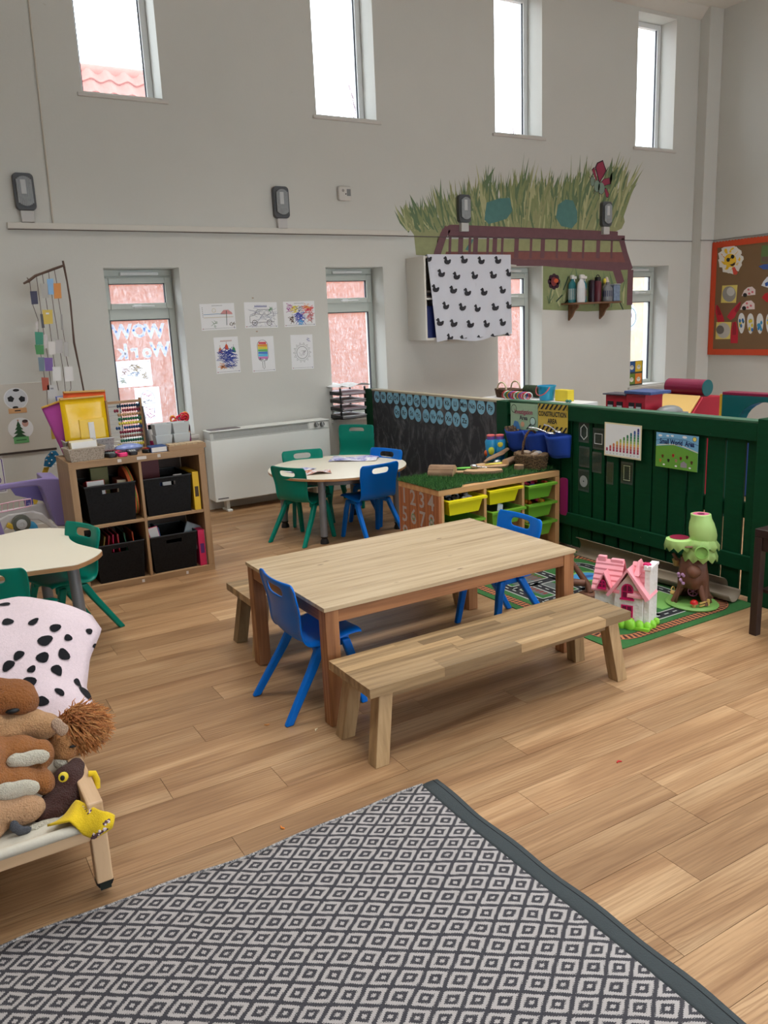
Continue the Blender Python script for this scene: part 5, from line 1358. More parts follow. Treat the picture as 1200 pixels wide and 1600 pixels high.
def leaf_skirt(c, r0, r1, z0, z1, n, name):
    b = MB(); vs = []
    for k in range(2 * n):
        a = PI * k / n; e = 0 if k % 2 else -.022
        vs.append((c[0] + r0 * math.cos(a), c[1] + r0 * math.sin(a), z1)); vs.append((c[0] + (r0 + r1) * .55 * math.cos(a), c[1] + (r0 + r1) * .55 * math.sin(a), (z0 + z1) / 2 + .012)); vs.append((c[0] + r1 * math.cos(a), c[1] + r1 * math.sin(a), z0 + e))
    fs = []
    for k in range(2 * n):
        q = (k + 1) % (2 * n)
        fs += [(3 * k, 3 * k + 1, 3 * q + 1, 3 * q), (3 * k + 1, 3 * k + 2, 3 * q + 2, 3 * q + 1)]
    b.add(vs, fs, LEAF); return b.build(name, t, smooth=30, solid=.006)
leaf_skirt((.02, -.02), .04, .085, .255, .315, 11, 'leaf_canopy'); leaf_skirt((-.045, .055), .045, .072, .305, .345, 10, 'leaf_canopy'); leaf_skirt((.03, -.02), .03, .085, .31, .345, 11, 'leaf_canopy')
b = MB(); b.lathe([(0, .338), (.044, .338), (.047, .346)], pm((140, 26, 60), .4), 18, (-.045, .055, 0)); b.build('nest_bowl', t, smooth=40)
b = MB(); b.lathe([(.060, .335), (.066, .36), (.064, .39), (.058, .42), (.049, .445), (.048, .465), (.040, .467), (.038, .45)], LEAF, 20, (.03, -.018, 0), Matrix(((1, 0, -.10, .04), (0, 1, .10, -.04), (0, 0, 1, 0), (0, 0, 0, 1)))); b.build('top_stump', t, smooth=50)
b = MB(); b.ring(.024, -.012, .018, .040, .4655, pm((220, 110, 150), .4), 20); b.disc(.024, -.012, .018, .018, .4645, MAGD, 16); b.build('top_ring', t, smooth=0)
M_ = Matrix.Translation((-.042, -.078, .292)) @ Matrix.Rotation(math.atan2(VD[1], VD[0]), 4, 'Z') @ Matrix.Rotation(R(75), 4, 'Y')
b = MB(); b.lathe([(.030, 0), (.034, .004), (.034, .014), (.028, .016), (.026, .002), (0, .001)], pm((130, 172, 84), .45), 20, M=M_); b.build('round_window', t, smooth=50)
b = MB(); b.tube([(-.075, .01, .31), (-.05, -.03, .312)], .010, TBR, 8, flatten=.5); b.build('plank', t, smooth=40)
b = MB(); b.tube([(-.075 + .0, .0, .045), (-.075, .0, .09)], .004, pm((150, 90, 110), .5), 6)
WH = pm((150, 90, 120), .5)
M_ = Matrix.Translation((-.02, -.02, .075)) @ Matrix.Rotation(math.atan2(VD[1], VD[0]), 4, 'Z') @ Matrix.Rotation(R(90), 4, 'Y')
b = MB()
b.tube([M_ @ Vector((.024 * math.cos(a), .024 * math.sin(a), 0)) for a in [i * PI / 8 for i in range(18)]], .003, WH, 6, False)
for k in range(3): b.tube([M_ @ Vector((.024 * math.cos(k * PI / 3), .024 * math.sin(k * PI / 3), 0)), M_ @ Vector((-.024 * math.cos(k * PI / 3), -.024 * math.sin(k * PI / 3), 0))], .002, WH, 5)
b.build('wheel', t, smooth=60)
FNC = pm((206, 170, 96), .5)
b = MB(); b.box(-.06, .0, -.098, -.090, .022, .030, FNC); b.box(-.06, .0, -.098, -.090, .036, .044, FNC); b.box(-.004, .008, -.1, -.088, .018, .05, FNC); b.build('fence_piece', t, rot=(0, 0, R(0)), smooth=0, bevel=.002)
b = MB(); b.lathe([(.010, 0), (.009, .02), (.0, .022)], FNC, 10, (-.072, -.07, .018)); tm = b.build('toadstool', t, smooth=40); b = MB(); b.lathe([(.020, .0), (.018, .010), (.010, .018), (0, .02)], pm((190, 30, 30), .3), 14, (-.072, -.07, .036)); b.build('toadstool_cap', tm, smooth=40)
b = MB(); rg = random.Random(2)
for k in range(10): b.ell((-.068 + rg.uniform(-.012, .012), .012 + rg.uniform(-.02, .02), .15 + rg.uniform(-.03, .035)), (.008, .008, .008), pm((196, 150, 190), .5), 8, 6)
b.build('blossom', t)
b = MB(); b.tube([(-.07 + .012 * math.cos(a), .062, .07 + .02 * math.sin(a)) for a in [i * PI / 8 for i in range(9)]], .003, FNC, 6); b.ell((-.07, .062, .058), (.014, .014, .012), FNC); b.build('swing_basket', t)

# ---- half pipe gutters along the fence
def gutter(label, loc, rz, l, r_, roll, name='half_pipe'):
    b = MB(); GM = pm((132, 118, 100), .55, .08, 6)
    def fn(u, v):
        a = PI + PI * u; return Vector(((v - .5) * l, r_ * math.cos(a), r_ + r_ * math.sin(a)))
    b.grid(fn, 14, 6, GM)
    return tag(b.build(name, loc=loc, rot=(roll, 0, rz), smooth=60, solid=.004), label, 'half pipe', 'plastic half pipes by the fence')
gutter('beige half pipe leaning on its side against the fence bottom', (3.521, 3.06, .050), R(-90), 1.05, .055, R(80))
gutter('beige half pipe lying open in front behind tree house toy', (3.450, 2.74, .008), R(-86), .58, .050, R(8))
# brown plastic spade with T handle
t = thing('brown_spade', 'brown plastic toy spade with T handle standing behind the toy house', 'toy spade', (2.975, 2.98, .006))
b = MB(); b.tube([(0, -.02, .02), (0, 0, .06), (-.03, .05, .14), (-.06, .09, .20)], [.020, .017, .015, .014], TBR, 10); b.build('shaft', t, smooth=60)
b = MB(); b.tube([(-.085, .065, .205), (-.062, .093, .207), (-.04, .12, .208)], [.013, .014, .013], TBR, 10); b.build('handle', t, smooth=60)
b = MB(); b.prism(rrect(-.04, -.06, .04, .04, .015), 0, .022, TBR); b.build('blade', t, (0, -.01, 0), smooth=30, bevel=.006)
b = MB(); b.tube([(-.02, .0, .07), (-.07, .045, .075)], [.018, .02], TBR, 10); b.build('side_branch', t, smooth=60)
# dark table at the right frame edge
t = thing('dark_side_table', 'dark brown wooden side table cut off at right frame edge', 'table', (3.168, 1.66, 0))
DK = wood('dark_walnut', (30, 16, 14), (44, 26, 22), sc=(2, 30, 30), rough=.4, tone=.05, fig=.1)
for x in (.018, .452):
    for y in (.018, .482): post(.036, .036, .462, DK, 'leg', t, (x, y, 0))
b = MB(); b.box(0, .47, 0, .50, .4625, .497, DK); b.build('top', t, smooth=0, bevel=.003)
for y in (.018, .482):
    b = MB(); b.box(.037, .433, y - .01, y + .01, .40, .462, DK); b.build('apron', t, smooth=0)
for x in (.018, .452):
    b = MB(); b.box(x - .01, x + .01, .037, .463, .40, .462, DK); b.build('apron', t, smooth=0)
b = MB(); b.box(.037, .433, .02, .48, .20, .215, DK); b.build('lower_shelf', t, smooth=0)

# ================================================================== BEHIND THE FENCE
t = thing('white_cabinet', 'low white cabinet with toys on top behind the fence', 'cabinet', (3.665, 3.85, .010))
WC = pm((224, 224, 224), .4, .02)
b = MB(); b.box(0, .25, 0, .92, .86, .885, WC); b.build('top_panel', t, smooth=0, bevel=.002)
for y in (0, .45, .902): b = MB(); b.box(0, .25, y - .0, y + .018, -.01, .8595, WC); b.build('side_panel', t, smooth=0)
b = MB(); b.box(0, .25, .0185, .4495, .42, .438, WC); b.build('shelf_board', t, smooth=0); b = MB(); b.box(.242, .25, .0185, .9015, 0, .8595, pm((60, 60, 64), .6)); b.build('back_panel', t, smooth=0)
ZW = .8955
wicker_basket('brown wicker basket with pale handles on white cabinet', (3.79, 4.60, ZW), .07, .13, .06, 0, 'ears', WICK2)
b = MB(); b.tube([(0, -.08, .045), (0, .08, .045)], .042, pm((40, 56, 34), .9, .4, 60, bmp=.8), 14); tag(b.build('turf_roll', loc=(3.87, 4.42, ZW), smooth=40), 'rolled dark green turf piece behind wicker basket on cabinet', 'turf roll')
t = thing('toy_bucket', 'blue toy bucket with red handle on the white cabinet', 'bucket', (3.79, 4.20, ZW))
b = MB(); b.lathe([(0, .001), (.046, .001), (.060, .10), (.064, .10), (.064, .092)], pm((36, 150, 190), .4), 24); b.build('bucket_body', t, smooth=40)
b = MB(); b.tube([(-.03 + .0 - .035 * math.sin(PI * i / 10), .062 * math.cos(PI * i / 10), .092 - .055 * math.sin(PI * i / 10)) for i in range(11)], .004, pm((200, 90, 90), .5), 6); b.build('handle', t, smooth=60)
b = MB(); b.box(-.03, .03, -.06, .06, 0, .075, pm((220, 196, 50), .4)); tag(b.build('yellow_box', loc=(3.82, 4.06, ZW), smooth=0, bevel=.003), 'yellow plastic box right of the blue bucket', 'box')
for k in range(2):
    b = MB(); b.ell((0, 0, .010), (.012, .012, .010), pm((50, 110, 100), .5)); tag(b.build('green_bead', loc=(3.76, 3.97 - .025 * k, ZW)), 'tiny teal bead on white cabinet, %s one beside yellow box' % ('nearer', 'farther')[k], 'bead', 'teal beads on the white cabinet')
rg = random.Random(6); CC = [(206, 60, 60), (230, 230, 230), (60, 150, 90), (230, 150, 50), (60, 100, 180), (210, 70, 130)]
for k in range(14):
    b = MB(); c = CC[k % 6]
    pts = [(0, .028 * math.cos(a), .030 + .028 * math.sin(a)) for a in [i * PI / 8 for i in range(18)]]
    b.tube(pts, .004, pm(c, .4), 6, False)
    tag(b.build('bangle', loc=(3.715, 4.54 - k * .018, ZW), rot=(0, R(-20), R(60)), smooth=60), '%s plastic hoop, %s of the row by the blue bucket' % ({0: 'red', 1: 'white', 2: 'green', 3: 'orange', 4: 'blue', 5: 'pink'}[k % 6], ('first', 'second', 'third', 'fourth', 'fifth', 'sixth', 'seventh', 'eighth', 'ninth', 'tenth', 'eleventh', 'twelfth', 'thirteenth', 'last')[k]), 'hoop', 'row of coloured hoops')
# low toy table with the fire station
t = thing('low_toy_table', 'grey low table behind the fence carrying the fire station', 'table', (4.05, 3.42, 0))
b = MB(); b.box(0, .55, 0, .60, .745, .77, pm((120, 124, 124), .5)); b.build('top', t, smooth=0, bevel=.004)
for x in (.03, .52):
    for y in (.03, .57): b = MB(); b.box(x - .02, x + .02, y - .02, y + .02, 0, .7445, STEEL); b.build('leg', t, smooth=0)
t = thing('toy_fire_station', 'red toy fire station with dark doors and blue roof behind fence', 'toy building', (4.10, 3.62, .7705), 0)
RS = pm((170, 30, 50), .45); DKD = pm((40, 34, 40), .5)
b = MB(); b.box(0, .16, 0, .16, 0, .165, RS); b.box(0, .10, .16, .34, 0, .150, RS); b.build('walls', t, smooth=0, bevel=.003)
b = MB(); b.box(-.012, .18, -.05, .17, .1655, .185, pm((60, 80, 130), .5, .4, 30)); b.box(-.012, .11, .165, .36, .1505, .160, pm((70, 66, 76), .5)); b.build('roof', t, smooth=0, bevel=.003)
for y, w_ in ((.03, .045), (.09, .045), (.19, .05), (.27, .05)):
    b = MB(); b.box(-.004, 0, y, y + w_, .01, .11, DKD); b.build('door', t, smooth=0); b = MB(); b.box(-.006, -.004, y + .004, y + w_ - .004, .06, .085, pm((190, 190, 196), .4)); b.build('door_window', t, smooth=0)
t = thing('toy_truck', 'grey rounded toy truck beside white cabinet behind fence', 'toy truck', (4.22, 3.53, .7705))
b = MB(); b.ell((0, 0, .05), (.10, .07, .045), pm((120, 122, 122), .4), 18, 8); b.box(-.10, .10, -.07, .07, .015, .05, pm((110, 112, 112), .4)); b.build('body', t, smooth=40, bevel=.004)
for x in (-.06, .06):
    for y in (-.072, .072): b = MB(); b.tube([(x, y - .01, .02), (x, y + .01, .02)], .02, BLACK, 14); b.build('wheel', t, smooth=40)
# soft play blocks
def soft(c): return pm(c, .32, .04, 6)
MAR, TEAL, RAMP, SRED, SBLU = soft((130, 30, 66)), soft((16, 96, 100)), soft((232, 192, 116)), soft((170, 26, 50)), soft((50, 84, 160))
t = thing('soft_ramp', 'yellow topped soft play ramp with red sides behind fence', 'soft play', (5.0, 4.04, 0))
prof = [(-.12, 0), (.45, 0), (.45, .80), (.20, .81), (-.12, .46)]
for y0, y1, m_, nm_ in ((.0, .018, SRED, 'side'), (.362, .38, SRED, 'side'), (.0185, .3615, SRED, 'core')):
    b = MB(); b.prism(prof, -y1, -y0, m_, Matrix(((1, 0, 0, 0), (0, 0, -1, 0), (0, 1, 0, 0), (0, 0, 0, 1)))); b.build(nm_, t, smooth=0, bevel=.006)
b = MB(); b.hexa([(-.12, .02, .461), (.20, .02, .811), (.20, .36, .811), (-.12, .36, .461)], [(-.130, .02, .470), (.19, .02, .820), (.19, .36, .820), (-.130, .36, .470)], RAMP); b.build('ramp_top', t, smooth=0, bevel=.003)
t = thing('soft_roller', 'maroon soft play roller with teal end resting on the ramp', 'soft play', (5.19, 3.96, .862))
b = MB(); b.tube([(0, .005, 0), (0, .355, 0)], .062, MAR, 28, False); b.build('roller', t, smooth=60)
for y in (.0, .352): b = MB(); b.tube([(0, y, 0), (0, y + .006, 0)], .0615, TEAL, 28); b.build('end_cap', t, smooth=40)
t.location = (5.26, 4.05, .873)
t = thing('soft_arch', 'teal soft play arch panel with yellow edge behind fence', 'soft play', (5.05, 3.02, 0))
b = MB(); n = 14
outer = [(-.0, 0), (.0, .865), (.67, .865), (.67, 0)]
inner = [(.335 + .21 * math.cos(PI * i / n), .58 + .20 * math.sin(PI * i / n)) for i in range(n + 1)]
P = [(0, 0), (.125, 0)] + [(.335 - .21 * math.cos(PI * i / n), .66 + .17 * math.sin(PI * i / n)) for i in range(n + 1)] + [(.545, 0), (.67, 0), (.67, .865), (0, .865)]
b.prism(P, 0, .10, TEAL); b.build('panel', t, (0, .67, 0), ON_SIDE, smooth=0, bevel=.004)
b = MB(); b.box(-.10, .0, .6705, .69, 0, .868, soft((214, 170, 50))); b.build('yellow_edge', t, smooth=0, bevel=.003)
b = MB(); b.box(-.10, .0, 0, .67, .8655, .885, MAR); b.build('top_edge', t, smooth=0, bevel=.003)
b = MB(); b.box(0, .5, 0, .9, 0, .45, SBLU); tag(b.build('blue_soft_block', loc=(5.6, 3.05, 0), smooth=0, bevel=.02), 'blue soft play block behind teal arch', 'soft play')
b = MB(); b.box(0, .12, 0, .75, 0, .70, TEAL); tag(b.build('teal_soft_block', loc=(5.75, 4.70, 0), smooth=0, bevel=.02), 'teal soft play block between fire station and ramp', 'soft play')
# ================================================================== PATTERNED RUG
def rug_mat():
    m, nt, N, L, b_ = newmat('diamond_weave_rug')
    t = nt.nodes.new('ShaderNodeTexCoord'); sp = nt.nodes.new('ShaderNodeSeparateXYZ')
    nz = nt.nodes.new('ShaderNodeTexNoise'); nz.inputs['Scale'].default_value = 9; nz.inputs['Detail'].default_value = 2; L.new(t.outputs['Object'], nz.inputs['Vector'])
    va = nt.nodes.new('ShaderNodeVectorMath'); va.operation = 'MULTIPLY_ADD'
    L.new(nz.outputs['Color'], va.inputs[0]); va.inputs[1].default_value = (.012, .012, 0); L.new(t.outputs['Object'], va.inputs[2]); sn = nt.nodes.new('ShaderNodeVectorMath'); sn.operation = 'SNAP'; L.new(va.outputs[0], sn.inputs[0]); sn.inputs[1].default_value = (.0040, .0034, 1); L.new(sn.outputs[0], sp.inputs[0])
    def tri(o, per, ph):
        f_ = mth(nt, 'FRACT', mth(nt, 'ADD', mth(nt, 'DIVIDE', o, per), ph)); return mth(nt, 'MULTIPLY', mth(nt, 'ABSOLUTE', mth(nt, 'SUBTRACT', f_, .5)), 2.0)
    s_ = mth(nt, 'ADD', tri(sp.outputs[0], .0915, .283), tri(sp.outputs[1], .0678, .306))
    d = mth(nt, 'MINIMUM', s_, mth(nt, 'SUBTRACT', 2.0, s_))
    # stepped weave: thread-sized cells
    yarn = noise(nt, objco(nt, (1, 1, 1)), 420, 2)
    d2 = mth(nt, 'ADD', d, mth(nt, 'MULTIPLY', mth(nt, 'SUBTRACT', yarn, .5), .16))
    lt, dk = lin((174, 167, 164)), lin((50, 50, 56))
    c = ramp(nt, d2, [(0, lt), (.18, dk), (.49, lt), (.82, dk)], 'CONSTANT')
    v2 = mixc(nt, c, lin((120, 115, 115)), mth(nt, 'MULTIPLY', noise(nt, objco(nt), 300, 2), .28))
    L.new(v2, b_.inputs['Base Color']); b_.inputs['Roughness'].default_value = .95; b_.inputs['Specular IOR Level'].default_value = .1
    L.new(bump(nt, mth(nt, 'ADD', noise(nt, objco(nt), 380, 2), mth(nt, 'MULTIPLY', d2, .3)), .35, .004), b_.inputs['Normal'])
    return m
t = thing('patterned_rug', 'grey and cream diamond patterned woven rug in the foreground', 'rug', (0, 0, 0))
RX0, RX1, RY0, RY1 = -1.0, 1.254, -.35, 1.962
b = MB()
def rz_(x, y): return .008 + .0022 * math.sin(x * 5 + 1) * math.sin(y * 4) + .003 * max(0, math.sin(y * 9)) * (1 if x > 1.1 else .3)
def rugfn(u, v):
    x, y = RX0 + (RX1 - RX0) * u, RY0 + (RY1 - RY0) * v
    yy = y + (.006 * math.sin(x * 7) + .004 * math.sin(x * 17)) * v ** 4; xx = x + .006 * math.sin(y * 6 + 1) * u ** 4
    return Vector((xx, yy, rz_(x, y)))
b.grid(rugfn, 60, 60, rug_mat()); b.build('woven_field', t, smooth=60, solid=.007)
b = MB(); BIND = pm((58, 64, 66), .9, .06, 60, bmp=.3, bs=300)
def bindfn(u, v):
    y = RY0 + (RY1 + .004 - RY0) * v; x0 = RX1 + .006 * math.sin(y * 6 + 1)
    return Vector((x0 - .004 + .062 * u + .003 * u * math.sin(y * 21), y + .004 * math.sin(7 * RX1) , rz_(RX1, y) + .0025 * math.sin(PI * u)))
b.grid(bindfn, 6, 60, BIND); b.build('binding', t, smooth=60, solid=.009)
b = MB(); b.tube([bindfn(.72, k / 60) + Vector((0, 0, .0002)) for k in range(61)], .0012, pm((30, 32, 34), .9), 5); b.build('seam', t, smooth=60)
b = MB(); pts = [rugfn(k / 90, 1) + Vector((0, .001, -.001)) for k in range(91)]; b.tube(pts, .0048, print_mat('striped_edge', [(60, 60, 66), (60, 60, 66), (176, 170, 166), (180, 174, 170)], 130), 6); b.build('edge_whipping', t, smooth=60)
# crumbs on the floor
for k, (px, py, c, lab) in enumerate(((967, 1191, (190, 20, 20), 'tiny red plastic scrap on the floor right of the rug'), (494, 1141, (226, 206, 170), 'tiny pale crumb on floor beside blue chair leg'), (441, 1294, (220, 130, 50), 'tiny orange crumb on floor above rug edge'), (417, 1133, (196, 130, 70), 'tiny brown crumb on floor left of blue chair'))):
    p = atZ(px, py, 0); b = MB(); b.tube([(-.009, 0, .002), (0, .003, .003), (.009, -.004, .002)], [.0025, .003, .002], pm(c, .5), 6); tag(b.build('floor_crumb', loc=p, rot=(0, 0, k), smooth=50), lab, 'crumb')

# ================================================================== TOY BED WITH SOFT TOYS (left edge)
BEECH = wood('beech_frame', (186, 148, 112), (212, 176, 138), (222, 188, 150), sc=(2, 26, 26), rough=.45, tone=.04, fig=.1, bmp=.02)
t = thing('toy_bed', 'low beech wood toy bed on black castors heaped with soft toys', 'toy bed', (0, 0, 0))
for x in (.281, -.42):
    for y in (2.035, 2.95):
        b = MB(); b.box(-.185, 0, -.021, .021, -.021, .021, BEECH); lg = b.build('leg', t, (x, y, .045), UPR, smooth=0, bevel=.004)
        b = MB(); b.tube([(-.022, -.014, 0), (-.022, .014, 0)], .022, BLACK, 14); b.box(-.03, .0, -.017, .017, -.014, .014, pm((30, 40, 38), .4)); b.build('castor', lg, (.023, 0, 0), (0, R(0), 0), smooth=40)
b = MB(); b.box(0, .66, -.012, .012, 0, .052, BEECH); b.build('front_rail', t, (-.40, 2.03, .172), smooth=0, bevel=.005)
for x in (.281, -.42): b = MB(); b.box(0, .96, -.020, .020, 0, .05, BEECH); b.build('side_rail', t, (x, 2.014, .2305), (0, 0, R(90)), smooth=0, bevel=.005)
CANV = pm((204, 196, 180), .85, .06, 30, bmp=.15, bs=150)
b = MB()
b.grid(lambda u, v: Vector((-.40 + .66 * u, 2.012 + .93 * v, .232 - .045 * math.sin(PI * u) * math.sin(PI * min(v * 1.0, 1)) - (.0 if v > .02 else .016))), 14, 20, CANV); b.build('canvas', t, smooth=60, solid=.010)
b = MB(); b.tube([(-.40, 2.012, .226), (.255, 2.012, .224)], .013, CANV, 10); b.build('canvas_hem', t, smooth=60)
b = MB(); b.box(-.40, .26, 2.86, 2.90, .24, .53, BEECH); b.build('headboard', t, smooth=0, bevel=.006)

# blanket
def plush(c, bs=55, st=.9, var=.14):
    key = ('plush', c, bs)
    if key in _mc: return _mc[key]
    m, nt, N, L, b_ = newmat('plush_%d_%d_%d' % c); v = objco(nt); n = noise(nt, v, bs, 5, .7, .5); n2 = noise(nt, v, bs * 3, 3)
    L.new(mixc(nt, scale_rgb(lin(c), .72), scale_rgb(lin(c), 1.22), mth(nt, 'ADD', mth(nt, 'MULTIPLY', n, .6), mth(nt, 'MULTIPLY', n2, .4))), b_.inputs['Base Color'])
    b_.inputs['Roughness'].default_value = .95; b_.inputs['Sheen Weight'].default_value = .12; b_.inputs['Specular IOR Level'].default_value = .1
    L.new(bump(nt, mth(nt, 'ADD', n, n2), st, .012), b_.inputs['Normal']); _mc[key] = m; return m
PK = plush((228, 208, 214), 120, .25)
t = thing('dotted_blanket', 'pale pink fleece blanket with black dots draped over toy bed headboard', 'blanket', (0, 0, 0))
ys_ = [2.44, 2.50, 2.60, 2.68, 2.77, 2.85, 2.92, 3.0, 3.07, 3.12]
zs_ = [.300, .345, .430, .500, .555, .588, .600, .575, .44, .25]
xr_ = [.390, .402, .385, .420, .485, .470, .385, .33, .30, .30]
def lerp(tab, v):
    f_ = v * (len(tab) - 1); i = min(int(f_), len(tab) - 2); a = f_ - i; a = a * a * (3 - 2 * a) if False else a
    return tab[i] * (1 - a) + tab[i + 1] * a
def blk(u, v):
    xr = lerp(xr_, v); x = -.45 + (xr + .45) * u
    z = lerp(zs_, v) - .07 * max(0, (u - .84) / .16) ** 2 - .02 * (1 - u) + .012 * math.sin(9 * u + 5 * v) * (1 - v) + .006 * math.sin(21 * u + 3)
    return Vector((x, lerp(ys_, v) + .008 * math.sin(11 * u), z))
b = MB(); b.grid(blk, 40, 40, PK); bo = b.build('fleece', t, smooth=70, solid=.010)
DOT = plush((28, 28, 32), 120, .25)
b = MB(); rg = random.Random(21)
def bdot(px, py, rx, ry):
    """dot printed on the fleece: find the fleece point seen there, lay a small patch along the surface"""
    best = None
    for i in range(61):
        for j in range(61):
            p = blk(i / 60, j / 60 * .78); d = p - Vector((0, 0, CAM_H)); z = d.dot(_f); e = (600 + FPX * d.dot(_r2) / z - px) ** 2 + (800 + FPX * d.dot(_d2) / z - py) ** 2
            if best is None or e < best[0]: best = (e, i / 60, j / 60 * .78)
    _, u, v = best; n = 14; vs = []
    du = (blk(min(u + .01, 1), v) - blk(u, v)); dv = (blk(u, min(v + .01, 1)) - blk(u, v)); nn = du.cross(dv).normalized()
    if u > .985: du = blk(u, v) - blk(u - .01, v)
    nn = du.cross(dv).normalized(); su, sv = min(rx / max(du.length, 1e-4) * .01, .04), min(ry / max(dv.length, 1e-4) * .01, .06)
    vs.append(blk(u, v) + nn * .0035)
    for k in range(n):
        a = 2 * PI * k / n; q = 1 + .1 * math.sin(3 * a + px)
        uu, vv = min(max(u + su * q * math.cos(a), 0), 1), min(max(v + sv * q * math.sin(a), 0), 1)
        vs.append(blk(uu, vv) + nn * .003)
    b = MB(); b.add(vs, [(0, 1 + k, 1 + (k + 1) % n) for k in range(n)], DOT); b.build('dot_print', t, smooth=70)
Zb = lambda x, y: (x / 5.4545, 920 + y / 5.4545)
for x, y, s_ in ((35, 140, .8), (285, 132, 1), (415, 200, .6), (85, 275, .9), (268, 290, .8), (478, 332, .9), (375, 440, 1.15), (180, 568, .85), (370, 590, 1), (558, 555, 1.05), (78, 672, .95), (265, 697, .65), (635, 790, .7), (245, 818, 1), (718, 882, 1.15), (512, 897, .75), (360, 958, .9), (590, 430, .7), (745, 355, .6), (470, 700, .95), (800, 480, .5)):
    bdot(*Zb(max(x, 30), y), .0195 * s_, .0195 * s_)

# soft toys
def soft_body(name, parent, ells, mat, vox=.009):
    b = MB()
    for c, r_, *e in ells: b.ell(c, r_, mat, 16, 10, rot=Euler(e[0]) if e else None)
    return b.build(name, parent, smooth=60, remesh=vox)
TAN, LBR, BRN, DBR, CRMF = plush((210, 162, 116), 70), plush((190, 134, 84), 70), plush((174, 112, 62), 70), plush((78, 46, 40), 90), plush((240, 228, 208), 90)
Zc = lambda x, y: (x / 4.444, 1060 + y / 4.444)
def PT(x, y, Y): return atY(*Zc(x, y), Y)
# lion
t = thing('plush_lion', 'tan plush lion with shaggy ginger mane lying over the bed side', 'soft toy', (0, 0, 0))
h = PT(455, 440, 2.33)
a1, a2, a3 = PT(60, 340, 2.36), PT(200, 300, 2.36), PT(310, 330, 2.36)
soft_body('body', t, [(a1, (.055, .05, .035)), (a2, (.05, .05, .036)), (a3, (.045, .05, .036)), (PT(-160, 330, 2.38), (.08, .06, .05)), (PT(60, 395, 2.33), (.05, .025, .014))], TAN)
soft_body('head', t, [(h, (.042, .045, .045)), (PT(430, 520, 2.31), (.027, .032, .030)), (PT(480, 500, 2.31), (.026, .03, .026))], LBR, .008)
soft_body('muzzle', t, [(PT(420, 585, 2.295), (.021, .022, .020))], CRMF, .006)
soft_body('ear', t, [(PT(395, 320, 2.272), (.018, .010, .021)), (PT(430, 355, 2.270), (.019, .010, .020))], plush((222, 186, 158), 110), .005)
b = MB(); b.ell(PT(505, 472, 2.283), (.010, .003, .004), BLACK); b.build('closed_eye', t)
rg = random.Random(9); MN = [plush((226, 146, 82), 120), plush((240, 166, 100), 120), plush((205, 126, 68), 120)]
mc = PT(545, 330, 2.36); b = MB(); b.ell(mc, (.052, .05, .042), MN[0], 14, 10)
for k in range(1500):
    a = rg.uniform(0, 2 * PI); e = math.asin(rg.uniform(-.8, 1)); d = Vector((math.cos(a) * math.cos(e), math.sin(a) * math.cos(e), math.sin(e)))
    p = mc + Vector((d.x * .052, d.y * .050, d.z * .042)); l = rg.uniform(.012, .020)
    fl = (d * .35 + Vector((rg.uniform(.0, .7), rg.uniform(-.4, .1), rg.uniform(-.9, -.1)))).normalized()
    q = p + (d * .6 + fl * .5).normalized() * l; r2 = q + fl * l + Vector((rg.uniform(-.005, .005), rg.uniform(-.005, .005), 0)); r3 = r2 + fl * l * .8 + Vector((rg.uniform(-.006, .006), rg.uniform(-.006, .006), rg.uniform(-.004, .004)))
    b.tube([p, q, r2, r3], [.0030, .0026, .0020, .0005], MN[k % 3], 3, False)
o = b.build('mane', t, smooth=60); o['kind'] = 'stuff'
# brown bear with cream soles
t = thing('plush_bear', 'brown plush bear lying with two cream soled feet towards us', 'soft toy', (0, 0, 0))
soft_body('body', t, [(PT(-60, 520, 2.27), (.06, .06, .042)), (PT(120, 500, 2.26), (.055, .05, .040)), (PT(300, 520, 2.25), (.030, .042, .040)), (PT(-60, 720, 2.20), (.06, .06, .045)), (PT(120, 720, 2.19), (.055, .05, .042)), (PT(310, 720, 2.18), (.028, .040, .036)), (PT(-200, 600, 2.24), (.09, .08, .08))], BRN)
soft_body('sole', t, [(PT(210, 555, 2.200), (.050, .014, .022)), (PT(110, 568, 2.200), (.026, .014, .020)), (PT(290, 545, 2.200), (.022, .013, .020))], CRMF, .006)
soft_body('sole', t, [(PT(120, 775, 2.135), (.052, .014, .026)), (PT(40, 785, 2.135), (.03, .014, .026)), (PT(210, 765, 2.135), (.026, .014, .022))], CRMF, .006)
# pale paw with grey claws
t = thing('plush_sloth_paw', 'sandy plush animal with grey felt claws at bottom of the pile', 'soft toy', (0, 0, 0))
soft_body('body', t, [(PT(170, 915, 2.115), (.055, .040, .037)), (PT(80, 935, 2.115), (.05, .04, .034)), (PT(-60, 960, 2.12), (.06, .045, .04)), (PT(-30, 1040, 2.10), (.022, .03, .03))], plush((206, 160, 120), 70))
soft_body('claw', t, [(PT(100, 1030, 2.066), (.013, .009, .019)), (PT(135, 1055, 2.064), (.011, .009, .017)), (PT(180, 1055, 2.064), (.015, .008, .012))], plush((96, 98, 106), 120), .005)
# brown nosed toy at the back left
t = thing('plush_brown_snout', 'brown plush toy nose poking up at left edge in front of blanket', 'soft toy', (0, 0, 0))
soft_body('head', t, [(PT(60, 130, 2.40), (.075, .06, .050)), (PT(160, 160, 2.385), (.045, .05, .042)), (PT(-60, 120, 2.42), (.07, .06, .05))], plush((160, 100, 54), 60))
b = MB(); b.ell(PT(90, 225, 2.345), (.020, .01, .008), BLACK); b.build('mouth', t)
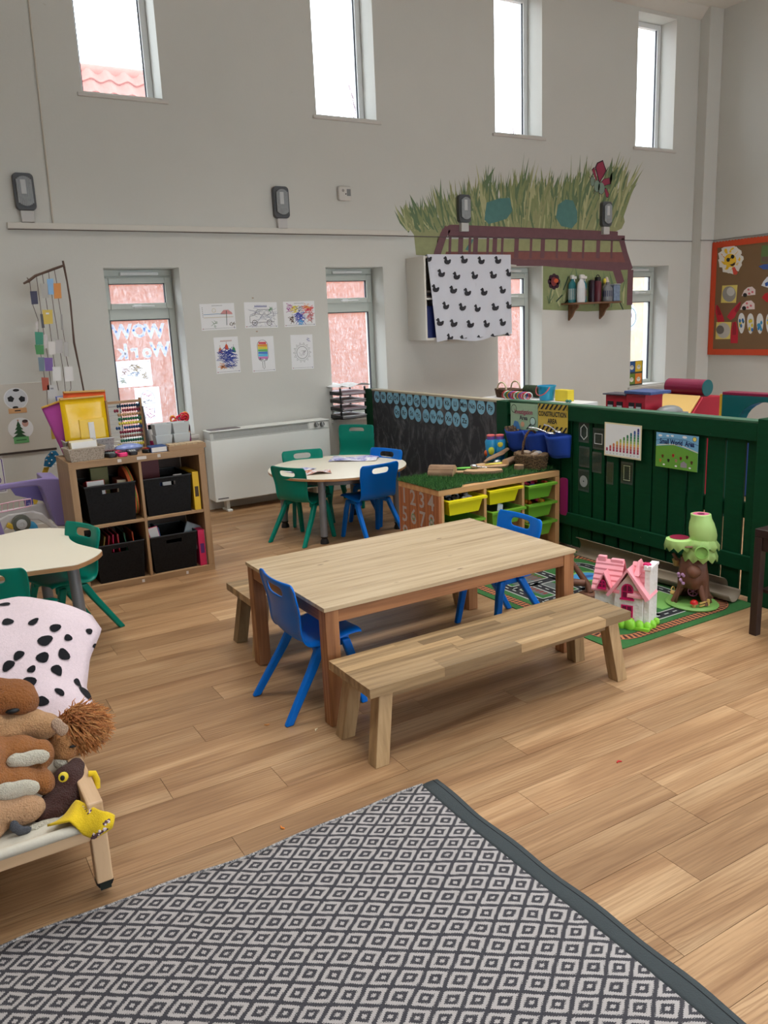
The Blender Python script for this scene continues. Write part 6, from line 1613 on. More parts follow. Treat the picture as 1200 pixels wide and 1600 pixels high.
# dark owl
t = thing('plush_owl', 'dark brown plush owl with yellow eye tucked against the bed rail', 'soft toy', (0, 0, 0))
soft_body('body', t, [(PT(480, 720, 2.19), (.045, .05, .050)), (PT(420, 850, 2.15), (.055, .05, .040)), (PT(350, 920, 2.12), (.05, .04, .026)), (PT(530, 610, 2.22), (.024, .03, .024)), (PT(520, 800, 2.17), (.03, .05, .05))], DBR)
b = MB(); b.ell(PT(440, 685, 2.128), (.013, .004, .015), pm((232, 206, 60), .4)); ey = b.build('eye', t); b = MB(); b.ell(PT(434, 692, 2.124), (.006, .003, .008), BLACK); b.build('pupil', ey)
soft_body('wing_edge', t, [(PT(330, 1000, 2.085), (.035, .014, .010)), (PT(250, 1030, 2.075), (.022, .012, .010))], CRMF, .006)
# yellow cloth hanging over the rail
t = thing('yellow_cloth', 'yellow patterned baby cloth hanging over the corner of the bed', 'cloth', (0, 0, 0))
YCL = plush((226, 190, 40), 120, .3)
tl = [PT(480, 930, 2.10), PT(540, 860, 2.08), PT(620, 870, 2.03), PT(720, 930, 1.99), PT(790, 960, 1.985)]
bl_ = [PT(330, 1030, 2.04), PT(480, 1000, 2.01), PT(580, 1080, 1.985), PT(650, 1105, 1.98), PT(760, 1040, 1.98)]
def cl(u, v):
    a = lerp([p for p in tl], u) if False else None
    f_ = u * 4; i = min(int(f_), 3); q = f_ - i
    A = tl[i].lerp(tl[i + 1], q); B = bl_[i].lerp(bl_[i + 1], q)
    p = A.lerp(B, v); return p + Vector((0, -.012 * math.sin(PI * v) - .006 * math.sin(3 * PI * u) * v, .004 * math.sin(9 * u)))
b = MB(); b.grid(cl, 24, 12, YCL); b.build('fabric', t, smooth=70, solid=.006)
b = MB()
for u, v, s_ in ((.42, .12, 1), (.5, .2, .8), (.85, .35, .8), (.80, .82, 1.2), (.86, .7, 1), (.74, .9, .8)):
    for k in range(9):
        du, dv = rg.uniform(-.06, .06) * s_, rg.uniform(-.12, .12) * s_; p = cl(min(max(u + du, 0), 1), min(max(v + dv, 0), 1)); b.ell(p + Vector((0, -.0045, .001)), (.005, .003, .005), pm((90, 60, 70) if k % 3 else (220, 200, 200), .8), 6, 4)
b.build('printed_motif', t, smooth=40)
b = MB(); p0 = PT(688, 730, 2.14); b.tube([Vector((.295, 2.16, .286)), Vector((.309, 2.158, .284)), Vector((.314, 2.155, .264)), Vector((.311, 2.15, .242))], .009, YCL, 8); b.build('loose_end', t, smooth=60)
# ================================================================== LEFT CORNER: play station, ukulele, mobile, wall panel
Zk = lambda x, y: (x / 5, 680 + y / 5)
def XZ(P, Y, z=Zk):
    out = []
    for x, y in P:
        q = atY(*z(x, y), Y); out.append((q.x, q.z))
    return out
SWAP = Matrix(((1, 0, 0, 0), (0, 0, -1, 0), (0, 1, 0, 0), (0, 0, 0, 1)))   # local (x, y, z) -> (x, -z, y): prism in the XZ plane, front at larger z
LIL = pm((140, 124, 176), .4, .03, 4); LILD = pm((104, 92, 150), .4, .03, 4); WPL = pm((206, 202, 200), .4, .02)
t = thing('play_station_toy', 'lilac and white plastic play station toy behind petal table', 'toy', (0, 0, 0))
YP = 5.30
b = MB(); b.prism(XZ([(-200, 400), (0, 382), (330, 332), (450, 330), (490, 380), (560, 690), (545, 705), (440, 705), (395, 600), (350, 480), (320, 405), (280, 392), (80, 412), (0, 428), (-200, 450)], YP), -YP, -YP + .03, LIL, SWAP); b.build('hood_frame', t, smooth=0, bevel=.008)
b = MB(); b.prism(XZ([(330, 332), (450, 330), (490, 380), (560, 690), (545, 705), (440, 705), (395, 600), (350, 480)], YP), -YP - .24, -YP - .0005, LIL, SWAP); b.build('side_panel', t, smooth=0, bevel=.008)
b = MB(); b.prism(XZ([(90, 425), (320, 405), (350, 480), (395, 555), (150, 505)], YP), -YP - .20, -YP - .17, LILD, SWAP); b.build('back_panel', t, smooth=0)
b = MB(); b.prism(XZ([(-200, 700), (0, 640), (60, 610), (250, 582), (320, 600), (400, 680), (435, 700), (430, 745), (360, 690), (280, 640), (100, 640), (40, 680), (10, 750), (-200, 800)], YP), -YP + .0305, -YP + .09, WPL, SWAP); b.build('worktop', t, smooth=0, bevel=.006)
b = MB(); b.prism(XZ([(-200, 690), (0, 640), (420, 560), (430, 690), (-200, 760)], YP), -YP - .2, -YP - .16, WPL, SWAP); b.build('rear_wall', t, smooth=0)
b = MB(); g_ = atY(*Zk(560, 700), YP); b.box(-.1, .74, YP - .02, YP + .22, 0, .26, WPL); b.build('base', t, smooth=0, bevel=.01)
b = MB(); b.prism(XZ([(-100, 640), (0, 670), (40, 780), (-100, 800)], YP - .15), -YP + .13, -YP + .16, LIL, SWAP); b.build('front_leg', t, smooth=0, bevel=.006)
# wire basket on it
t = thing('pink_wire_rack', 'pale pink wire rack on the lilac play station', 'wire rack', (0, 0, 0)); PW_ = pm((226, 180, 196), .5)
top = [atY(*Zk(x, y), YP - .10) for x, y in ((-60, 552), (0, 540), (120, 515), (242, 497))]; bot = [atY(*Zk(x, y), YP - .10) for x, y in ((-60, 615), (0, 603), (120, 580), (246, 552))]
b = MB(); b.tube(top, .004, PW_, 6); b.tube(bot, .004, PW_, 6); b.build('rail', t, smooth=60)
for k in range(9):
    u = k / 8 * 3; i = min(int(u), 2); q = u - i; b = MB(); b.tube([top[i].lerp(top[i + 1], q), bot[i].lerp(bot[i + 1], q)], .0022, PW_, 5); b.build('wire', t, smooth=60)
b = MB(); b.box(0, .05, 0, .004, 0, .045, print_mat('blue_flower_print', [(50, 50, 120), (90, 80, 170), (200, 200, 220)], 60)); p = atY(*Zk(195, 555), YP - .095); tag(b.build('blue_card', loc=p, rot=(0, R(-4), 0), smooth=0), 'small dark blue printed card clipped to pink wire rack', 'card')
t = thing('round_toy', 'round yellow and grey toy camera resting on the lilac play station', 'toy', atY(*Zk(165, 690), YP - .10))
M_ = Matrix.Rotation(R(90), 4, 'X')
b = MB(); b.lathe([(.052, -.02), (.055, 0), (.05, .02), (0, .024)], pm((90, 92, 80), .4), 20, M=M_); b.build('body', t, smooth=40)
b = MB(); b.lathe([(.030, .022), (.030, .032), (.014, .034), (.012, .030), (0, .030)], pm((190, 190, 190), .3), 18, M=M_); b.build('lens', t, smooth=40)
b = MB(); b.box(-.07, -.03, -.02, .02, -.05, -.02, pm((206, 170, 50), .4)); b.build('grip', t, rot=(0, R(30), 0), smooth=0, bevel=.006)
# ukulele standing behind
t = thing('ukulele', 'blue headed ukulele standing behind the play station', 'ukulele', (0, 0, 0)); YU = 5.75
hd = XZ([(340, 240), (350, 180), (395, 125), (435, 120), (458, 150), (450, 185), (395, 250)], YU)
b = MB(); b.prism(hd, -YU, -YU + .015, pm((40, 110, 150), .35), SWAP); hdo = b.build('headstock', t, smooth=0, bevel=.003)
n1, n2 = atY(*Zk(366, 250), YU), atY(*Zk(335, 340), YU)
dn = (n2 - n1) * ((n1.z - .26) / (n1.z - n2.z)); dn.y = 0
b = MB(); sd = Vector((.018, 0, 0)); A = [n1 - sd, n1 + sd, n1 + sd + dn, n1 - sd + dn]
b.hexa([p + Vector((0, .012, 0)) for p in A], [p for p in A], pm((214, 180, 60), .45)); b.build('neck', t, smooth=0, bevel=.002)
b = MB()
for k in range(1, 9): q = n1 + dn * (k / 9); b.box(q.x - .018, q.x + .018, q.y - .0015, q.y - .0002, q.z - .001, q.z + .001, CHROME)
b.build('fret', t, smooth=0)
e = n1 + dn
b = MB(); b.ell((e.x - .01, YU + .02, .205), (.075, .03, .075), pm((60, 140, 180), .35)); b.ell((e.x - .02, YU + .02, .0935), (.095, .032, .093), pm((60, 140, 180), .35)); b.build('body', t)
for (x, y) in ((362, 195), (380, 165), (405, 140), (385, 220), (405, 195), (432, 165)):
    p = atY(*Zk(x, y), YU - .018); b = MB(); b.ell(p, (.007, .006, .007), CHROME, 10, 6); b.build('tuning_peg', hdo)
for (x, y) in ((455, 190), (432, 225), (412, 245)):
    p = atY(*Zk(x, y), YU - .008); b = MB(); b.ell(p, (.010, .005, .007), pm((220, 220, 220), .3), 10, 6); b.build('tuning_button', hdo)

# wall panel with two picture discs
b = MB(); P = XZ([(-30, 0), (75, 0), (75, 1), (-30, 1)], WY); 
b.box(X0 + .4, .975, WY - .012, WY, .655, 1.145, pm((206, 200, 190), .55, .05, 2)); tag(b.build('wall_board', smooth=0, bevel=.002), 'pale flat display board low on the wall at far left', 'board')
b = MB(); b.box(X0 + .4, .975, WY - .014, WY - .0005, .640, .6545, pm((70, 60, 56), .6)); tag(b.build('dark_ledge', smooth=0), 'thin dark ledge under the pale display board', 'ledge')
WB = WY - .0125
s = sheet('football_disc', 'black and white football picture disc on the display board', 'picture', .001, .001, (.745, WB, 1.038), ON_BACK)
s.prism([(.082 * math.cos(a), .077 * math.sin(a)) for a in [i * 2 * PI / 28 for i in range(28)]], 0, .001, WHITE_PAPER); s.disc(0, 0, .074, .072, .0014, pm((214, 216, 222), .4), 28)
def pent(x, y, r_, a0=90): return [(x + r_ * math.cos(R(a0 + 72 * k)), y + r_ * math.sin(R(a0 + 72 * k))) for k in range(5)]
s.flat(pent(-.035, 0, .024, 80), .0018, BLACK); s.flat(pent(.04, -.006, .024, 100), .0018, BLACK); s.disc(.008, .060, .022, .010, .0018, BLACK, 12); s.disc(-.012, -.062, .020, .009, .0018, BLACK, 12)
post_up(s)
s = sheet('name_strip', 'orange name strip below the football disc', 'label', .122, .036, (.745, WB - .0015, .952), (R(90), R(0), 0), pm((222, 170, 120), .6)); s.box(-.02, .02, -.004, .004, .0008, .0011, INK); post_up(s)
s = sheet('tree_disc', 'white disc with green fir tree picture on the display board', 'picture', .001, .001, (.748, WB, .822), ON_BACK)
s.prism([(.086 * math.cos(a), .078 * math.sin(a)) for a in [i * 2 * PI / 28 for i in range(28)]], 0, .001, WHITE_PAPER)
FIR = pm((44, 84, 54), .6)
for k, (y, w_) in enumerate(((.048, .016), (.022, .028), (-.006, .04), (-.036, .052))): s.flat([(-.012 - w_, y - .030), (-.012 + w_, y - .030), (-.012 + w_ * .25, y), (-.012, y + .012), (-.012 - w_ * .25, y)], .0014 + k * .0002, FIR)
s.disc(-.012, .06, .006, .006, .0022, pm((200, 150, 130), .5), 8); s.disc(.035, .035, .022, .026, .0016, pm((206, 160, 150), .5), 16); s.disc(.035, .050, .020, .012, .0018, pm((60, 40, 40), .6), 12); s.box(-.016, -.008, -.072, -.06, .001, .0014, INK)
post_up(s)
s = sheet('name_strip', 'green name strip below the fir tree disc', 'label', .102, .046, (.742, WB - .0015, .738), ON_BACK, pm((110, 176, 116), .6)); s.box(-.035, .035, -.004, .004, .0008, .0011, pm((60, 110, 70), .6)); post_up(s)
s = sheet('purple_edged_sign', 'white sign with purple border cut off at left frame edge', 'sign', .20, .27, (.50, WY - .0005, .50), ON_BACK); s.line([(-.09, -.12), (.09, -.12), (.09, .11), (.07, .125), (-.09, .125)], .006, .0012, pm((90, 60, 150), .5)); s.text('so', .10, .04, -.06, .0014, pm((90, 60, 150), .5), squash=.7); post_up(s)

# ---- branch mobile with hanging luggage-tag cards
t = thing('branch_mobile', 'twig frame mobile with strings of coloured cards by first window', 'mobile', (0, 0, 0)); YM = 6.18
Zm = lambda x, y: (x / 6.667, 400 + y / 6.667)
def MP(x, y, Y=YM): return atY(*Zm(x, y), Y)
TWG = pm((96, 76, 66), .85, .2, 40)
b = MB(); b.tube([MP(245, 288), MP(305, 255), MP(370, 205), MP(440, 180), MP(560, 135), MP(665, 98)], [.006, .010, .009, .008, .009, .008], TWG, 7); b.tube([MP(280, 225), MP(305, 255), MP(300, 280)], [.003, .005, .003], TWG, 5); b.build('top_branch', t, smooth=60)
b = MB(); b.tube([MP(665, 98), Vector((MP(665, 98).x, WY - .002, MP(665, 98).z + .004))], .004, STEEL, 8); b.build('wall_hook', t, smooth=60)
b = MB(); b.tube([MP(305, 255), Vector((MP(305, 255).x, WY - .002, MP(305, 255).z + .004))], .003, STEEL, 8); b.build('wall_hook', t, smooth=60)
b = MB(); b.tube([MP(655, 50), MP(668, 110), MP(700, 270), MP(732, 470), MP(752, 680), MP(772, 900), MP(830, 1180), MP(880, 1440), MP(900, 1560)], [.007, .008, .006, .007, .006, .008, .006, .006, .006], TWG, 7); b.build('upright_branch', t, smooth=60)
STR = pm((90, 70, 66), .8)
strings = [[(310, 270), (320, 360), (345, 520), (395, 660), (400, 790), (425, 1030), (455, 1200), (462, 1260), (490, 1420), (495, 1560)], [(378, 200), (395, 335), (420, 520), (450, 760), (480, 960), (500, 1060), (530, 1350)], [(440, 180), (455, 285), (478, 450), (495, 560), (515, 715), (538, 890), (555, 1040), (570, 1150), (590, 1300), (610, 1400)], [(505, 160), (512, 230), (540, 400), (560, 560), (585, 700), (607, 860), (630, 1015), (660, 1200), (685, 1440)], [(565, 140), (590, 275), (610, 455), (635, 610), (655, 770), (675, 890), (690, 1050), (710, 1150), (735, 1300), (740, 1380), (720, 1420)]]
for s_ in strings:
    b = MB(); b.tube([MP(x, y) for x, y in s_], .0022, STR, 5); b.build('string', t, smooth=60)
cards_ = [((312, 368), (385, 365), (398, 500), (330, 505), (36, 30, 66)), ((362, 790), (450, 795), (450, 925), (372, 925), (24, 130, 100)), ((362, 925), (455, 930), (458, 1025), (378, 1025), (40, 130, 50)), ((395, 1055), (462, 1055), (465, 1200), (410, 1200), (96, 116, 130)), ((462, 1060), (548, 1060), (555, 1195), (472, 1200), (110, 70, 150)), ((430, 1265), (505, 1268), (515, 1395), (445, 1402), (170, 70, 40)), ((418, 605), (445, 605), (466, 748), (436, 750), (60, 56, 62)), ((415, 288), (495, 290), (510, 435), (445, 440), (170, 166, 160)), ((440, 562), (545, 560), (552, 705), (455, 712), (206, 176, 60)), ((487, 240), (555, 235), (565, 400), (500, 402), (130, 176, 220)), ((555, 285), (632, 282), (642, 440), (565, 445), (206, 130, 40)), ((630, 605), (648, 610), (660, 770), (638, 770), (150, 146, 142)), ((500, 890), (575, 890), (580, 1025), (510, 1030), (214, 208, 204)), ((578, 870), (650, 868), (655, 1010), (585, 1015), (176, 170, 168)), ((660, 895), (708, 895), (714, 1045), (672, 1048), (170, 166, 162)), ((545, 1155), (632, 1150), (642, 1300), (550, 1305), (216, 214, 212)), ((670, 1155), (755, 1150), (770, 1300), (680, 1310), (222, 218, 216)), ((490, 1345), (590, 1345), (600, 1480), (500, 1490), (206, 204, 204)), ((370, 690), (395, 680), (400, 760), (378, 765), (206, 200, 198)), ((455, 820), (495, 820), (495, 960), (465, 960), (196, 186, 186)), ((527, 1800), (600, 1790), (615, 1900), (540, 1910), (180, 150, 60))]
for q in cards_:
    c = q[4]; P = [MP(x, y, YM - .004) for x, y in q[:4]]; ctr = sum(P, Vector()) / 4
    b = MB(); loc = [p - ctr for p in P]
    b.hexa([p + Vector((0, .0012, 0)) for p in loc], loc, pm(c, .35))
    w_ = (loc[1] - loc[0]).length; hh = (loc[3] - loc[0]).length
    if w_ > .06: b.box(-w_ * .15, w_ * .17, -.0012, -.0004, hh * .18, hh * .30, WHT if sum(c) < 560 else pm((150, 150, 156), .5))
    b.build('hanging_card', t, tuple(ctr), smooth=0)
for px, py, a, c_ in ((75, 632, 8, (30, 28, 32)),):
    p = atY(px, py, YM); b = MB(); b.tube([p, p + Vector((.012, 0, -.10))], .007, pm(c_, .4), 8); b.build('dark_peg', t, smooth=40)
# ================================================================== ON THE WINDOW WALL
WP = WY - .0008
def wxz(px, py, Y=WY):
    p = atY(px, py, Y); return (p.x, p.z)
# ---- painted mural: bushes, footbridge, butterfly, flower (paint on the wall, laid in thin coats)
t = thing('wall_mural', 'painted wall mural of long grass, wooden footbridge and butterfly', 'mural', (0, WP, 0), rot=ON_BACK)
PM_ = lambda x, y: wxz(600 + x / 3, 230 + y / 3)
def paint(c): return pm(c, .75, .16, 16)
OLV_, GRN1, GRN2, GRN3, TEAL_, BRG, BRGD, BRGL = paint((152, 154, 112)), paint((104, 124, 92)), paint((136, 146, 102)), paint((178, 178, 134)), paint((84, 128, 124)), paint((112, 78, 84)), paint((86, 58, 64)), paint((130, 82, 78))
b = MB(); z0 = .0
top_edge = [(90, 365), (75, 330), (110, 300), (140, 285), (170, 300), (250, 285), (265, 240), (330, 235), (400, 225), (460, 200), (520, 180), (580, 190), (640, 150), (700, 170), (780, 175), (850, 165), (900, 120), (960, 130), (1010, 110), (1060, 75), (1090, 90), (1125, 100), (1130, 150), (1130, 200), (1145, 240), (1155, 320), (1140, 370), (1100, 400)]
fol = [PM_(x + (620 - x) * .05, y + (400 - y) * .38) for x, y in top_edge]; fol += [PM_(x, y) for x, y in ((1095, 430), (700, 420), (290, 400), (240, 510), (150, 505), (140, 410))]
b.flat(fol, z0, OLV_)
b.flat([PM_(x, y) for x, y in ((250, 430), (1110, 430), (1140, 500), (1150, 560), (620, 550), (240, 510))], z0, OLV_)
b.flat([PM_(x, y) for x, y in ((745, 555), (1150, 560), (1160, 760), (950, 770), (745, 762))], z0, GRN2)
b.build('foliage_ground', t, smooth=0)
b = MB(); rg = random.Random(17)
def blade(px, py, l, a, w_, m, z):
    x, y = PM_(px, py); ex, ey = x + l * math.cos(a), y + l * math.sin(a); mx, my = x + l * .5 * math.cos(a + .10), y + l * .5 * math.sin(a + .10); n = (-math.sin(a) * w_, math.cos(a) * w_)
    b.add([(x - n[0] * .5, y - n[1] * .5, z), (x + n[0] * .5, y + n[1] * .5, z), (mx + n[0], my + n[1], z), (ex, ey, z), (mx - n[0], my - n[1], z)], [(0, 4, 3, 2, 1)], m)
def tip(px):
    for (xa, ya), (xb, yb) in zip(top_edge[2:], top_edge[3:]):
        if xa <= px <= xb: return ya + (yb - ya) * (px - xa) / max(xb - xa, 1)
    return 300
k = 0
for lay in range(5):
    for i in range(130):
        px = rg.uniform(110, 1130); ht = tip(px); base = rg.uniform(ht + 40, 400) if ht < 350 else 395
        lean = (px - 620) / 620 * -.5
        l = (base - ht) / 3 / 122 * rg.uniform(.55, 1.12); k += 1
        blade(px, base, max(l, .12), PI / 2 + lean + rg.uniform(-.35, .35), rg.uniform(.008, .022), rg.choice([GRN1, GRN2, GRN3, GRN2, OLV_, GRN1]), .0003 + k * .0000015)
for i in range(60):
    px = rg.uniform(760, 1140); blade(px, rg.uniform(640, 765), rg.uniform(.08, .26), PI / 2 + rg.uniform(-.5, .5), rg.uniform(.006, .016), rg.choice([GRN1, GRN3, OLV_, GRN2, GRN1]), .0006 + i * .000002)
for (px, py, l, a) in ((440, 280, .42, 1.05), (880, 300, .38, 1.75), (1060, 200, .32, 1.5), (1050, 180, .24, .9), (200, 370, .32, 2.15), (1090, 330, .34, .95)): blade(px, py, l, a, .03, GRN1, .0011)
o = b.build('grass_stroke', t, smooth=0); o['kind'] = 'stuff'
b = MB()
b.flat([PM_(x, y) for x, y in ((470, 340), (480, 260), (540, 240), (590, 238), (600, 300), (575, 335), (530, 350), (490, 360))], .0013, TEAL_); b.flat([PM_(x, y) for x, y in ((805, 330), (815, 270), (850, 245), (885, 250), (905, 300), (905, 350), (880, 380), (830, 370))], .0013, TEAL_); b.flat([PM_(x, y) for x, y in ((380, 480), (410, 432), (420, 432), (395, 485))], .0013, TEAL_)
b.build('teal_bush', t, smooth=0)
b = MB(); zb_ = .0015
def strip(pts, wd, m, z): b.line([PM_(x, y) for x, y in pts], wd, z, m)
b.flat([PM_(x, y) for x, y in ((240, 510), (600, 512), (610, 485), (820, 488), (1120, 500), (1158, 575), (1080, 575), (880, 558), (745, 548), (620, 552))], zb_, BRG)
b.flat([PM_(x, y) for x, y in ((290, 490), (1118, 492), (1130, 540), (700, 525), (285, 512))], zb_ + .0001, BRGL)
strip([(275, 400), (310, 378), (330, 378), (700, 392), (1095, 408)], .055, BRG, zb_ + .0002)
strip([(300, 404), (700, 416), (1128, 428)], .055, BRGD, zb_ + .0003); strip([(300, 402), (700, 413), (1128, 425)], .045, BRG, zb_ + .0004)
strip([(245, 512), (278, 412), (300, 380)], .075, BRG, zb_ + .0004); strip([(1112, 430), (1130, 500), (1155, 575)], .075, BRG, zb_ + .0004); strip([(1155, 575), (1150, 740)], .085, BRG, zb_ + .0003); strip([(1085, 560), (1110, 640)], .11, BRG, zb_ + .0003)
for i, x in enumerate((310, 360, 403, 430, 487, 520, 555, 622, 690, 745, 812, 872, 935, 1005, 1068)):
    wd = .055 if i % 2 else .03; strip([(x, 424 - (1000 - x) * .008), (x - 4, 520)], wd, BRG, zb_ + .0005)
strip([(620, 546), (745, 546), (1080, 572)], .045, BRG, zb_ + .0005)
for i in range(11): x = 640 + i * 44; b.flat([PM_(a_, y_) for a_, y_ in ((x, 492), (x + 30, 494), (x + 30, 528), (x, 526))], zb_ + .00045, BRGL)
b.build('footbridge', t, smooth=0)
b = MB(); zq = .0022; PKB, DKP, TQ = paint((150, 56, 80)), paint((60, 34, 50)), paint((128, 150, 136))
PB_ = lambda x, y: wxz(800 + x / 6, 240 + y / 6)
def wing(P, c): 
    ctr = (sum(p[0] for p in P) / len(P), sum(p[1] for p in P) / len(P))
    b.flat([PB_(x, y) for x, y in P], zq, DKP); b.flat([PB_(ctr[0] + (x - ctr[0]) * .82, ctr[1] + (y - ctr[1]) * .86) for x, y in P], zq + .0003, c)
wing([(745, 150), (770, 125), (800, 260), (790, 265)], PKB); wing([(815, 280), (775, 130), (795, 85), (850, 60), (870, 120), (885, 160), (855, 220)], PKB); wing([(830, 270), (860, 235), (915, 225), (925, 285), (860, 305)], PKB); wing([(860, 330), (880, 320), (910, 380), (900, 415), (880, 410)], PKB)
for cx_, cy_, rx, ry in ((752, 262, 18, 30), (795, 305, 28, 38), (835, 325, 32, 38)):
    p = PB_(cx_, cy_); b.disc(p[0], p[1], rx / 6 / 113 + .004, ry / 6 / 113 + .004, zq, DKP, 18); b.disc(p[0], p[1], rx / 6 / 113, ry / 6 / 113, zq + .0004, TQ, 18)
for P in (((745, 235), (740, 205)), ((735, 240), (720, 215)), ((775, 345), (765, 380)), ((815, 370), (820, 405)), ((830, 375), (840, 410))): b.line([PB_(*q) for q in P], .006, zq + .0002, DKP)
b.build('butterfly', t, smooth=0)
b = MB(); PF = lambda x, y: wxz(840 + x / 7.5, 400 + y / 7.5)
for k in range(8):
    p = PF(190 + 48 * math.cos(k * .785), 300 + 60 * math.sin(k * .785)); b.disc(p[0], p[1], .030, .030, zq, DKP, 14)
p = PF(190, 300); b.disc(p[0], p[1], .040, .045, zq + .0003, paint((120, 46, 50)), 16); p = PF(215, 290); b.disc(p[0], p[1], .03, .022, zq + .0005, paint((200, 90, 50)), 12)
b.line([PF(165, 380), PF(145, 460), PF(130, 560)], .022, zq, GRN1); b.line([PF(130, 550), PF(110, 470)], .012, zq, GRN1); b.line([PF(135, 550), PF(190, 450)], .012, zq, GRN1)
for P in (((215, 535), (290, 455)), ((315, 555), (420, 440)), ((360, 240), (300, 400)), ((960, 540), (1000, 630))): b.line([PF(*q) for q in P], .014, zq, paint((40, 60, 50)))
b.build('flower', t, smooth=0)

# ---- bulkhead lights
def bulkhead(x0, x1, z0, z1, label):
    t = thing('bulkhead_light', label, 'wall light', ((x0 + x1) / 2, WY, (z0 + z1) / 2), rot=ON_BACK, group='oblong bulkhead wall lights')
    w_, h = .135, .245
    b = MB(); b.prism(rrect(-w_ / 2, -h / 2, w_ / 2, h / 2, .03, 5), 0, .045, pm((84, 86, 90), .4)); b.build('base', t, smooth=30, bevel=.004)
    b = MB(); GLB = pm((196, 200, 204), .12, .1, 40, metal=.1)
    for k in range(9):
        x = -.044 + k * .011; hh = .098 - .02 * (abs(k - 4) / 4) ** 2; b.tube([(x, -hh, .05 + .012 * math.cos((k - 4) / 5)), (x, hh, .05 + .012 * math.cos((k - 4) / 5))], .0075, pm((156, 160, 164), .12, .2, 30), 8)
    b.build('ribbed_glass', t, smooth=60)
    b = MB(); b.box(-.026, .010, -.02, .075, .062, .0712, pm((196, 198, 200), .25)); b.build('lamp_tube', t, smooth=0, bevel=.004)
    b = MB(); b.box(-.042, .042, -h / 2 - .078, -h / 2 - .002, 0, .04, pm((196, 194, 192), .5)); b.build('junction_box', t, smooth=0, bevel=.003)
    return t
bulkhead(.925, 1.05, 2.33, 2.575, 'oblong wall light at the left end of the trunking')
bulkhead(2.865, 3.0, 2.33, 2.565, 'oblong wall light above the children drawings')
bulkhead(4.70, 4.862, 2.335, 2.575, 'oblong wall light on the mural above the duck cloth')
bulkhead(6.515, 6.70, 2.34, 2.575, 'oblong wall light on the mural below the butterfly')
t = thing('alarm_sensor', 'small white square sensor on the wall right of second light', 'sensor', (3.53, WY, 2.54), rot=ON_BACK)
b = MB(); b.prism(rrect(-.062, -.058, .062, .058, .018, 4), 0, .035, pm((206, 202, 196), .45)); b.build('casing', t, smooth=30, bevel=.006)
b = MB(); b.box(.015, .052, -.02, .035, .0352, .037, pm((130, 130, 130), .5)); b.disc(-.02, .022, .012, .012, .0362, pm((150, 146, 140), .5)); b.disc(.005, -.005, .006, .006, .0363, INK); b.build('lens_panel', t, smooth=0)

# ---- cupboard with duck cloth
CX0, CX1, CY0, CZ0, CZ1 = 4.135, 5.10, 6.16, 1.287, 2.012
CW = pm((216, 212, 204), .5, .03)
t = thing('wall_cupboard', 'white wall cupboard open at front behind the duck cloth', 'cupboard', (0, 0, 0))
b = MB(); b.box(CX0, CX0 + .02, CY0, WY, CZ0, CZ1, CW); b.build('side_panel', t, smooth=0, bevel=.002); b = MB(); b.box(CX1 - .02, CX1, CY0, WY, CZ0, CZ1, CW); b.build('side_panel', t, smooth=0, bevel=.002)
b = MB(); b.box(CX0 + .0205, CX1 - .0205, CY0, WY, CZ0, CZ0 + .02, CW); b.build('bottom_panel', t, smooth=0); b = MB(); b.box(CX0 + .0205, CX1 - .0205, CY0, WY, CZ1 - .02, CZ1, CW); b.build('top_panel', t, smooth=0)
b = MB(); b.box(CX0 + .0205, CX1 - .0205, CY0 + .01, WY - .01, 1.64, 1.656, CW); b.build('shelf_board', t, smooth=0); b = MB(); b.box(CX0 + .0205, CX1 - .0205, WY - .009, WY - .0005, CZ0 + .0205, CZ1 - .0205, CW); b.build('back_panel', t, smooth=0)
b = MB(); b.box(0, .14, 0, .2, 0, .28, pm((28, 40, 96), .5)); tag(b.build('navy_box', loc=(CX0 + .03, CY0 + .03, CZ0 + .0205), smooth=0, bevel=.004), 'navy box on lower shelf inside the wall cupboard', 'box')
for k in range(3):
    b = MB(); b.box(0, .2, 0, .2, 0, .02, pm(((70, 60, 60), (40, 40, 46), (110, 100, 96))[k], .5)); tag(b.build('folded_cloth', loc=(CX0 + .03, CY0 + .03, 1.657 + k * .022), smooth=0, bevel=.004), '%s folded cloth in the small pile inside the wall cupboard' % ('lowest', 'middle', 'top')[k], 'cloth', 'folded cloths in the cupboard')
t = thing('duck_cloth', 'white cloth printed with black ducks pinned over the wall cupboard', 'cloth', (0, 0, 0))
CLO = pm((206, 208, 218), .85, .03, 6, bmp=.08, bs=200)
def clY(x, z): return CY0 - .010 - .014 * (.5 + .5 * math.sin(x * 17 + z * 3)) * (CZ1 - z) / .72 - .006 * math.sin(x * 41)*(CZ1 - z)
xl = lambda v: 4.165 + .075 * v; xr2 = lambda v: 5.105 - .004 * v
def clfn(u, v):
    x = xl(v) + (xr2(v) - xl(v)) * u; z = 2.024 - .755 * v + .014 * math.sin(u * 9) * v + .03 * (v * v) * (u ** 3); return Vector((x, clY(x, z), z))
b = MB(); b.grid(clfn, 50, 30, CLO); b.grid(lambda u, v: Vector((xl(0) + (xr2(0) - xl(0)) * u, CY0 - .01 + .16 * v, 2.024 - .009 * (v > 0))), 30, 4, CLO); b.build('fabric', t, smooth=70)
DUCK = [(-1, .15), (-.75, .35), (-.55, .05), (-.1, .12), (.1, .3), (.12, .7), (.3, .95), (.55, .95), (.72, .75), (1.0, .6), (.98, .48), (.7, .42), (.62, .2), (.8, -.1), (.7, -.5), (.3, -.75), (-.35, -.75), (-.8, -.45)]
DUCK = [(-x, y) for x, y in DUCK][::-1]
b = MB(); DKM = pm((48, 48, 54), .85)
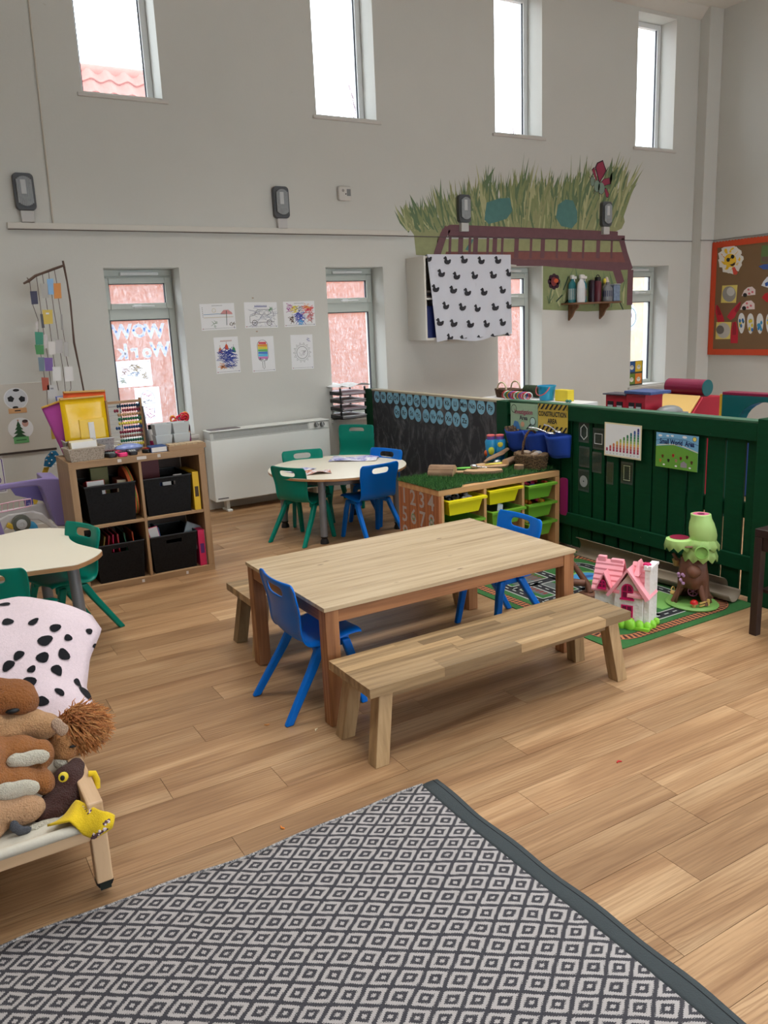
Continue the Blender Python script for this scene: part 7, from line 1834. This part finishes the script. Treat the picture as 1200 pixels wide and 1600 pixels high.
ducks = [(208, 520), (298, 532), (377, 528), (457, 532), (535, 530), (270, 592), (341, 604), (426, 602), (513, 600), (588, 590), (242, 663), (326, 669), (391, 680), (470, 679), (556, 670), (290, 744), (368, 750), (438, 756), (521, 750), (587, 742), (261, 821), (328, 826), (403, 830), (482, 829), (555, 822), (309, 893), (374, 900), (450, 900), (519, 893), (583, 888)]
for px, py in ducks:
    x, z = wxz(600 + px / 3, 230 + py / 3, CY0 - .018); P = []
    for dx, dz in DUCK:
        X_, Z_ = x + dx * .042, z + dz * .040; v = (2.024 - Z_) / .755; v = min(max(v, .0), 1.0)
        X_ = min(max(X_, xl(v) + .001), xr2(v) - .001); Z_ = min(Z_, 2.02); Z_ = max(Z_, 2.024 - .755 + .016 * ((X_ - 4.2) / .9) + .012); P.append((X_, clY(X_, Z_) - .0035, Z_))
    c = Vector((x, clY(x, z) - .0035, max(min(z, 2.02), 1.285))); n = len(P)
    d_ = MB(); d_.add([c] + P, [(0, 1 + i, 1 + (i + 1) % n) for i in range(n)], DKM); d_.build('duck_print', t, smooth=0)

# ---- small shelf with bottles
SHW = wood('brown_shelf', (96, 66, 46), (126, 90, 64), sc=(2, 26, 26), rough=.5, tone=.03, fig=.15)
SY0 = 6.29
sx0, sx1 = atY(600 + 880 / 3, 230 + 722 / 3, SY0).x, atY(600 + 1115 / 3, 230 + 718 / 3, SY0).x
t = thing('bracket_shelf', 'small brown bracket shelf on lower part of the mural', 'shelf', (0, 0, 0)); SZ = 1.575
b = MB(); b.box(sx0, sx1, SY0, WY - .004, SZ - .018, SZ, SHW); b.build('shelf_board', t, smooth=0, bevel=.002)
for x in (sx0 + .10, sx1 - .17):
    b = MB(); P = [(0, 0), (.14, 0), (.135, -.03), (.08, -.07), (.05, -.12), (.0, -.16)]; b.prism(P, 0, .022, SHW, Matrix(((0, 0, 1, x), (-1, 0, 0, WY - .004), (0, 1, 0, SZ - .0185), (0, 0, 0, 1)))); b.build('bracket', t, smooth=0, bevel=.002)
def bottle(name, label, x, y, prof, mat, extra=(), sx=1.0, sy=.6):
    t = thing(name, label, 'bottle', (x, y, SZ + .0005)); b = MB(); b.lathe(prof, mat, 16, M=Matrix.Diagonal((sx, sy, 1, 1))); b.build('bottle_body', t, smooth=40)
    for nm_, pf, m_ in extra: b = MB(); b.lathe(pf, m_, 14, M=Matrix.Diagonal((sx, sy, 1, 1))); b.build(nm_, t, smooth=40)
    return t
def spray(label, x, y, body, lab):
    t = bottle('spray_bottle', label, x, y, [(.048, 0), (.052, .02), (.052, .15), (.045, .19), (.02, .22), (.018, .235)], body, [('label', [(.0525, .03), (.0525, .14)], lab)])
    b = MB(); b.box(-.018, .05, -.014, .014, .235, .262, WHT); b.box(-.02, .02, -.013, .013, .262, .275, WHT); b.hexa([(.028, -.006, .195), (.036, -.006, .195), (.036, .006, .195), (.028, .006, .195)], [(.02, -.006, .236), (.034, -.006, .236), (.034, .006, .236), (.02, .006, .236)], WHT); b.build('trigger', t, smooth=0, bevel=.004); return t
L0 = sx1 - sx0
spray('teal spray bottle with grey label, leftmost on bracket shelf', sx0 + .11, 6.40, pm((36, 110, 116), .3), pm((150, 160, 156), .4, .3, 40))
spray('white spray bottle in front of the teal ones on shelf', sx0 + .17, 6.335, pm((216, 216, 218), .35), pm((206, 208, 210), .35))
spray('teal spray bottle with orange label on bracket shelf', sx0 + .245, 6.39, pm((28, 116, 130), .3), print_mat('orange_spots', [(40, 110, 120), (60, 120, 120), (180, 90, 50), (226, 220, 210)], 30))
t = bottle('drink_bottle', 'tall maroon drinking bottle with black loop cap on shelf', sx0 + .44, 6.37, [(.036, 0), (.038, .01), (.038, .19), (.03, .21)], pm((96, 40, 50), .35), [('cap', [(.031, .21), (.031, .25), (0, .252)], BLACK)], 1, 1)
b = MB(); b.tube([(-.0 + .022 * math.cos(a), 0, .25 + .022 * math.sin(a)) for a in [i * PI / 8 for i in range(9)]], .005, BLACK, 6); b.build('carry_loop', t, smooth=60)
bottle('dark_tumbler', 'dark purple bottle half hidden behind maroon bottle', sx0 + .40, 6.41, [(.034, 0), (.034, .20), (.03, .22), (0, .225)], pm((50, 34, 46), .35), (), 1, 1)
bottle('grey_jug', 'translucent grey jug bottle with round label on shelf', sx0 + .56, 6.345, [(.058, 0), (.062, .01), (.062, .13), (.03, .165), (.022, .17), (.022, .195), (0, .197)], pm((120, 122, 126), .25, .25, 20), [('round_label', [(.0625, .05), (.0625, .11)], pm((60, 66, 90), .4))], 1, .7)
t = thing('blue_tub', 'clear blue tub at right end of the bracket shelf', 'tub', (sx0 + .675, 6.36, SZ + .0005)); b = MB(); b.box(-.045, .045, -.04, .04, 0, .165, pm((120, 136, 160), .2, .4, 30)); b.build('tub_body', t, smooth=0, bevel=.008); b = MB(); b.box(-.048, .048, -.043, .043, .1655, .178, pm((170, 176, 184), .3)); b.build('lid', t, smooth=0, bevel=.004)
b = MB(); b.lathe([(.012, 0), (.03, .03), (.04, .16), (.012, .25), (0, .255)], pm((214, 200, 190), .5), 8); b.ell((-.03, 0, .21), (.02, .015, .03), pm((220, 200, 60), .5)); tag(b.build('white_cloth_bag', loc=(sx0 + .615, 6.415, SZ + .0005), smooth=40), 'white paper bag with yellow tip behind the grey jug', 'bag')

# ---- children's drawings
def drawing(label, pts, painter, kind='landscape'):
    P = [wxz(*p) for p in pts]; cx_, cz_ = sum(p[0] for p in P) / 4, sum(p[1] for p in P) / 4
    w_, h = (.29, .207) if kind == 'landscape' else (.207, .29); a = math.atan2(P[1][1] - P[0][1], P[1][0] - P[0][0])
    s = sheet('childs_drawing', label, 'drawing', w_, h, (cx_, WY - .0002, cz_), (R(90), -a, 0), group='colouring sheets above the heater')
    M0 = pm((70, 60, 66), .7); s.box(-w_ / 2 + .008, w_ / 2 - .008, -h / 2 + .012, -h / 2 + .0135, .0008, .001, M0)
    s.disc(-w_ / 2 + .012, -h / 2 + .012, .004, .004, .0011, pm((160, 50, 60), .6), 8); s.disc(w_ / 2 - .012, -h / 2 + .012, .004, .004, .0011, pm((60, 60, 120), .6), 8)
    painter(s, w_, h); return post_up(s)
Zd = lambda *p: [(300 + x / 3.75, 400 + y / 3.75) for x, y in p]
def scrib(s, x, y, rx, ry, n, c, wd=.003, z=.0012, seed=0):
    rg = random.Random(seed); m = pm(c, .7)
    for k in range(n):
        a = rg.uniform(-.9, .9); px, py = x + rg.uniform(-rx, rx), y + rg.uniform(-ry, ry); l = rg.uniform(.4, 1) * min(rx, ry)
        s.line([(px - l * math.cos(a), py - l * math.sin(a)), (px, py + l * .2), (px + l * math.cos(a), py + l * math.sin(a))], wd, z + k * 1e-6, m)
def title(s, wd, hh, y, m):
    n = 9
    for k in range(n): s.line([(-wd / 2 + wd * (k + .1) / n, y), (-wd / 2 + wd * (k + .45) / n, y + hh), (-wd / 2 + wd * (k + .8) / n, y + hh * .2)], hh * .28, .0012, m)
def d1(s, w_, h):
    title(s, .09, .007, h / 2 - .02, INK)
    for k in range(6): s.disc(-w_ / 2 + .02, h / 2 - .03 - k * .014, .003, .003, .0011, INK, 6)
    s.ring(-.03, .05, .014, .016, .0012, pm((190, 170, 90), .7)); s.line([(-.12, .02), (0, .022), (.06, .02)], .004, .0012, pm((110, 150, 190), .7)); s.line([(-.12, -.005), (.13, -.005)], .003, .0012, pm((190, 170, 130), .7))
    s.flat([(.02, .02), (.05, .05), (.09, .052), (.12, .03), (.125, .015)], .0012, pm((214, 150, 150), .7)); s.line([(.075, .045), (.068, -.07)], .005, .0014, pm((50, 90, 80), .7)); scrib(s, -.03, -.06, .018, .025, 10, (110, 140, 110), seed=1); scrib(s, .115, -.065, .018, .018, 12, (120, 110, 100), seed=2)
def d2(s, w_, h):
    m = INK; s.line([(-.10, -.06), (-.10, -.01), (-.06, .0), (-.03, .045), (.09, .045), (.11, .02), (.115, -.055), (-.10, -.06)], .003, .0012, m)
    for x in (-.06, .07): s.ring(x, -.062, .020, .024, .0014, m); s.ring(x, -.062, .008, .010, .0014, m)
    for x in (-.04, 0, .045): s.line([(x - .014, .005), (x + .02, .005), (x + .02, .035), (x - .01, .035), (x - .014, .005)], .002, .0012, m)
    title(s, .11, .018, .062, pm((60, 70, 150), .7)); scrib(s, .02, -.02, .09, .06, 26, (90, 96, 130), .0015, seed=3); scrib(s, .09, .04, .015, .02, 12, (60, 130, 80), seed=4); scrib(s, 0, -.08, .1, .015, 14, (120, 110, 170), .0015, seed=5)
def d3(s, w_, h):
    title(s, .09, .007, h / 2 - .02, INK)
    for i, (x, y, rx, ry, n, c) in enumerate(((-.05, .03, .025, .03, 26, (226, 206, 60)), (.0, .04, .03, .02, 14, (120, 120, 130)), (.0, -.03, .035, .04, 40, (60, 70, 170)), (.08, .03, .035, .03, 30, (220, 70, 80)), (.1, -.03, .025, .035, 20, (200, 80, 90)), (-.09, .05, .02, .03, 14, (170, 70, 150)), (-.08, -.05, .02, .03, 14, (90, 60, 50)), (.01, -.07, .02, .02, 16, (80, 160, 220)), (.07, .06, .03, .02, 12, (230, 150, 60)))): scrib(s, x, y, rx, ry, n, c, .004, .0012 + i * .0001, i)
    for x in (-.07, .1): s.line([(x, .0), (x + .01, -.08)], .003, .0024, INK)
def d4(s, w_, h):
    title(s, .10, .012, .108, pm((170, 90, 60), .7))
    for x, c, y in ((-.055, (206, 130, 90), .05), (.0, (200, 80, 50), .075), (.06, (60, 140, 90), .05)): s.flat([(x - .016, y - .03), (x + .016, y - .03), (x + .012, y), (x, y + .018), (x - .012, y)], .0012, pm(c, .7)); s.line([(x, y + .018), (x, y + .032)], .002, .0013, INK)
    scrib(s, -.005, -.005, .06, .045, 70, (40, 60, 150), .004, .0014, 6); scrib(s, .03, -.06, .045, .035, 40, (60, 80, 160), .003, .0016, 7); scrib(s, -.05, -.085, .025, .02, 16, (226, 140, 70), .004, .0016, 8); scrib(s, .0, -.09, .06, .015, 30, (80, 60, 60), .002, .0018, 9)
def d5(s, w_, h):
    body = rrect(-.045, -.06, .045, .115, .044, 6); s.flat([(x * 1.06, y * 1.02) for x, y in body], .0011, INK); s.flat(body, .0013, WHITE_PAPER)
    for k, c in enumerate(((220, 90, 100), (226, 150, 60), (226, 210, 70), (110, 190, 110), (80, 130, 210), (90, 190, 230), (210, 130, 190))):
        y = .092 - k * .02; hw = .042 if k else .034; s.flat([(-hw, y - .008), (hw, y - .012), (hw, y + .008), (-hw, y + .010)], .0015, pm(c, .7))
    scrib(s, 0, -.045, .035, .012, 14, (70, 60, 70), .003, .0018, 10); s.line([(-.009, -.062), (-.009, -.11), (0, -.122), (.009, -.11), (.009, -.062)], .003, .0014, INK)
def d6(s, w_, h):
    s.ring(0, -.005, .050, .053, .0012, INK, 32)
    for k in range(14):
        a = 2 * PI * k / 14; c_, q = math.cos(a), math.sin(a); x, y = .072 * c_, -.005 + .072 * q; t_ = (-q, c_); s.line([(x - t_[0] * .011 - c_ * .007, y - t_[1] * .011 - q * .007), (x + t_[0] * .011 - c_ * .007, y + t_[1] * .011 - q * .007), (x + c_ * .012, y + q * .012)], .003, .0013, INK, closed=True)
    scrib(s, .0, -.01, .025, .02, 10, (150, 140, 150), .002, seed=11); scrib(s, .06, .105, .02, .015, 6, (80, 80, 150), .0025, seed=12); s.line([(.005, .008), (.035, .006)], .003, .0014, INK)
drawing('beach umbrella colouring sheet, top left of the six', [(311.5, 475), (365.5, 473), (368, 515), (316, 516.5)], d1)
drawing('camper van colouring sheet, top middle of the six', Zd((300, 273), (490, 272), (508, 415), (317, 424)), d2)
drawing('brightly scribbled colouring sheet, top right of the six', Zd((532, 268), (718, 262), (722, 410), (543, 415)), d3)
drawing('blue sandcastle colouring sheet, bottom left of the six', Zd((128, 478), (268, 470), (282, 683), (145, 690)), d4, 'p')
drawing('rainbow ice lolly colouring sheet, bottom middle of the six', Zd((338, 475), (478, 468), (488, 675), (358, 682)), d5, 'p')
drawing('black and white sun colouring sheet, bottom right of the six', Zd((573, 462), (705, 458), (715, 660), (587, 667)), d6, 'p')
for k, (px, py) in enumerate(((356, 246), (380, 442))):
    x, z = wxz(300 + px / 3.75, 400 + py / 3.75); b = MB(); b.box(-.008, .008, -.005, .005, 0, .0008, pm((176, 156, 136), .6)); tag(b.build('tape_scrap', loc=(x, WY, z), rot=ON_BACK, smooth=0), ('brown tape scrap above the camper van sheet', 'brown tape scrap above the ice lolly sheet')[k], 'tape')

# ---- letters and pictures stuck inside the first lower window
GY = FY + .0215
def backlit_letter():
    m, nt, N, L, b_ = newmat('blue_dotted_letter'); n = noise(nt, objco(nt), 26, 3, .6)
    c = ramp(nt, n, [(.36, lin((100, 160, 220))), (.44, lin((236, 240, 250)))]); tr = node(nt, 'ShaderNodeBsdfTranslucent'); df = node(nt, 'ShaderNodeBsdfDiffuse'); mx = node(nt, 'ShaderNodeMixShader'); mx.inputs[0].default_value = .35
    L.new(c, tr.inputs[0]); L.new(c, df.inputs[0]); L.new(tr.outputs[0], mx.inputs[1]); L.new(df.outputs[0], mx.inputs[2]); L.new(mx.outputs[0], nt.nodes['Material Output'].inputs[0]); nt.nodes.remove(b_); return m
LW = backlit_letter()
def glass_letter(ch, x, z, size, mirror, lab):
    b = MB(); b.text(ch, size, 0, 0, 0, LW, mirror=mirror, bold=.006, squash=.95); b.text(ch, size, 0, 0, .0006, LW, mirror=mirror, bold=.004, squash=.95)
    tag(b.build('window_letter', loc=(x, GY, z), rot=ON_BACK, smooth=0), lab, 'letter', 'letters stuck on the first lower window')
glass_letter('W', 1.605, 1.425, .155, False, 'white dotted letter W at top left of window one'); glass_letter('O', 1.74, 1.43, .145, False, 'white dotted letter O in the middle of top row'); glass_letter('W', 1.865, 1.42, .155, False, 'white dotted letter W at top right of window one')
glass_letter('k', 1.60, 1.27, .16, True, 'mirrored dotted letter k at left of second row'); glass_letter('r', 1.69, 1.275, .15, True, 'mirrored dotted letter r in the second row'); glass_letter('o', 1.785, 1.27, .15, True, 'mirrored dotted letter o in the second row'); glass_letter('W', 1.895, 1.275, .155, True, 'mirrored dotted letter W at right of second row')
THIN = glass_mat('thin_backlit_paper', .97, (240, 242, 250))
s = sheet('window_picture', 'pale ice cream colouring sheet stuck on first window', 'drawing', .293, .205, (1.658, GY, 1.148), ON_BACK, THIN)
for x, y, c, rx, ry in ((0, .04, (226, 214, 190), .03, .03), (0, -.01, (170, 196, 226), .04, .02), (.05, .03, (226, 214, 180), .03, .025), (-.06, .02, (232, 200, 190), .02, .025), (.1, -.02, (220, 206, 170), .02, .03), (-.09, -.05, (206, 220, 200), .02, .02)): scrib(s, x, y, rx, ry, 14, c, .005, .0012, int(x * 99))
s.line([(-.02, -.02), (0, -.08), (.02, -.02)], .003, .0016, pm((150, 170, 200), .7)); s.disc(.13, .088, .004, .004, .0016, INK, 8); s.disc(-.135, .085, .004, .004, .0016, INK, 8)
for k in range(7): s.disc(.118, .06 - k * .014, .003, .003, .0016, pm((120, 130, 170), .7), 6)
post_up(s)
s = sheet('window_picture', 'ice cream cone outline sheet stuck low on first window', 'drawing', .20, .288, (1.752, GY, .888), ON_BACK, THIN)
s.line([(.055 * math.cos(a), .055 + .062 * math.sin(a)) for a in [PI * i / 14 for i in range(15)]], .003, .0014, INK); s.line([(-.055, .055), (-.058, .015), (.058, .015), (.055, .055)], .003, .0014, INK, closed=False); s.line([(-.06, .012), (-.056, -.012), (.056, -.012), (.06, .012)], .003, .0014, pm((150, 140, 150), .7)); s.line([(-.05, -.014), (-.032, -.11), (.032, -.11), (.05, -.014)], .003, .0014, INK)
scrib(s, 0, .075, .03, .02, 8, (214, 120, 140), .004, .0016, 3); scrib(s, 0, .03, .04, .012, 10, (60, 50, 60), .004, .0016, 4); scrib(s, 0, -.06, .03, .04, 18, (170, 80, 110), .003, .0016, 5); post_up(s)
s = sheet('window_roundel', 'round pale dreamcatcher picture stuck on the last window', 'picture', .001, .001, (7.16 + .10, GY, 1.40), ON_BACK, THIN); s.prism([(.115 * math.cos(a), .16 * math.sin(a)) for a in [i * 2 * PI / 28 for i in range(28)]], 0, .0008, THIN); s.ring(0, 0, .10, .112, .0012, pm((150, 200, 214), .6), 28); s.ring(0, .02, .03, .04, .0012, pm((170, 140, 190), .6)); post_up(s)
# game box on the last sill
s = sheet('game_board_box', 'colourful animal game box standing on the last window sill', 'box', .23, .27, (7.165, WY + .03, LOZ + .147), ON_BACK, pm((60, 70, 60), .4)); s.box(-.115, .115, -.135, .135, -.025, 0, pm((60, 70, 60), .4))
for k, (x, y, c) in enumerate(((-.06, .075, (50, 90, 150)), (.05, .075, (226, 190, 60)), (-.06, -.06, (110, 140, 60)), (.05, -.06, (226, 130, 50)))): s.flat([(x - .055, y - .06), (x + .05, y - .06), (x + .05, y + .055), (x - .055, y + .055)], .0012 + k * .0001, pm(c, .4)); s.disc(x, y - .01, .03, .026, .0018, pm((232, 226, 210), .5), 12); s.disc(x - .01, y, .006, .006, .002, INK, 8); s.disc(x + .01, y, .006, .006, .002, INK, 8)
post_up(s)

# ================================================================== NOTICEBOARD on the right wall
NX = X1 - .022
t = thing('noticeboard', 'brown paper noticeboard with scalloped orange red border on right wall', 'noticeboard', (0, 0, 0))
NY0, NY1, NZ0, NZ1 = 4.75, 6.318, .935, 2.178
b = MB(); b.box(NX, X1 - .0005, NY0, NY1, NZ0, NZ1, pm((126, 98, 68), .8, .06, 5)); b.build('backing', t, smooth=0)
OR = pm((206, 74, 38), .6, .08, 12)
b = MB(); b.box(NX - .006, NX - .0005, NY1 - .065, NY1, NZ0, NZ1, OR); b.box(NX - .006, NX - .0005, NY0, NY0 + .065, NZ0, NZ1, OR); b.box(NX - .006, NX - .0005, NY0 + .0655, NY1 - .0655, NZ0, NZ0 + .065, OR)
b.build('border', t, smooth=0)
b = MB(); P = [(-(NY1 - NY0) / 2, -.05)]
n = 40; P = [(-(NY1 - NY0) / 2 + .0656, -.045)]
pts = []
for k in range(n * 4 + 1):
    x = -(NY1 - NY0) / 2 + (NY1 - NY0) * k / (n * 4); pts.append((x, .012 * abs(math.sin(PI * k / 4))))
b.prism([(-(NY1 - NY0) / 2, -.055), ((NY1 - NY0) / 2, -.055)] + pts[::-1], 0, .005, OR); b.build('scalloped_border', t, (NX - .0005, (NY0 + NY1) / 2, NZ1 - .005), ON_SIDE, smooth=0)
Zn = lambda x, y: (1100 + x / 8, 360 + y / 8)
def NP(x, y, dx=0): p = atX(*Zn(x, y), NX - .003 - dx); return p
def craft(name, label, cat, cx_, cy_, group=None):
    p = NP(cx_, cy_); s = MB(); s.tagargs = (name, label, cat, (NX - .0006, p.y, p.z), ON_SIDE, group)
    def loc2(x, y): q = NP(x, y); return (-(q.y - p.y), q.z - p.z)
    return s, loc2
def cutout(s, P, c, z=0.0, th=.0015): s.prism(P, z, z + th, pm(c, .6, .08, 20))
s, q = craft('handprint_sun', 'smiling sun in sunglasses made of painted paper hands', 'artwork', 330, 370)
rg = random.Random(8)
for k in range(9):
    a = 2 * PI * k / 9; cx_, cy_ = 330 + 95 * math.cos(a), 360 + 115 * math.sin(a); P = []
    for j in range(16):
        b_ = 2 * PI * j / 16; r_ = 66 + (12 if j % 3 == 0 else -4); P.append(q(cx_ + r_ * math.cos(b_) * .9, cy_ + r_ * math.sin(b_) * 1.1))
    cutout(s, P[::-1], (232, 228, 220), k * .0004, .0003); cutout(s, [(x * 1, y) for x, y in [q(cx_ + 30 * math.cos(2 * PI * j / 8 + k), cy_ + 34 * math.sin(2 * PI * j / 8)) for j in range(8)]][::-1], rg.choice([(236, 190, 40), (226, 200, 120), (230, 150, 60)]), k * .0004 + .0003, .0002)
cutout(s, [q(330 + 75 * math.cos(2 * PI * j / 18), 375 + 85 * math.sin(2 * PI * j / 18)) for j in range(18)][::-1], (240, 196, 50), .0042)
for x, y in ((305, 368), (360, 328)): cutout(s, [q(x + 22 * math.cos(2 * PI * j / 12), y + 26 * math.sin(2 * PI * j / 12)) for j in range(12)][::-1], (30, 30, 32), .0058)
s.line([q(320, 358), q(345, 340)], .008, .0075, BLACK); cutout(s, [q(322, 430), q(355, 448), q(388, 430), q(390, 395), q(360, 418)], (50, 30, 30), .0058); cutout(s, [q(355, 470), q(385, 455), q(425, 530), q(405, 555), q(370, 550)], (214, 80, 60), .0058); post_up(s)
def photo_card(label, P, c):
    s, q = craft('photo_card', label, 'photo', sum(p[0] for p in P) / 4, sum(p[1] for p in P) / 4, 'yellow edged photo cards on the noticeboard')
    cutout(s, [q(*p) for p in P][::-1], (226, 206, 110)); cx_, cy_ = sum(p[0] for p in P) / 4, sum(p[1] for p in P) / 4
    cutout(s, [q(cx_ + 85 * math.cos(2 * PI * j / 20), cy_ + 98 * math.sin(2 * PI * j / 20)) for j in range(20)][::-1], c[0], .0016, .0003); cutout(s, [q(cx_ + c[2] + 50 * math.cos(2 * PI * j / 14), cy_ + c[3] + 55 * math.sin(2 * PI * j / 14)) for j in range(14)][::-1], c[1], .002, .0003); post_up(s)
photo_card('yellow edged photo card with grey bird picture, upper', [(228, 690), (418, 682), (398, 905), (210, 905)], ((150, 146, 140), (200, 198, 194), 20, -30)); photo_card('yellow edged photo card with grey shape, lower left', [(155, 1145), (342, 1145), (325, 1358), (142, 1360)], ((190, 184, 176), (110, 104, 98), -40, -10))
def shell(label, P, eye):
    s, q = craft('paper_creature', label, 'artwork', sum(p[0] for p in P) / len(P), sum(p[1] for p in P) / len(P), 'half moon paper creatures'); cutout(s, [q(*p) for p in P][::-1], (232, 214, 210)); cx_, cy_ = P[0][0] + 85, P[0][1] - 50
    for dx, dy in ((0, -30), (50, 0), (10, 20)): cutout(s, [q(cx_ + dx + 16 * math.cos(j), cy_ + dy + 16 * math.sin(j)) for j in range(6)][::-1], (214, 110, 120), .0016, .0003)
    cutout(s, [q(eye[0] + 26 * math.cos(2 * PI * j / 14), eye[1] + 26 * math.sin(2 * PI * j / 14)) for j in range(14)][::-1], (26, 24, 26), .002, .0006); post_up(s)
shell('pink spotted half moon paper creature, upper one', [(470, 820), (640, 805), (640, 740), (600, 702), (545, 712), (500, 750)], (512, 808)); shell('pink spotted half moon paper creature, lower one', [(450, 992), (632, 985), (630, 915), (590, 875), (530, 882), (480, 925)], (500, 972))
def claw(label, P): s, q = craft('red_hand_cutout', label, 'artwork', sum(p[0] for p in P) / len(P), sum(p[1] for p in P) / len(P), 'red painted paper claws'); cutout(s, [q(*p) for p in P][::-1], (190, 30, 50)); cutout(s, [q(P[0][0] + (x - P[0][0]) * .5 + 12, P[0][1] + (y - P[0][1]) * .6) for x, y in P][::-1], (150, 24, 40), .0016, .0003); post_up(s)
claw('red paper claw at left above the lower photo card', [(150, 930), (185, 955), (240, 1080), (255, 1140), (170, 1150), (140, 1020)]); claw('red paper claw slanting up right beside the photo cards', [(450, 890), (430, 980), (380, 1090), (330, 1125), (285, 1080), (340, 1000)]); claw('long dark red paper claw below and right of the others', [(355, 1150), (400, 1140), (425, 1250), (420, 1410), (330, 1410), (335, 1250)])
def flip(label, cx_, cy_, c):
    s, q = craft('paper_flip_flop', label, 'artwork', cx_, cy_, 'paper flip flops on the noticeboard'); P = [(cx_ + 42 * math.cos(a) * (1 - .18 * math.sin(a)), cy_ + 128 * math.sin(a)) for a in [2 * PI * j / 24 for j in range(24)]]
    cutout(s, [q(*p) for p in P][::-1], (226, 226, 222)); rg = random.Random(cx_)
    for k in range(7): x, y = cx_ + rg.uniform(-22, 22), cy_ + rg.uniform(-85, 80); cutout(s, [q(x + 15 * math.cos(j), y + 26 * math.sin(j)) for j in range(6)][::-1], rg.choice(c), .0016 + k * .0001, .0003)
    post_up(s)
flip('first paper flip flop from the left, blue and yellow', 468, 1160, [(50, 110, 170), (220, 206, 60), (60, 90, 90)]); flip('second paper flip flop from the left, blue spots', 580, 1165, [(40, 110, 180), (60, 80, 110), (220, 200, 60)]); flip('third paper flip flop from the left, mostly blue', 698, 1165, [(40, 130, 190), (60, 150, 200)]); flip('fourth paper flip flop cut off at the frame edge', 815, 1165, [(60, 150, 200), (220, 200, 80)])
s, q = craft('paper_fan', 'white and blue paper fan at right of the noticeboard', 'artwork', 800, 640); cutout(s, [q(715, 690), q(740, 640), q(790, 580), q(860, 570), q(860, 720), (q(790, 715))][::-1], (226, 228, 232)); cutout(s, [q(760, 660), q(800, 640), q(800, 690), q(770, 700)][::-1], (50, 90, 170), .0016); post_up(s)
s, q = craft('red_paper_blob', 'red paper crab shape at right edge of the noticeboard', 'artwork', 800, 840); cutout(s, [q(722, 840), q(760, 790), q(820, 770), q(860, 800), q(860, 900), q(780, 895)][::-1], (196, 34, 40)); post_up(s)
s, q = craft('blue_paper_wave', 'blue paper wave under the green picture on noticeboard', 'artwork', 770, 455); cutout(s, [q(680, 450), q(740, 425), q(860, 415), q(860, 490), q(740, 488)][::-1], (60, 90, 160)); post_up(s)
s, q = craft('green_photo', 'green outdoor photo at upper right of the noticeboard', 'photo', 790, 300); cutout(s, [q(722, 190), q(870, 175), q(870, 408), q(705, 405)][::-1], (96, 120, 70)); cutout(s, [q(722, 330), q(870, 320), q(870, 400), q(715, 395)][::-1], (110, 90, 76), .0016, .0003); post_up(s)
